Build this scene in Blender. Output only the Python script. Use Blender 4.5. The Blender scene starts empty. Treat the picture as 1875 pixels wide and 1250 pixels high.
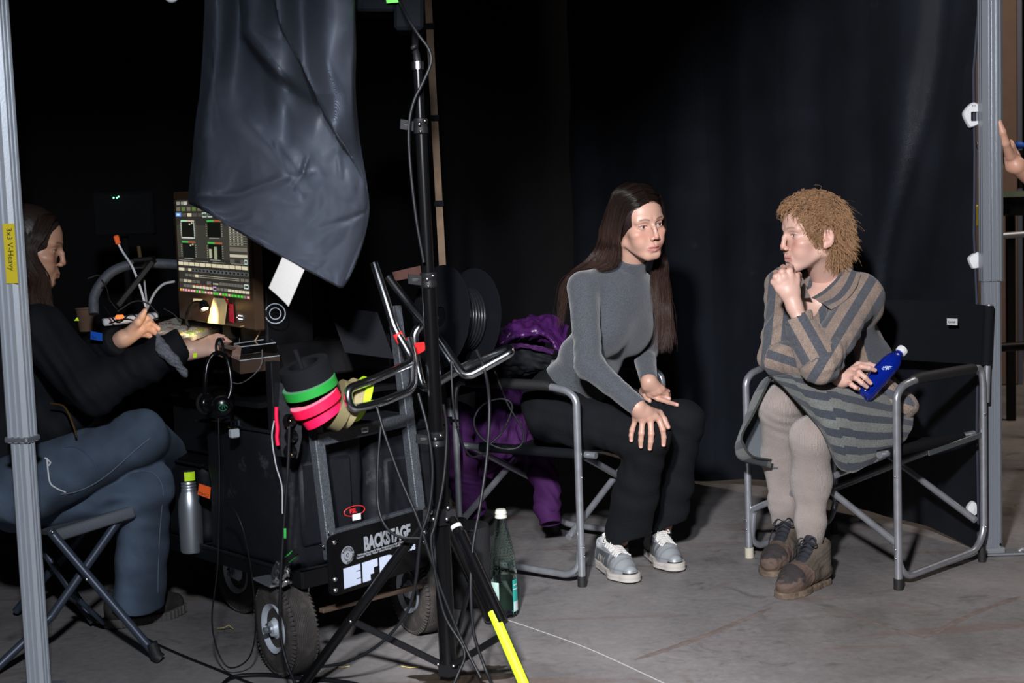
import bpy, math, random
import numpy as np
from mathutils import Vector, Matrix
from mathutils import noise as mnoise
random.seed(7); RNG = np.random.RandomState(7)
S = bpy.context.scene
COL = S.collection

# ------------------------------------------------------------------ camera, world, lights, exposure
FPX, W, H = 2604.0, 1875, 1250
CAM = np.array([0, 0, 1.23]); PITCH = math.radians(5.3); ROLL = 0.036
_F = np.array([0, math.cos(PITCH), -math.sin(PITCH)])
_U0 = np.array([0, math.sin(PITCH), math.cos(PITCH)]); _R0 = np.array([1.0, 0, 0])
_R = _R0*math.cos(ROLL) - _U0*math.sin(ROLL)
_U = _U0*math.cos(ROLL) + _R0*math.sin(ROLL)
cd = bpy.data.cameras.new('camera'); cd.sensor_width = 36; cd.lens = 36*FPX/W
cam = bpy.data.objects.new('camera', cd); COL.objects.link(cam)
m = Matrix.Identity(4)
for i in range(3):
    m[i][0] = _R[i]; m[i][1] = _U[i]; m[i][2] = -_F[i]; m[i][3] = CAM[i]
cam.matrix_world = m; S.camera = cam
cd.dof.use_dof = True; cd.dof.focus_distance = 4.6; cd.dof.aperture_fstop = 4.5
cd.clip_end = 60

wd = bpy.data.worlds.new('world'); S.world = wd; wd.use_nodes = True
wd.node_tree.nodes['Background'].inputs[0].default_value = (0.55, 0.62, 0.8, 1)
wd.node_tree.nodes['Background'].inputs[1].default_value = 0.0035

def lamp(name, kind, loc, target, energy, color, **kw):
    l = bpy.data.lights.new(name, kind); l.energy = energy; l.color = color
    for k, v in kw.items(): setattr(l, k, v)
    o = bpy.data.objects.new(name, l); COL.objects.link(o); o.location = loc
    o.rotation_euler = (Vector(target)-Vector(loc)).to_track_quat('-Z', 'Y').to_euler()
    return o
# a working lamp high behind the photographer's left shoulder, kept off the upper left by an added flag
lamp('key_lamp', 'SPOT', (-0.40, 0.1, 2.30), (1.12, 4.75, 0.42), 1300, (0.97, 0.97, 1.0),
     spot_size=math.radians(45), spot_blend=0.40, shadow_soft_size=0.10)
# lamp point for placing the added flag that shades the curtain's upper left
LK = np.array([-0.40, 0.1, 2.30])
# added weaker spot that brings light to the cart and the hanging cloth
lamp('side_fill', 'SPOT', (-0.05, 0.1, 2.25), (-0.84, 3.95, 0.58), 500, (0.86, 0.92, 1.0),
     spot_size=math.radians(51), spot_blend=0.6, shadow_soft_size=0.09)
# dim light of the hall beyond the tent
lamp('hall_lamp', 'AREA', (4.0, 6.0, 4.0), (3.2, 9.0, 1.2), 95, (1.0, 0.86, 0.72), size=2.0)

vs = S.view_settings
vs.view_transform = 'Standard'; vs.look = 'None'; vs.exposure = 0.0; vs.gamma = 1.0; vs.use_curve_mapping = False

# ------------------------------------------------------------------ measuring helpers
def at(px, py, d):
    r = _F*FPX + _R*(px-W/2) + _U*(H/2-py)
    return CAM + r*(d/r[1])
def atz(px, py, z):
    r = _F*FPX + _R*(px-W/2) + _U*(H/2-py)
    return CAM + r*((z-CAM[2])/r[2])
V = lambda *a: np.array(a, float)
def unit(v):
    v = np.asarray(v, float); return v/(np.linalg.norm(v)+1e-12)

# ------------------------------------------------------------------ materials
MATS = {}
def mat(name, color, rough=0.6, metal=0.0, bump=0.0, bscale=60, var=0.0, vscale=8, sheen=0.0, emit=None, estr=0,
        trans=0.0, ior=1.45, attr=False, sss=0.0, coat=0.0, spec=None, weave=None, dirt=None, alpha=None):
    if name in MATS: return MATS[name]
    M = bpy.data.materials.new(name); M.use_nodes = True
    N = M.node_tree.nodes; L = M.node_tree.links; b = N['Principled BSDF']
    if len(color) == 3: color = tuple(color)+(1,)
    b.inputs['Base Color'].default_value = color
    b.inputs['Roughness'].default_value = rough; b.inputs['Metallic'].default_value = metal
    b.inputs['IOR'].default_value = ior
    if spec is None and max(color[:3]) < .013 and not metal: spec = .22
    if spec is not None: b.inputs['Specular IOR Level'].default_value = spec
    if trans: b.inputs['Transmission Weight'].default_value = trans
    if coat: b.inputs['Coat Weight'].default_value = coat; b.inputs['Coat Roughness'].default_value = 0.15
    if sheen: b.inputs['Sheen Weight'].default_value = sheen
    if sss:
        b.inputs['Subsurface Weight'].default_value = sss; b.inputs['Subsurface Radius'].default_value = (1, 0.35, 0.18)
        b.inputs['Subsurface Scale'].default_value = 0.0035
    if emit is not None:
        b.inputs['Emission Color'].default_value = tuple(emit)+(1,); b.inputs['Emission Strength'].default_value = estr
    tc = N.new('ShaderNodeTexCoord'); src = None
    if attr:
        a = N.new('ShaderNodeVertexColor'); a.layer_name = 'Col'; src = a.outputs['Color']
    if var or dirt:
        n = N.new('ShaderNodeTexNoise'); n.inputs['Scale'].default_value = vscale; n.inputs['Detail'].default_value = 6
        L.new(tc.outputs['Object'], n.inputs['Vector'])
        mr = N.new('ShaderNodeMapRange'); mr.inputs[1].default_value = .3; mr.inputs[2].default_value = .7
        mr.inputs[3].default_value = 1-var; mr.inputs[4].default_value = 1+var
        L.new(n.outputs['Fac'], mr.inputs[0])
        mx = N.new('ShaderNodeVectorMath'); mx.operation = 'SCALE'
        if src is not None: L.new(src, mx.inputs[0])
        else: mx.inputs[0].default_value = color[:3]
        L.new(mr.outputs[0], mx.inputs['Scale']); src = mx.outputs[0]
        if dirt:
            n2 = N.new('ShaderNodeTexNoise'); n2.inputs['Scale'].default_value = dirt[1]; n2.inputs['Detail'].default_value = 9
            n2.inputs['Roughness'].default_value = .7
            L.new(tc.outputs['Object'], n2.inputs['Vector'])
            cr = N.new('ShaderNodeMapRange'); cr.inputs[1].default_value = dirt[2]; cr.inputs[2].default_value = dirt[2]+.12
            cr.inputs[3].default_value = 0; cr.inputs[4].default_value = dirt[3]
            L.new(n2.outputs['Fac'], cr.inputs[0])
            mm = N.new('ShaderNodeMix'); mm.data_type = 'RGBA'
            L.new(cr.outputs[0], mm.inputs[0]); L.new(src, mm.inputs[6]); mm.inputs[7].default_value = tuple(dirt[0])+(1,)
            src = mm.outputs[2]
    if src is not None: L.new(src, b.inputs['Base Color'])
    if bump or weave:
        hsrc = None
        n = N.new('ShaderNodeTexNoise'); n.inputs['Scale'].default_value = bscale; n.inputs['Detail'].default_value = 4
        L.new(tc.outputs['Object'], n.inputs['Vector']); hsrc = n.outputs['Fac']
        if weave:
            wv = N.new('ShaderNodeTexWave'); wv.inputs['Scale'].default_value = weave; wv.bands_direction = 'DIAGONAL'
            wv.inputs['Distortion'].default_value = 1.0
            L.new(tc.outputs['Object'], wv.inputs['Vector'])
            ad = N.new('ShaderNodeMath'); ad.operation = 'ADD'
            L.new(wv.outputs['Fac'], ad.inputs[0]); L.new(hsrc, ad.inputs[1]); hsrc = ad.outputs[0]
        bp = N.new('ShaderNodeBump'); bp.inputs['Strength'].default_value = min(1, bump*2); bp.inputs['Distance'].default_value = 0.002
        L.new(hsrc, bp.inputs['Height']); L.new(bp.outputs[0], b.inputs['Normal'])
    MATS[name] = M
    return M

# ------------------------------------------------------------------ objects
def wloc(o):
    v = Vector((0, 0, 0))
    while o is not None: v += o.location; o = o.parent
    return v
def thing(name, label, cat, loc=(0, 0, 0), group=None):
    o = bpy.data.objects.new(name, None); COL.objects.link(o); o.location = tuple(float(x) for x in loc); o.empty_display_size = .05
    o['label'] = label; o['category'] = cat
    if group: o['group'] = group
    return o
def tag(o, label, cat=None, group=None, kind=None):
    if label: o['label'] = label
    if cat: o['category'] = cat
    if group: o['group'] = group
    if kind: o['kind'] = kind
    return o
class MB:
    def __init__(s): s.v = []; s.f = []; s.c = []; s.n = 0; s.col = None
    def add(s, v, f, c=None):
        v = np.asarray(v, float).reshape(-1, 3)
        s.v.append(v); s.f += [tuple(int(i)+s.n for i in q) for q in f]; s.n += len(v)
        if c is not None or s.c:
            while sum(len(x) for x in s.c) < s.n-len(v): s.c.append(np.ones((s.n-len(v), 3)))
            c = np.ones((len(v), 3)) if c is None else (np.tile(np.asarray(c, float), (len(v), 1)) if np.ndim(c) == 1 else c)
            s.c.append(c)
        return s
    # axis box: centre, size, optional 3x3 rotation (rows = axes), bevel by chamfered corners
    def box(s, c, size, ax=None, bev=0.0, col=None):
        c = np.asarray(c, float); hx, hy, hz = [x/2 for x in size]
        ax = np.eye(3) if ax is None else np.asarray(ax, float)
        b = min(bev, hx*.9, hy*.9, hz*.9)
        if b <= 0:
            P = np.array([[x, y, z] for x in (-hx, hx) for y in (-hy, hy) for z in (-hz, hz)])
            F = [(0, 1, 3, 2), (4, 6, 7, 5), (0, 4, 5, 1), (2, 3, 7, 6), (0, 2, 6, 4), (1, 5, 7, 3)]
            return s.add(c+P@ax, F, col)
        P = []; idx = {}
        for sx in (-1, 1):
            for sy in (-1, 1):
                for sz in (-1, 1):
                    for k, q in enumerate([(sx*hx, sy*(hy-b), sz*(hz-b)), (sx*(hx-b), sy*hy, sz*(hz-b)), (sx*(hx-b), sy*(hy-b), sz*hz)]):
                        idx[(sx, sy, sz, k)] = len(P); P.append(q)
        F = []
        def o(q, nrm):
            a, b_, c_ = [np.array(P[i]) for i in q[:3]]
            if np.dot(np.cross(b_-a, c_-a), nrm) < 0: q = q[::-1]
            F.append(tuple(q))
        for k in range(3):
            for sg in (-1, 1):
                q = []
                for a_, b_ in ((-1, -1), (1, -1), (1, 1), (-1, 1)):
                    t = [a_, b_]; t.insert(k, sg); q.append(idx[(t[0], t[1], t[2], k)])
                nr = np.zeros(3); nr[k] = sg; o(q, nr)
        for k in range(3):
            k1, k2 = [x for x in range(3) if x != k]
            for s1 in (-1, 1):
                for s2 in (-1, 1):
                    A = [0, 0, 0]; A[k1] = s1; A[k2] = s2
                    q = []
                    for e, kk in ((-1, k1), (-1, k2), (1, k2), (1, k1)):
                        t = list(A); t[k] = e; q.append(idx[(t[0], t[1], t[2], kk)])
                    nr = np.array(A, float); o(q, nr)
        for sx in (-1, 1):
            for sy in (-1, 1):
                for sz in (-1, 1):
                    o([idx[(sx, sy, sz, 0)], idx[(sx, sy, sz, 1)], idx[(sx, sy, sz, 2)]], np.array([sx, sy, sz], float))
        return s.add(c+np.array(P)@ax, F, col)
    # bar between two points with a rectangular section; up = direction of h
    def bar(s, a, b, w, h, up=(0, 0, 1), bev=0.0, col=None):
        a = np.asarray(a, float); b = np.asarray(b, float); x = unit(b-a); y = unit(np.cross(up, x)); z = np.cross(x, y)
        return s.box((a+b)/2, (np.linalg.norm(b-a), w, h), np.array([x, y, z]), bev, col)
    def tube(s, pts, r, n=10, closed=False, cap=True, smooth=0, col=None):
        P = np.asarray(pts, float)
        if smooth: P, r = spline(P, smooth, closed, r)
        m_ = len(P); rr = np.full(m_, r) if np.ndim(r) == 0 else np.asarray(r, float)
        if len(rr) != m_: rr = np.interp(np.linspace(0, 1, m_), np.linspace(0, 1, len(rr)), rr)
        T = (np.roll(P, -1, 0)-np.roll(P, 1, 0)) if closed else np.gradient(P, axis=0)
        T = T/(np.linalg.norm(T, axis=1)[:, None]+1e-12)
        u = np.cross(T[0], (0, 0, 1) if abs(T[0][2]) < .9 else (1, 0, 0)); u = unit(u)
        Vv = []
        for i in range(m_):
            u = unit(u-T[i]*np.dot(u, T[i])); w = np.cross(T[i], u)
            for k in range(n):
                t = 2*math.pi*k/n; Vv.append(P[i]+rr[i]*(math.cos(t)*u+math.sin(t)*w))
        F = []
        for i in range(m_ if closed else m_-1):
            j = (i+1) % m_
            for k in range(n):
                k2 = (k+1) % n; F.append((i*n+k, i*n+k2, j*n+k2, j*n+k))
        if cap and not closed:
            F.append(tuple(range(n))[::-1]); F.append(tuple((m_-1)*n+k for k in range(n)))
        return s.add(Vv, F, col)
    # lathe about axis from c along ax; profile = [(radius, height)...]
    def lathe(s, c, prof, ax=(0, 0, 1), n=24, col=None, closed=False):
        ax = unit(ax); u = unit(np.cross(ax, (0, 0, 1) if abs(ax[2]) < .9 else (1, 0, 0))); w = np.cross(ax, u); c = np.asarray(c, float)
        Vv = []; m_ = len(prof)
        for r, h in prof:
            for k in range(n):
                t = 2*math.pi*k/n; Vv.append(c+ax*h+r*(math.cos(t)*u+math.sin(t)*w))
        F = []
        for i in range(m_ if closed else m_-1):
            j = (i+1) % m_
            for k in range(n):
                k2 = (k+1) % n; F.append((i*n+k, i*n+k2, j*n+k2, j*n+k))
        if not closed:
            if prof[0][0] > 1e-4: F.append(tuple(range(n))[::-1])
            if prof[-1][0] > 1e-4: F.append(tuple((m_-1)*n+k for k in range(n)))
        return s.add(Vv, F, col)
    def sphere(s, c, r, n=12, col=None, ax=None):
        r = np.ones(3)*r if np.ndim(r) == 0 else np.array(r, float); Vv = []; F = []
        ax = np.eye(3) if ax is None else np.asarray(ax)
        for i in range(n+1):
            p = math.pi*i/n
            for k in range(2*n):
                t = math.pi*k/n; Vv.append(np.array([r[0]*math.sin(p)*math.cos(t), r[1]*math.sin(p)*math.sin(t), r[2]*math.cos(p)])@ax+c)
        for i in range(n):
            for k in range(2*n):
                k2 = (k+1) % (2*n); F.append((i*2*n+k, (i+1)*2*n+k, (i+1)*2*n+k2, i*2*n+k2))
        return s.add(Vv, F, col)
    # flat slab from an outline of world points, thickness along nrm
    def slab(s, pts, th, nrm=None, col=None):
        P = np.asarray(pts, float)
        if nrm is None: nrm = unit(np.cross(P[1]-P[0], P[2]-P[1]))
        n = len(P); A = P+nrm*th/2; B = P-nrm*th/2
        F = [tuple(range(n)), tuple(range(2*n-1, n-1, -1))]+[(i, i+n, (i+1) % n+n, (i+1) % n) for i in range(n)]
        return s.add(np.vstack([A, B]), F, col)
    def grid(s, G, th=0.0, col=None, uvcols=None):
        G = np.asarray(G, float); r, c = G.shape[:2]
        du = np.gradient(G, axis=0); dv = np.gradient(G, axis=1); nr = np.cross(du, dv); nr /= (np.linalg.norm(nr, axis=2)[..., None]+1e-12)
        id_ = np.arange(r*c).reshape(r, c); F = [(id_[i, j], id_[i+1, j], id_[i+1, j+1], id_[i, j+1]) for i in range(r-1) for j in range(c-1)]
        if not th: return s.add(G.reshape(-1, 3), F, col)
        A = (G+nr*th/2).reshape(-1, 3); B = (G-nr*th/2).reshape(-1, 3); n = r*c
        F2 = [tuple(x+n for x in q[::-1]) for q in F]; E = []
        loop = [id_[0, j] for j in range(c)]+[id_[i, c-1] for i in range(1, r)]+[id_[r-1, j] for j in range(c-2, -1, -1)]+[id_[i, 0] for i in range(r-2, 0, -1)]
        for a, b in zip(loop, loop[1:]+loop[:1]): E.append((a, b, b+n, a+n))
        if col is not None and np.ndim(col) == 2: col = np.vstack([col, col])
        return s.add(np.vstack([A, B]), F+F2+E, col)
    def build(s, name, material, parent=None, smooth=40, label=None, attrs=None):
        me = bpy.data.meshes.new(name); v = np.vstack(s.v)
        off = np.array(wloc(parent)) if parent is not None else np.zeros(3)
        me.from_pydata((v-off).tolist(), [], s.f); 
        if s.c:
            while sum(len(x) for x in s.c) < s.n: s.c.append(np.ones((s.n-sum(len(x) for x in s.c), 3)))
            ca = me.color_attributes.new('Col', 'FLOAT_COLOR', 'POINT')
            c4 = np.hstack([np.vstack(s.c), np.ones((s.n, 1))]).astype(np.float32); ca.data.foreach_set('color', c4.ravel())
        if attrs:
            for k, a in attrs.items():
                at_ = me.attributes.new(k, 'FLOAT', 'POINT'); at_.data.foreach_set('value', np.asarray(a, np.float32))
        me.update()
        me.materials.append(material)
        o = bpy.data.objects.new(name, me); COL.objects.link(o)
        if parent is not None: o.parent = parent
        if smooth:
            me.shade_smooth()
            if smooth < 180: me.set_sharp_from_angle(angle=math.radians(smooth))
        if label: o['label'] = label
        if name in TINY: o['kind'] = 'stuff'
        return o
TINY = {'rivet', 'screws', 'bolts', 'wheel_bolts', 'pins', 'leg_bracket', 'socket_ring', 'laces', 'cord', 'label_print', 'emblem', 'screen', 'link_bar', 'piping', 'hook', 'wing_knob', 'stretcher_bolts'}
def spline(P, k=6, closed=False, r=None):
    P = np.asarray(P, float); n = len(P); out = []; ro = []
    ra = None if r is None or np.ndim(r) == 0 else np.asarray(r, float)
    segs = n if closed else n-1
    for i in range(segs):
        p0 = P[(i-1) % n] if closed or i > 0 else 2*P[0]-P[1]; p1 = P[i]; p2 = P[(i+1) % n]
        p3 = P[(i+2) % n] if closed or i+2 < n else 2*P[-1]-P[-2]
        for j in range(k):
            t = j/k; out.append(.5*((2*p1)+(-p0+p2)*t+(2*p0-5*p1+4*p2-p3)*t*t+(-p0+3*p1-3*p2+p3)*t**3))
            if ra is not None: ro.append(ra[i]*(1-t)+ra[(i+1) % n]*t)
    if not closed:
        out.append(P[-1])
        if ra is not None: ro.append(ra[-1])
    return np.array(out), (r if ra is None else np.array(ro))
def rows_interp(A, n):       # cubic interpolation along axis 0
    A = np.asarray(A, float); m_ = len(A); sh = A.shape[1:]
    B = A.reshape(m_, -1); out = []
    for t in np.linspace(0, m_-1, n):
        i = min(int(t), m_-2); f = t-i
        p0 = B[i-1] if i > 0 else 2*B[0]-B[1]; p1 = B[i]; p2 = B[i+1]; p3 = B[i+2] if i+2 < m_ else 2*B[-1]-B[-2]
        out.append(.5*((2*p1)+(-p0+p2)*f+(2*p0-5*p1+4*p2-p3)*f*f+(-p0+3*p1-3*p2+p3)*f**3))
    return np.array(out).reshape((n,)+sh)
def sheet(ctrl, nr, nc):
    G = rows_interp(np.asarray(ctrl, float), nr); G = rows_interp(G.transpose(1, 0, 2), nc).transpose(1, 0, 2); return G
def gnorm(G):
    n = np.cross(np.gradient(G, axis=0), np.gradient(G, axis=1)); return n/(np.linalg.norm(n, axis=2)[..., None]+1e-12)
def fillet(P, rad=.03, k=5):  # round the corners of a polyline
    P = [np.asarray(p, float) for p in P]; out = [P[0]]
    for a, b, c in zip(P, P[1:], P[2:]):
        l1 = np.linalg.norm(a-b); l2 = np.linalg.norm(c-b); r = min(rad, l1*.49, l2*.49)
        s_ = b+(a-b)/l1*r; e = b+(c-b)/l2*r
        for j in range(k+1):
            t = j/k; out.append((1-t)**2*s_+2*t*(1-t)*b+t*t*e)
    out.append(P[-1]); return np.array(out)
def text(body, loc, xdir, updir, size, material, name, parent, ext=.0003, xs=1.0, align='LEFT', bold=0.0):
    c = bpy.data.curves.new(name, 'FONT'); c.body = body; c.size = size; c.extrude = ext; c.align_x = align; c.offset = bold
    c.resolution_u = 3
    t = bpy.data.objects.new('tmp', c); COL.objects.link(t)
    me = bpy.data.meshes.new_from_object(t); bpy.data.objects.remove(t)
    n = len(me.vertices); v = np.zeros(n*3); me.vertices.foreach_get('co', v); v = v.reshape(-1, 3)
    x = unit(xdir); z = unit(np.cross(x, updir)); y = np.cross(z, x)
    v = v[:, :1]*xs*x+v[:, 1:2]*y+v[:, 2:3]*z+np.asarray(loc, float)-np.array(wloc(parent))
    me.vertices.foreach_set('co', v.ravel()); me.update(); me.materials.clear(); me.materials.append(material); me.name = name
    o = bpy.data.objects.new(name, me); COL.objects.link(o); o.parent = parent
    return o

# ------------------------------------------------------------------ signed-distance modelling
class Fld:
    def __init__(s, X, Y, Z): s.X, s.Y, s.Z = X, Y, Z
def sd_cap(p, a, b, ra, rb=None):
    rb = ra if rb is None else rb; a = np.asarray(a, float); b = np.asarray(b, float); d = b-a; L2 = float(d@d)+1e-12
    x = p.X-a[0]; y = p.Y-a[1]; z = p.Z-a[2]
    t = np.clip((x*d[0]+y*d[1]+z*d[2])/L2, 0, 1)
    return np.sqrt((x-t*d[0])**2+(y-t*d[1])**2+(z-t*d[2])**2)-(ra+(rb-ra)*t)
def sd_ell(p, c, r, R=None):
    x = p.X-c[0]; y = p.Y-c[1]; z = p.Z-c[2]
    if R is not None: x, y, z = [x*R[i][0]+y*R[i][1]+z*R[i][2] for i in range(3)]
    k0 = np.sqrt((x/r[0])**2+(y/r[1])**2+(z/r[2])**2); k1 = np.sqrt((x/r[0]**2)**2+(y/r[1]**2)**2+(z/r[2]**2)**2)+1e-9
    return k0*(k0-1)/k1
def su(a, b, k):
    if k <= 0: return np.minimum(a, b)
    h = np.clip(.5+.5*(b-a)/k, 0, 1); return b+(a-b)*h-k*h*(1-h)
def ss(a, b, k):  # subtract b from a
    h = np.clip(.5-.5*(a+b)/k, 0, 1); return a+(-b-a)*h+k*h*(1-h)
def chain(p, pts, rs, k=.02, d=None):
    for a, b, r1, r2 in zip(pts, pts[1:], rs, rs[1:]):
        e = sd_cap(p, a, b, r1, r2); d = e if d is None else su(d, e, k)
    return d
def polygonise(f, lo, hi, h):
    lo = np.asarray(lo, float); hi = np.asarray(hi, float); n = np.ceil((hi-lo)/h).astype(int)+1
    ax = [(lo[i]+h*np.arange(n[i])).astype(np.float32) for i in range(3)]
    X, Y, Z = np.meshgrid(*ax, indexing='ij', sparse=False); D = f(Fld(X, Y, Z)).astype(np.float32)
    D[0] = D[-1] = 1; D[:, 0] = D[:, -1] = 1; D[:, :, 0] = D[:, :, -1] = 1
    I = D < 0
    c = I[:-1, :-1, :-1].astype(np.int8).copy()
    for dx in (0, 1):
        for dy in (0, 1):
            for dz in (0, 1):
                if dx+dy+dz: c += I[dx:n[0]-1+dx, dy:n[1]-1+dy, dz:n[2]-1+dz]
    act = (c > 0) & (c < 8); cells = np.argwhere(act); ids = -np.ones(act.shape, np.int32); ids[act] = np.arange(len(cells))
    cr = {}
    for dx in (0, 1):
        for dy in (0, 1):
            for dz in (0, 1): cr[(dx, dy, dz)] = D[cells[:, 0]+dx, cells[:, 1]+dy, cells[:, 2]+dz]
    acc = np.zeros((len(cells), 3)); cnt = np.zeros(len(cells))
    for k in range(3):
        o1, o2 = [x for x in range(3) if x != k]
        for a in (0, 1):
            for b in (0, 1):
                q = [0, 0, 0]; q[o1] = a; q[o2] = b; q2 = list(q); q2[k] = 1
                v0 = cr[tuple(q)]; v1 = cr[tuple(q2)]; mk = (v0 < 0) != (v1 < 0)
                t = np.where(mk, v0/np.where(mk, v0-v1, 1), 0); pt = np.tile(np.array(q, float), (len(cells), 1)); pt[:, k] = t
                acc += pt*mk[:, None]; cnt += mk
    Vv = lo+h*(cells+acc/cnt[:, None]); F = []
    for k in range(3):
        o1, o2 = (k+1) % 3, (k+2) % 3
        sl0 = [slice(None)]*3; sl1 = [slice(None)]*3; sl0[k] = slice(0, -1); sl1[k] = slice(1, None)
        a = I[tuple(sl0)]; b = I[tuple(sl1)]; e = np.argwhere(a != b); e = e[(e[:, o1] > 0) & (e[:, o2] > 0)]
        e = e[(e[:, o1] < n[o1]-1) & (e[:, o2] < n[o2]-1)]
        if not len(e): continue
        sgn = a[e[:, 0], e[:, 1], e[:, 2]]
        def cid(d1, d2):
            q = e.copy(); q[:, o1] -= d1; q[:, o2] -= d2; return ids[q[:, 0], q[:, 1], q[:, 2]]
        Q = np.stack([cid(1, 1), cid(0, 1), cid(0, 0), cid(1, 0)], 1); Q[~sgn] = Q[~sgn][:, ::-1]; F.append(Q)
    return Vv, np.vstack(F)
def wob(p, seed, fr):  # cheap smooth noise in about -1..1
    r = np.random.RandomState(seed); o = 0
    for i in range(4):
        k = r.randn(3); k *= fr*(.7+.6*r.rand())/np.linalg.norm(k); q = r.randn(3); q *= fr*.6/np.linalg.norm(q)
        o = o+np.sin(p.X*k[0]+p.Y*k[1]+p.Z*k[2]+r.rand()*6.3+1.4*np.sin(p.X*q[0]+p.Y*q[1]+p.Z*q[2]+r.rand()*6.3))
    return o/3
def folds(p, seed, fr, ax):  # creases running across the direction ax
    r = np.random.RandomState(seed); ax = unit(ax)*fr; q = r.randn(3)*fr*.35; q2 = r.randn(3)*fr*.3
    w = np.sin(p.X*q[0]+p.Y*q[1]+p.Z*q[2]+r.rand()*6)
    s = np.sin(p.X*ax[0]+p.Y*ax[1]+p.Z*ax[2]+2.2*w+r.rand()*6)
    return (s*.6+.4*np.sin(2.1*(p.X*ax[0]+p.Y*ax[1]+p.Z*ax[2])+3*np.sin(p.X*q2[0]+p.Y*q2[1]+p.Z*q2[2])))
def near(p, c, r):  # soft ball weight
    return np.exp(-(((p.X-c[0])**2+(p.Y-c[1])**2+(p.Z-c[2])**2)/r**2))
def pts(P):
    P = np.asarray(P, float).reshape(-1, 3); return Fld(P[:, 0], P[:, 1], P[:, 2])
def onto(f, px, py, d0, off, far=1.2):  # first point along the pixel's sight line that lies off metres above surface f
    ray = unit(at(px, py, 4)-CAM); t = np.linalg.norm(at(px, py, d0)-CAM); t1 = t+far
    while t < t1:
        q = CAM+ray*t; v = float(f(pts(q))[0])-off
        if v < .0005: return q
        t += max(v*.7, .0008)
    return at(px, py, d0+.1)
# ------------------------------------------------------------------ material palette
m_alu = mat('brushed_aluminium', (.52, .55, .60), .36, 0.35, bump=.05, bscale=200)
m_alu_r = mat('shaded_aluminium', (.25, .27, .305), .3, 0.45, bump=.05, bscale=200)  # same metal as the left leg, with less light put into its colour
m_alu_dark = mat('dull_aluminium', (.36, .38, .41), .45, 0.7)
m_chair = mat('chair_tube_grey', (.36, .37, .40), .30, 0.65, var=.12, vscale=30)
m_chrome = mat('chrome_tube', (.62, .64, .68), .2, 1.0, var=.1, vscale=20)
m_rubber = mat('black_rubber', (.012, .012, .013), .6, bump=.2, bscale=150)
m_black = mat('black_paint', (.005, .005, .006), .45)
m_blackgloss = mat('black_gloss', (.003, .003, .0035), .22, spec=.3)
m_blackplast = mat('black_plastic', (.008, .008, .009), .5, bump=.1, bscale=120)
m_fabric = mat('black_webbing', (.0035, .004, .006), .85, bump=.4, bscale=400)
m_nylon = mat('black_nylon', (.007, .0075, .010), .6, bump=.5, bscale=35, dirt=((.09, .09, .1), 7, .6, .45))
m_white = mat('white_plastic', (.62, .63, .64), .4)
m_hammer = mat('hammered_grey_paint', (.060, .066, .076), .42, .3, bump=.6, bscale=260, var=.25, vscale=180)
m_screw = mat('screw_steel', (.6, .6, .62), .25, 1.0)
m_cable = mat('cable_black', (.006, .0065, .008), .45, spec=.3)
m_red = mat('red_tape', (.62, .02, .02), .5)
m_yellow = mat('yellow_tape', (.80, .62, .03), .6)
m_ink = mat('ink', (.02, .03, .02), .8)
m_neon = mat('neon_yellow_tape', (.62, .95, .02), .5, emit=None)
m_neongreen = mat('neon_green_tape', (.10, .85, .04), .5)
m_greentape = mat('green_tape', (.02, .36, .05), .6)
m_pink = mat('pink_tape', (.80, .004, .055), .55)
m_orange = mat('orange_tape', (.95, .13, .02), .6)
m_beige = mat('beige_tape', (.27, .22, .115), .6, bump=.15, bscale=300)
m_bluetape = mat('blue_tape', (.01, .10, .55), .6)
m_brown = mat('hall_brown', (.155, .098, .078), .8, var=.08)
m_card = mat('cup_card', (.10, .058, .034), .8)
m_lead = mat('led_green', (.1, 1, .3), .5, emit=(.2, 1, .4), estr=3)
m_ledred = mat('led_red', (1, .1, .02), .5, emit=(1, .12, .03), estr=2.5)

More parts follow.
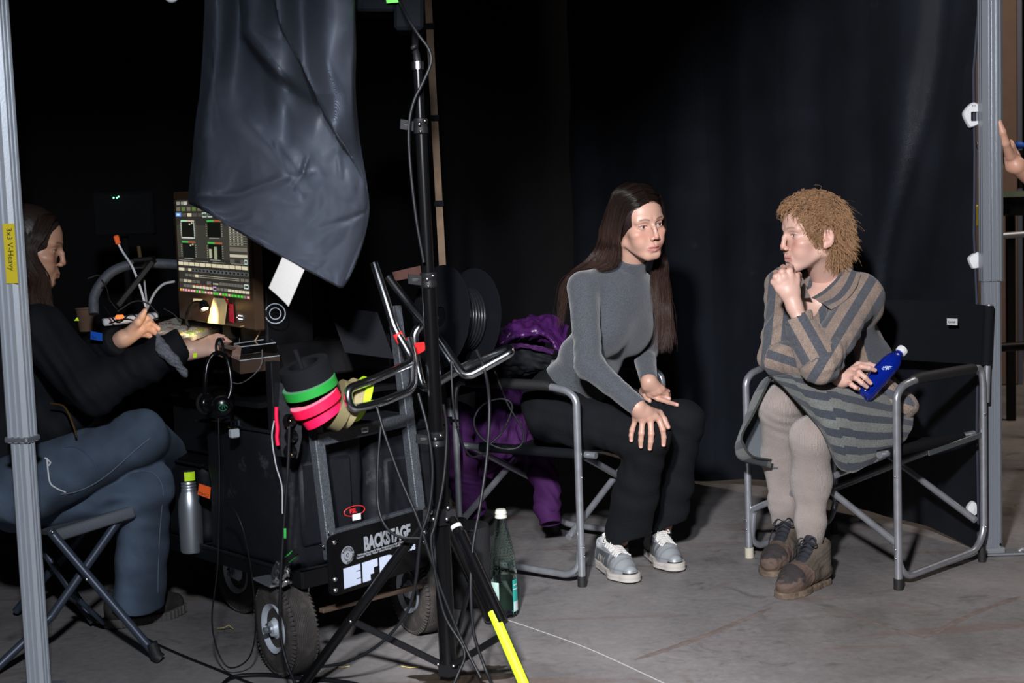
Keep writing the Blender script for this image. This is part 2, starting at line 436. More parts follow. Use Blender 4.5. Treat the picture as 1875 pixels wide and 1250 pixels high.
# ------------------------------------------------------------------ setting: floor, hall wall
def concrete():
    M = bpy.data.materials.new('concrete_floor'); M.use_nodes = True; N = M.node_tree.nodes; L = M.node_tree.links; b = N['Principled BSDF']
    tc = N.new('ShaderNodeTexCoord')
    def noise(s, d, r=.55, w=0):
        n = N.new('ShaderNodeTexNoise'); n.inputs['Scale'].default_value = s; n.inputs['Detail'].default_value = d
        n.inputs['Roughness'].default_value = r; n.inputs['Distortion'].default_value = w; L.new(tc.outputs['Object'], n.inputs['Vector']); return n.outputs['Fac']
    def ramp(src, stops):
        r = N.new('ShaderNodeValToRGB'); L.new(src, r.inputs[0]); e = r.color_ramp.elements
        e[0].position, e[0].color = stops[0][0], tuple(stops[0][1])+(1,); e[1].position, e[1].color = stops[-1][0], tuple(stops[-1][1])+(1,)
        for p, c in stops[1:-1]: q = e.new(p); q.color = tuple(c)+(1,)
        return r.outputs[0]
    def mix(f, a, c, mode='MIX', fac=None):
        x = N.new('ShaderNodeMix'); x.data_type = 'RGBA'; x.blend_type = mode
        if f is not None: L.new(f, x.inputs[0])
        else: x.inputs[0].default_value = fac
        L.new(a, x.inputs[6])
        if isinstance(c, tuple): x.inputs[7].default_value = c+(1,)
        else: L.new(c, x.inputs[7])
        return x.outputs[2]
    base = ramp(noise(1.6, 8, .6, .6), [(.32, (.155, .142, .140)), (.5, (.208, .193, .191)), (.7, (.265, .247, .245))])
    base = mix(None, base, ramp(noise(38, 5, .7), [(.3, (.72, .72, .72)), (.7, (1.1, 1.1, 1.1))]), 'MULTIPLY', .8)
    base = mix(ramp(noise(5.5, 9, .68, 1.2), [(.56, (0, 0, 0)), (.66, (.55, .55, .55))]), base, (.062, .055, .052))
    base = mix(ramp(noise(2.3, 3, .5, 2.2), [(.62, (0, 0, 0)), (.7, (.4, .4, .4))]), base, (.15, .098, .075))
    base = mix(ramp(noise(60, 2, .5), [(.70, (0, 0, 0)), (.78, (.35, .35, .35))]), base, (.34, .32, .31))
    mp = N.new('ShaderNodeMapping'); mp.inputs['Rotation'].default_value = (0, 0, .55); mp.inputs['Scale'].default_value = (.35, 3.2, 1); L.new(tc.outputs['Object'], mp.inputs[0])
    n = N.new('ShaderNodeTexNoise'); n.inputs['Scale'].default_value = 1.6; n.inputs['Detail'].default_value = 5; n.inputs['Distortion'].default_value = .4; L.new(mp.outputs[0], n.inputs['Vector'])
    base = mix(ramp(n.outputs['Fac'], [(.60, (0, 0, 0)), (.64, (.5, .5, .5)), (.68, (.1, .1, .1))]), base, (.16, .095, .068))
    base = mix(ramp(noise(1.1, 5, .6, 1.0), [(.50, (0, 0, 0)), (.62, (.35, .35, .35))]), base, (.33, .30, .295))
    L.new(base, b.inputs['Base Color'])
    rr = N.new('ShaderNodeMapRange'); L.new(noise(3, 6), rr.inputs[0]); rr.inputs[3].default_value = .42; rr.inputs[4].default_value = .75
    L.new(rr.outputs[0], b.inputs['Roughness'])
    bp = N.new('ShaderNodeBump'); bp.inputs['Strength'].default_value = .45; bp.inputs['Distance'].default_value = .004
    ad = N.new('ShaderNodeMath'); ad.operation = 'ADD'; L.new(noise(22, 8, .7), ad.inputs[0]); L.new(noise(2.5, 4), ad.inputs[1])
    L.new(ad.outputs[0], bp.inputs['Height']); L.new(bp.outputs[0], b.inputs['Normal'])
    return M
m_floor = concrete()
b = MB(); b.box((1, 8.5, -.05), (14, 20, .1)); tag(b.build('floor', m_floor, smooth=0), 'worn grey concrete floor with brown stains', kind='structure')
b = MB(); b.box((1, 18.4, 2.5), (14, .1, 5.2)); tag(b.build('wall_back', m_black, smooth=0), 'unlit far wall of the hall', kind='structure')

# brown column of the hall behind the right tent leg
c0 = at(1787, 300, 9.0); c1 = at(1864, 300, 9.0)
b = MB(); b.box(((c0[0]+c1[0])/2-.3, 9.1, 2.3), (c1[0]-c0[0]+.6, .2, 4.6), bev=.01)
col_ = tag(b.build('trim_1', m_brown, smooth=0), 'brown hall column behind the right tent leg', kind='structure')
b = MB(); b.box((c1[0]+.012, 9.06, 2.3), (.03, .12, 4.6)); b.build('edge_strip', mat('blue_grey_strip', (.08, .09, .13), .5), col_, smooth=0)

# shallow marks in the floor: dark puddle stain and a chalk line
def blob(c, rx, ry, n, seed, ang=0, z0=0.0012, dome=.001):
    r = random.Random(seed); out = []; ph = [r.random()*6.3 for _ in range(5)]
    G = [(0, 0, z0+dome)]
    for i in range(n):
        t = 2*math.pi*i/n; k = 1+.22*math.sin(3*t+ph[0])+.15*math.sin(7*t+ph[1])+.1*math.sin(13*t+ph[2])
        x, y = rx*k*math.cos(t), ry*k*math.sin(t); out.append((c[0]+x*math.cos(ang)-y*math.sin(ang), c[1]+x*math.sin(ang)+y*math.cos(ang), z0-.001))
    vv = [(c[0], c[1], z0+dome)]+out
    return vv, [(0, i+1, (i+1) % n+1) for i in range(n)]
m_stain = mat('oil_stain', (.035, .025, .018), .35, bump=.3, bscale=40, var=.3, vscale=25)
b = MB(); p = atz(840, 1243, 0); b.add(*blob(p, .13, .07, 60, 3, .2)); 
p = atz(905, 1222, 0); b.add(*blob(p, .03, .02, 30, 4, .2))
tag(b.build('floor_stain', m_stain), 'dark brown oily stain on the floor under the tripod', 'stain')
b = MB(); P = [atz(x, y, .0006) for x, y in ((925, 1133), (990, 1155), (1080, 1188), (1190, 1238), (1240, 1262))]
P = spline(P, 6)[0]
for a, c in zip(P, P[1:]): b.bar(a, c, .0022, .0012)
tag(b.build('thread', mat('chalk_thread', (.5, .48, .46), .8), smooth=0), 'thin pale thread lying across the floor in front of the green bottle', 'thread')
m_line = mat('brown_floor_line', (.165, .130, .115), .8, bump=.4, bscale=60, var=.25, vscale=30)
for i, (L_, lab) in enumerate([([(1162, 1208), (1240, 1182), (1330, 1148), (1412, 1112)], 'brown worn joint line on the floor running up to the front boot'), ([(1500, 1112), (1560, 1128), (1640, 1152), (1692, 1168)], 'faint brown joint line on the floor right of the front boot'),
                     ([(1692, 1168), (1750, 1138), (1810, 1112), (1868, 1092)], 'brown joint line on the floor below the right tent pole')]):
    Pm = spline([atz(x, y, 0) for x, y in L_], 14)[0]; r_ = random.Random(i); vv = []; F = []
    for k, q in enumerate(Pm):
        tg = unit(Pm[min(k+1, len(Pm)-1)]-Pm[max(k-1, 0)]); n_ = np.array([-tg[1], tg[0], 0]); w_ = .011*(.75+.5*r_.random())*(.5 if i == 1 else 1)*min(1, .3+k/5, .3+(len(Pm)-1-k)/5)
        vv += [q+n_*w_+V(0, 0, .0004), q-n_*w_+V(0, 0, .0004), q+V(0, 0, .0012)]
        if k: F += [(3*k-3, 3*k-1, 3*k+2, 3*k), (3*k-1, 3*k-2, 3*k+1, 3*k+2)]
    b = MB(); b.add(vv, F); tag(b.build('floor_line', m_line), lab, 'floor line')
def strand(name, label, pp, r, mt, cat, grp=None, n=6, sm=6, parent=None):
    bb = MB(); bb.tube(pp, r, n, smooth=sm); o = bb.build(name, mt, parent, 60)
    if parent is None: tag(o, label, cat, grp)
    return o
m_straw = mat('straw', (.55, .42, .14), .7)
strand('straw', 'bent yellow straw bit on the floor left of the near cart wheel', [atz(398, 1150, .003), atz(410, 1149, .012), atz(419, 1144, .02), atz(427, 1151, .004)], .0016, m_straw, 'straw', sm=0)
strand('straw', 'short straw bit on the floor right of the near cart wheel', [atz(618, 1220, .003), atz(628, 1221, .004), atz(640, 1219, .003)], .0014, m_straw, 'straw', sm=0)
strand('straw', 'long straw bit on the floor between tripod legs', [atz(735, 1219, .003), atz(750, 1222, .004), atz(768, 1220, .003)], .0014, m_straw, 'straw', sm=0)

# ------------------------------------------------------------------ tent legs
def ext_profile(w, d, rib, n_r):
    P = []
    def side(a, bb, nrm):
        a = np.array(a); bb = np.array(bb); nrm = np.array(nrm)
        for i in range(n_r*2+1):
            t0 = i/(n_r*2+1); t1 = (i+1)/(n_r*2+1); o_ = rib if i % 2 == 0 else 0
            P.append(a+(bb-a)*t0+nrm*o_); P.append(a+(bb-a)*t1+nrm*o_)
    x, y = w/2-rib, d/2-rib; c_ = rib*1.5
    side((-x+c_, -y), (x-c_, -y), (0, -rib/rib*1)) if 0 else None
    side((-x+c_, -y), (x-c_, -y), (0, -1)); side((x, -y+c_), (x, y-c_), (1, 0)); side((x-c_, y), (-x+c_, y), (0, 1)); side((-x, y-c_), (-x, -y+c_), (-1, 0))
    return P
def prism(b, prof, base, top, ax):
    n = len(prof); vv = []
    for z in (base, top):
        for q in prof: vv.append(np.asarray(z)+ax[0]*q[0]+ax[1]*q[1])
    F = [(i, (i+1) % n, n+(i+1) % n, n+i) for i in range(n)]+[tuple(range(n))[::-1], tuple(range(n, 2*n))]
    b.add(vv, F)
def rot2(a): return np.array([[math.cos(a), math.sin(a), 0], [-math.sin(a), math.cos(a), 0]])
RP = at(1817, 1018, 4.76); RP[2] = 0
t = thing('tent_pole', 'silver telescopic tent leg at right with a foot plate on the floor', 'tent pole', RP, 'folding tent legs')
ax = rot2(.02)
zj = at(1817, 514, 4.76)[2]; tz = at(1817, 0, 4.76)[2]+.5
def up_at(px1, py1, d): return at(px1, py1, d)
b = MB(); prism(b, ext_profile(.058, .05, .0035, 3), RP+V(0, 0, .012), RP+V(0, 0, zj+.05), ax); b.build('inner_tube', m_alu_r, t, 0)
b = MB(); prism(b, ext_profile(.069, .062, .004, 2), RP+V(0, 0, zj), RP+V(0, 0, tz), ax)
for dx in (-.012, .0135): b.box(RP+V(dx, -.031, (zj+tz)/2), (.006, .008, tz-zj), bev=.002)
b.build('outer_tube', m_alu_r, t, 0)
b = MB(); b.box(RP+V(.035, 0, .006), (.13, .07, .008), bev=.003); b.box(RP+V(.0, 0, .02), (.07, .062, .02), bev=.003); b.tube([RP+V(.09, 0, .008), RP+V(.1, .0, .014), RP+V(.115, 0, .01)], .008, 8); b.build('foot_plate', m_alu_dark, t, 30)
b = MB(); b.lathe(at(1832, 996, 4.727), [(.004, 0), (.004, .003)], (0, -1, 0), 8); b.build('rivet', m_black, t)
LP = atz(71, 1262, 0); LP[1] = 3.66; LP = at(72, 1262, 3.70); LP[2] = 0
t = thing('tent_pole', 'silver tent leg at far left with a handwritten yellow tape', 'tent pole', LP, 'folding tent legs')
LTOP = at(-14, -10, 3.70); LUP = unit(LTOP-at(72, 1262, 3.70)); LB = at(72, 1262, 3.70)-LUP*(at(72, 1262, 3.70)[2]/LUP[2])
ax = rot2(-.3); ax = np.array([unit(a-LUP*np.dot(a, LUP)) for a in ax])
LJ = at(44, 808, 3.70); l_j = (LJ-LB)@LUP
b = MB(); prism(b, ext_profile(.054, .045, .003, 2), LB, LB+LUP*(l_j+.05), ax); b.build('inner_tube', m_alu, t, 0)
b = MB(); prism(b, ext_profile(.066, .058, .004, 2), LB+LUP*l_j, LB+LUP*2.6, ax); b.build('outer_tube', m_alu, t, 0)
b = MB(); b.box(LB+LUP*(l_j+.008), (.07, .062, .016), np.array([ax[0], ax[1], LUP]), bev=.004); b.build('collar', m_alu_dark, t, 30)
b = MB(); b.box(LB+V(0, 0, .006), (.12, .08, .01), bev=.003); b.build('foot_plate', m_alu_dark, t, 30)
# tape with handwriting on the left leg
q0 = at(19, 464, 3.664); tr = unit(at(30, 464, 3.664)-at(5, 464, 3.664))
nf = unit(np.cross(ax[0], LUP)); nf = nf if nf[1] < 0 else -nf
tc_ = q0; 
b = MB(); b.box(tc_, (.0345, .0016, .153), np.array([ax[0], -nf, LUP])); tp = b.build('tape_label', m_yellow, t, 0, label='yellow tape with handwriting')
tx = text('3x3 V-Heavy', tc_+nf*.0012+LUP*.066-ax[0]*.006, -LUP, ax[0], .0235, m_ink, 'lettering', tp, xs=.9)

# added unseen flag, casts the diagonal shade edge on the curtain
p1, p2 = at(1240, 285, 6.1), at(1440, 0, 5.5)
e1 = LK+unit(p1-LK)*1.2; e2 = LK+unit(p2-LK)*1.2; e3 = e2+(e2-e1)*1.0; hl = V(-1, .0, 0)
b = MB(); b.slab([e1, e3, e3+hl*.9+V(0, 0, .3), e1+hl*.9+V(0, 0, .25), e1+hl*.9+V(0, 0, -.03)], .004); tag(b.build('shade_flag', m_black, smooth=0), 'added black flag, out of view, that shades the upper left of the curtain', 'flag')
# ------------------------------------------------------------------ curtains
def curtain(name, label, foot, top_z, seed, nf, amp, mt, hang=(0, 0), low=.03, nz=70, cat='curtain', z_low=None):
    P, _ = spline(np.array([(x, y, 0) for x, y in foot]), 44); nu = len(P)
    L_ = np.concatenate([[0], np.cumsum(np.linalg.norm(np.diff(P, axis=0), axis=1))]); T = np.gradient(P, axis=0); T /= np.linalg.norm(T, axis=1)[:, None]
    Nn = np.stack([-T[:, 1], T[:, 0], T[:, 2]*0], 1); G = np.zeros((nz, nu, 3)); r = random.Random(seed)
    ph = [r.random()*6.3 for _ in range(8)]
    for i in range(nz):
        z = low+(top_z-low)*(i/(nz-1)); 
        for j in range(nu):
            s_ = L_[j]; a = amp*(math.sin(nf*s_+ph[0]+.35*math.sin(1.1*z+ph[1]))+.45*math.sin(2.3*nf*s_+ph[2]+.8*math.sin(.9*z+ph[3])+.5*z))
            a += .007*mnoise.noise((s_*3.2, z*2.4, seed))+.010*mnoise.noise((s_*1.2+z*.8, z*1.3-s_*.7, seed+3))+.0035*mnoise.noise((s_*9, z*9, seed+9))
            a += .006*max(0, 1-abs(((z-.3*s_) % .55)-.27)/.02)*.35
            if cat == 'curtain' and seed == 5:
                sc = .42-.30*(z-.89)/1.06; q = s_-sc
                a += -.060*math.exp(-(q/.13)**2)*min(1, max(0, (z-.55)/.35))-.022*math.exp(-((q-.11+.03*math.sin(z*5))/.035)**2)*min(1, max(0, (z-.6)/.3))
                a += .016*abs(((s_+.10+.015*math.sin(2.2*z)) % .46)/.46-.5)*2+.010*abs(((z+.07*s_+.2) % .62)/.62-.5)*2
            zz = z + (1-i/(nz-1))**6*(.022*math.sin(s_*3.1+ph[4])+.015*math.sin(s_*7+ph[5]))
            G[i, j] = P[j]+Nn[j]*a*(.6+.4*min(1, z+.2)); G[i, j, 2] = zz
    bb = MB(); bb.grid(G, .0016); o = bb.build(name, mt, None, 60); tag(o, label, cat); return o, G
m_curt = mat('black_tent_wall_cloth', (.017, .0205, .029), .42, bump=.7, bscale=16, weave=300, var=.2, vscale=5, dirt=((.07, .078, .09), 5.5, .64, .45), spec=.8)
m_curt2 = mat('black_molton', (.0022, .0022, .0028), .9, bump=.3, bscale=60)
E0 = at(1789, 995, 4.80)
cur, _G = curtain('tent_side_curtain', 'dusty black cloth side wall of the tent hanging behind the seated women', [(E0[0], 4.80), (1.42, 5.25), (1.19, 5.66), (.96, 6.02), (.76, 6.20), (.56, 6.75), (.36, 7.2)], 3.1, 5, 8.5, .020, m_curt, low=.03)
hm = MB(); e = _G[:, 0]; hm.tube(np.array([e[i] for i in range(0, len(e), 3)]), .006, 6); hm.build('hem', mat('hem_dark_blue', (.012, .016, .03), .7), cur)
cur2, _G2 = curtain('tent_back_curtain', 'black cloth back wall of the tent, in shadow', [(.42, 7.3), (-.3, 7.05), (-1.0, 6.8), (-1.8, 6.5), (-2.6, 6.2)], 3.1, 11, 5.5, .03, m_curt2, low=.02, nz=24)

# clips that hook the curtain to the leg
def clip(px, py, d, w, h, ang, label, hole=True):
    c = at(px, py, d); t = thing('curtain_clip', label, 'clip', c, 'white plastic clips on the curtain edge')
    out = [(-.5, .0), (-.36, .26), (.0, .5), (.3, .48), (.48, .3), (.5, -.25), (.4, -.42), (-.05, -.55), (-.22, -.45)]
    pr = spline(np.array([(x*w, 0, z*h) for x, z in out]), 4, True)[0]; ca, sa = math.cos(ang), math.sin(ang)
    R = lambda q: np.array([q[0]*ca+q[2]*sa, q[1], -q[0]*sa+q[2]*ca])
    cen = V(.02*w/.05*0+.12*w, 0, -.08*h)
    inn = np.array([cen+V((x)*w*.20, 0, z*h*.2) for x, z in [(math.copysign(min(1, abs(1.3*math.cos(a))), math.cos(a)), math.copysign(min(1, abs(1.3*math.sin(a))), math.sin(a))) for a in np.linspace(0, 2*math.pi, len(pr), endpoint=False)]])
    # sort outline by angle from cen so rings match
    an = np.arctan2(pr[:, 2]-cen[2], pr[:, 0]-cen[0]); pr = pr[np.argsort(an)]
    an2 = np.arctan2(inn[:, 2]-cen[2], inn[:, 0]-cen[0]); inn = inn[np.argsort(an2)]
    bb = MB(); n = len(pr); th = .018
    o1 = [c+R(p*V(.9, 1, .9)+cen*.1*0+V(0, -th/2, 0)) for p in pr]; o2 = [c+R(p+V(0, -th/5, 0)) for p in pr]; o3 = [c+R(p+V(0, th/2, 0)) for p in pr]
    if hole: i1 = [c+R(p+V(0, -th/2, 0)) for p in inn]; i3 = [c+R(p+V(0, th/2, 0)) for p in inn]
    else: i1 = [c+R(cen+V(0, -th*.7, 0))]*n; i3 = [c+R(cen+V(0, th/2, 0))]*n
    vv = o1+o2+o3+i3+i1; F = []
    for a in range(5):
        a2 = (a+1) % 5
        if not hole and a == 3: continue
        for i in range(n): F.append((a*n+i, a*n+(i+1) % n, a2*n+(i+1) % n, a2*n+i))
    bb.add(vv, F); bb.build('clip_body', m_white, t, 50)
    if hole:
        b2 = MB()
        for dx in (-.003, .004): b2.tube([c+R(V(.08*w+dx, -th*.52, .42*h)), c+R(V(.08*w+dx, -th*.3, .12*h))], .0012, 5)
        b2.build('cord', mat('dark_cord', (.03, .035, .05), .6), t)
clip(1779, 210, 4.79, .058, .078, .0, 'white plastic curtain clip with a hole, beside the upper tent leg')
clip(1786, 476, 4.80, .05, .055, .15, 'small white clip at mid height between curtain edge and tent leg', False)
clip(1779, 931, 4.80, .034, .05, .0, 'lowest white clip, low on the curtain edge behind the chair', False)

# ------------------------------------------------------------------ director's chairs
def director_chair(label, N_, fwd, wid, depth, extra):
    w = V(-fwd[1], fwd[0], 0); w = unit(w)*(1 if np.dot(w[:2], wid) > 0 else -1); f = V(fwd[0], fwd[1], 0)
    Wd = extra.get('width', .61); o = V(N_[0], N_[1], 0)
    cen = o+w*Wd/2-f*depth/2
    t = thing('director_chair', label, 'chair', cen, 'aluminium folding director chairs')
    P = lambda a, s_, z: o-f*(a)+w*s_+V(0, 0, z)        # a = back from the front leg, s = across from the near side
    AH, SH, BH = .635, .43, extra.get('BH', .86); r = .0125
    for s_ in (0, Wd):
        rp = fillet([P(0, s_, .02), P(-.0, s_, .10), P(.0, s_, AH-.02), P(.03, s_, AH+.005), P(.10, s_, AH+.018), P(depth*.5, s_, AH+.02)], .07, 6)
        bb = MB(); bb.tube(rp, r, 14); fr = bb.build('side_frame', m_chair, t, 60)
        rp = fillet([P(depth*.5, s_, AH+.02), P(depth-.0, s_, AH+.02), P(depth+.012, s_, AH-.03), P(depth+.012, s_, .10), P(depth-.035, s_, .045), P(.05, s_, .032), P(.012, s_+.0, .06), P(.008, s_+.018*(1 if s_ == 0 else -1), .16)], .05, 6)
        bb = MB(); bb.tube(rp, r*.92, 14); bb.build('side_frame', m_chair, t, 60)
        bb = MB(); bb.tube([P(0, s_, .0), P(0, s_, .035)], r*1.22, 14); 
        capm = m_rubber
        if s_ > 0 and extra.get('taped_foot'): capm = mat('foot_tape', (.42, .38, .30), .8)
        bb.build('foot_cap', capm, t, 50)
        bb = MB(); bb.tube([P(depth+.0, s_, .0), P(depth+.0, s_, .05)], r*1.05, 12); bb.build('foot_cap', m_rubber, t, 50)
        bb = MB(); bb.tube([P(.095, s_, AH+.018), P(.12, s_, AH+.0205), P(depth-.06, s_, AH+.0205), P(depth-.045, s_, AH+.019)], [.0165, .018, .018, .0165], 16); bb.build('armrest', m_rubber, t, 60)
        bb = MB()
        for z in (.10, .13, .36): bb.sphere(P(-.012, s_, z), .004, 5)
        for z in (.12, .5): bb.sphere(P(depth+.004, s_-.012, z), .004, 5)
        bb.build('rivet', m_screw, t)
        # seat rail: black sleeve with bare ends, and back post
        s2 = s_+(.03 if s_ == 0 else -.03)
        bb = MB(); bb.tube([P(-.05, s2, SH), P(depth+.0, s2, SH+.0)], .0115, 12); bb.build('seat_rail', m_chair, t, 60)
        bb = MB(); bb.tube([P(-.01, s2, SH), P(depth-.07, s2, SH)], .0165, 14); bb.build('rail_sleeve', m_fabric, t, 60)
        bb = MB(); bb.tube([P(depth+.03, s_, AH-.1), P(depth+.05, s_, BH)], .011, 12); bb.build('back_post', m_chair, t, 60)
        if not extra.get('badge'): continue
        bb = MB(); bb.bar(P(depth*.45, s2, SH-.03), P(depth+.01, s_, SH-.0), .004, .018, bev=.001); bb.build('link_bar', mat('zinc_bar', (.3, .34, .36), .4, .9), t, 30)
    xo, xs, xz = extra.get('xend', (.012, -.022, .165))
    for a in (.02, depth-.01):
        bb = MB(); bb.tube([P(a+xo, xs, xz), P(a+.012, Wd-.03, SH)], .0115, 12); bb.build('cross_tube', m_chair, t, 60)
        bb = MB(); bb.tube([P(a-.012, Wd+.0, .165), P(a-.012, .03, SH)], .0115, 12); bb.build('cross_tube', m_chair, t, 60)
    # seat sling sagging between the rails, back sling round the posts
    G = [[P(-.03+a*(depth-.03), .03+s_*(Wd-.06), SH+.013-.045*math.sin(math.pi*s_)*(.7+.3*a)) for s_ in np.linspace(0, 1, 13)] for a in np.linspace(0, 1, 9)]
    bb = MB(); bb.grid(G, .004); bb.build('seat', m_fabric, t, 50)
    bt, bo = BH-.005, BH-.2
    G = [[P(depth+.036+(z-.7)*.1+.045*math.sin(math.pi*s_), -.012+s_*(Wd+.024), z+.008*math.sin(s_*3.1)*(1 if z > .75 else -1)) for s_ in np.linspace(0, 1, 15)] for z in np.linspace(bo, bt, 8)]
    bb = MB(); bb.grid(G, .006); 
    for s_ in (0, Wd): bb.tube([P(depth+.034+(z-.7)*.1, s_, z) for z in (bo, bt)], .0165, 14)
    bk = bb.build('backrest', m_fabric, t, 50)
    if extra.get('badge'):
        c = at(1733, 593, 4.60); c = P(depth+.02, .12, BH-.06)
        bb = MB(); q = unit(at(1745, 593, 4.7)-at(1721, 593, 4.7)); 
        bb.bar(c-w*.0+V(0, 0, 0)-w*.02, c+w*.02, .002, .022); bb.build('badge', mat('badge_grey', (.45, .47, .48), .6), t, 0, label='small grey woven badge')
        text('KAMP', c-f*-.0022+w*.015-V(0, 0, .005), -w, (0, 0, 1), .011, m_ink, 'lettering', t)
    return t, P
cbB, PB = director_chair('aluminium director chair at right, its black backrest bare beside the tent leg', (1.185, 4.37), (-.77, -.638), (-.638, .77), .47, {'badge': True, 'taped_foot': True, 'BH': .86, 'xend': (-.018, .006, .145)})
cbA, PA = director_chair('aluminium director chair with a purple jacket over its back, in the middle', (.20, 4.54), (.835, -.55), (.55, .835), .47, {'width': .6, 'BH': .80})

# ------------------------------------------------------------------ green glass water bottle on the floor
bp_ = atz(924, 1128, 0); bp_[2] = 0; bh = at(917, 934, bp_[1])[2]
t = thing('glass_bottle', 'green glass water bottle with a white cap standing on the floor', 'bottle', bp_)
def glass(name, col, ior=1.45, rough=.05):
    return mat(name, col, rough, trans=1.0, ior=ior)
R0 = .0415
prof = [(0.001, .004), (.030, .002), (.0385, .008), (R0-.001, .022), (R0, .03), (R0, .125), (R0+.001, .128), (R0-.0005, .14), (.0385, .17), (.032, .205), (.0245, .24), (.0175, .272), (.0148, .29), (.0145, .296)]
k_ = (bh-.015)/.30; prof = [(r, z*k_) for r, z in prof]
inn = [(max(.0008, r-.0028), z+(.003 if i < 2 else 0)) for i, (r, z) in enumerate(prof)][::-1]
m_green = glass('green_glass', (.84, .965, .90), 1.2)
b = MB(); b.lathe(bp_, prof+inn, n=40); b.build('glass_body', m_green, t, 60)
b = MB(); r_ = random.Random(4)
for i in range(14):
    z = (.145+.12*i/14)*k_; rr = np.interp(z, [p[1] for p in prof], [p[0] for p in prof]); n = max(8, int(26-i*1.2))
    for j in range(n):
        a = 2*math.pi*(j+.5*(i % 2))/n; b.sphere(bp_+V(rr*math.cos(a), rr*math.sin(a), z), .0021, 4)
tag(b.build('glass_dimples', m_green, t, 180), None, kind='stuff')
b = MB(); wz = .128*k_; b.lathe(bp_, [(.001, .0075), (R0-.0035, .01), (R0-.0034, wz*.9), (.001, wz*.9)], n=32); b.build('water', glass('water', (.80, .985, .88), 1.15, .0), t, 60)
b = MB(); zt = prof[-1][1]; b.lathe(bp_, [(.0155, zt-.004), (.0185, zt-.003), (.0185, zt+.003), (.0165, zt+.004), (.0165, zt+.008), (.0180, zt+.009), (.0180, zt+.014), (.0165, zt+.0155), (.0165, zt+.019), (.014, zt+.0225), (.001, zt+.023)], n=28)
b.build('cap', mat('cream_cap', (.62, .60, .52), .5), t, 50)
def label_arc(a0, a1, z0, z1, rad, base, n=10):
    return [[base+V(rad*math.cos(a), rad*math.sin(a), z) for a in np.linspace(a0, a1, n)] for z in (z0, z1)]
b = MB(); b.grid(label_arc(-.85, -.15, .02*k_, .115*k_, R0+.0006, bp_), .0004); lb = b.build('paper_label', mat('teal_label', (.03, .35, .30), .5), t, 60)
b = MB(); b.grid(label_arc(-.80, -.2, .022*k_, .05*k_, R0+.0011, bp_), .0004); b.grid(label_arc(-.83, -.17, .085*k_, .088*k_, R0+.0011, bp_), .0004); b.grid(label_arc(-.75, -.3, .098*k_, .101*k_, R0+.0011, bp_), .0004); b.build('label_print', mat('label_white', (.6, .65, .66), .5), lb, 60)
b = MB(); b.grid(label_arc(-2.6, -1.9, .03*k_, .11*k_, R0+.0006, bp_), .0004); b.build('paper_label', mat('label_pale_green', (.45, .62, .55), .5), t, 60)
# ------------------------------------------------------------------ people: materials
def skin_mat(name):
    return mat(name, (.5, .3, .22), .43, attr=True, sss=.06, bump=.12, bscale=260, spec=.5)
m_skin = skin_mat('skin')
def hair_mat(name, col, rough=.35, root=1.0, tipk=1.0, spec=.3):
    M = bpy.data.materials.new(name); M.use_nodes = True; N = M.node_tree.nodes; L = M.node_tree.links
    b = N['Principled BSDF']; b.inputs['Roughness'].default_value = rough; b.inputs['Specular IOR Level'].default_value = spec
    b.inputs['Anisotropic'].default_value = .5
    hi = N.new('ShaderNodeHairInfo'); r = N.new('ShaderNodeValToRGB'); L.new(hi.outputs['Random'], r.inputs[0])
    e = r.color_ramp.elements; e[0].color = tuple(c*.6 for c in col)+(1,); e[1].color = tuple(min(1, c*1.4) for c in col)+(1,)
    g = N.new('ShaderNodeMapRange'); L.new(hi.outputs['Intercept'], g.inputs[0]); g.inputs[1].default_value = .3; g.inputs[3].default_value = root; g.inputs[4].default_value = tipk
    mx = N.new('ShaderNodeVectorMath'); mx.operation = 'SCALE'; L.new(r.outputs[0], mx.inputs[0]); L.new(g.outputs[0], mx.inputs['Scale']); L.new(mx.outputs[0], b.inputs['Base Color']); return M
m_hairA = hair_mat('dark_brown_hair', (.017, .0095, .0075), .30, .65, 3.4); m_capA = mat('dark_brown_hair_mass', (.016, .009, .008), .5, bump=.4, bscale=90)
m_hairB = hair_mat('ginger_hair', (.36, .205, .110), .55, .75, 1.2, .2); m_capB = mat('ginger_hair_mass', (.15, .082, .042), .8, bump=.9, bscale=120, var=.4, vscale=90)
m_hairC = hair_mat('brown_hair', (.020, .011, .008), .35, .8, 2.2); m_capC = mat('brown_hair_mass', (.018, .010, .008), .5, bump=.4, bscale=90)

def merge(parts):
    v = []; f = []; c = []; n = 0
    for V_, F_, C_ in parts:
        v.append(V_); f.append(np.asarray(F_)+n); c.append(C_); n += len(V_)
    return np.vstack(v), np.vstack(f), np.vstack(c)
def meshobj(name, V_, F_, material, parent, C_=None, attrs=None, label=None, smooth=180):
    b = MB(); b.v = [np.asarray(V_)]; b.f = np.asarray(F_).tolist(); b.n = len(V_)
    if C_ is not None: b.c = [C_]
    return b.build(name, material, parent, smooth, label, attrs)
def frame(fwd, up):
    f = unit(fwd); r = unit(np.cross(f, up)); u = np.cross(r, f); return np.array([r, f, u])   # rows: local x,y,z in world

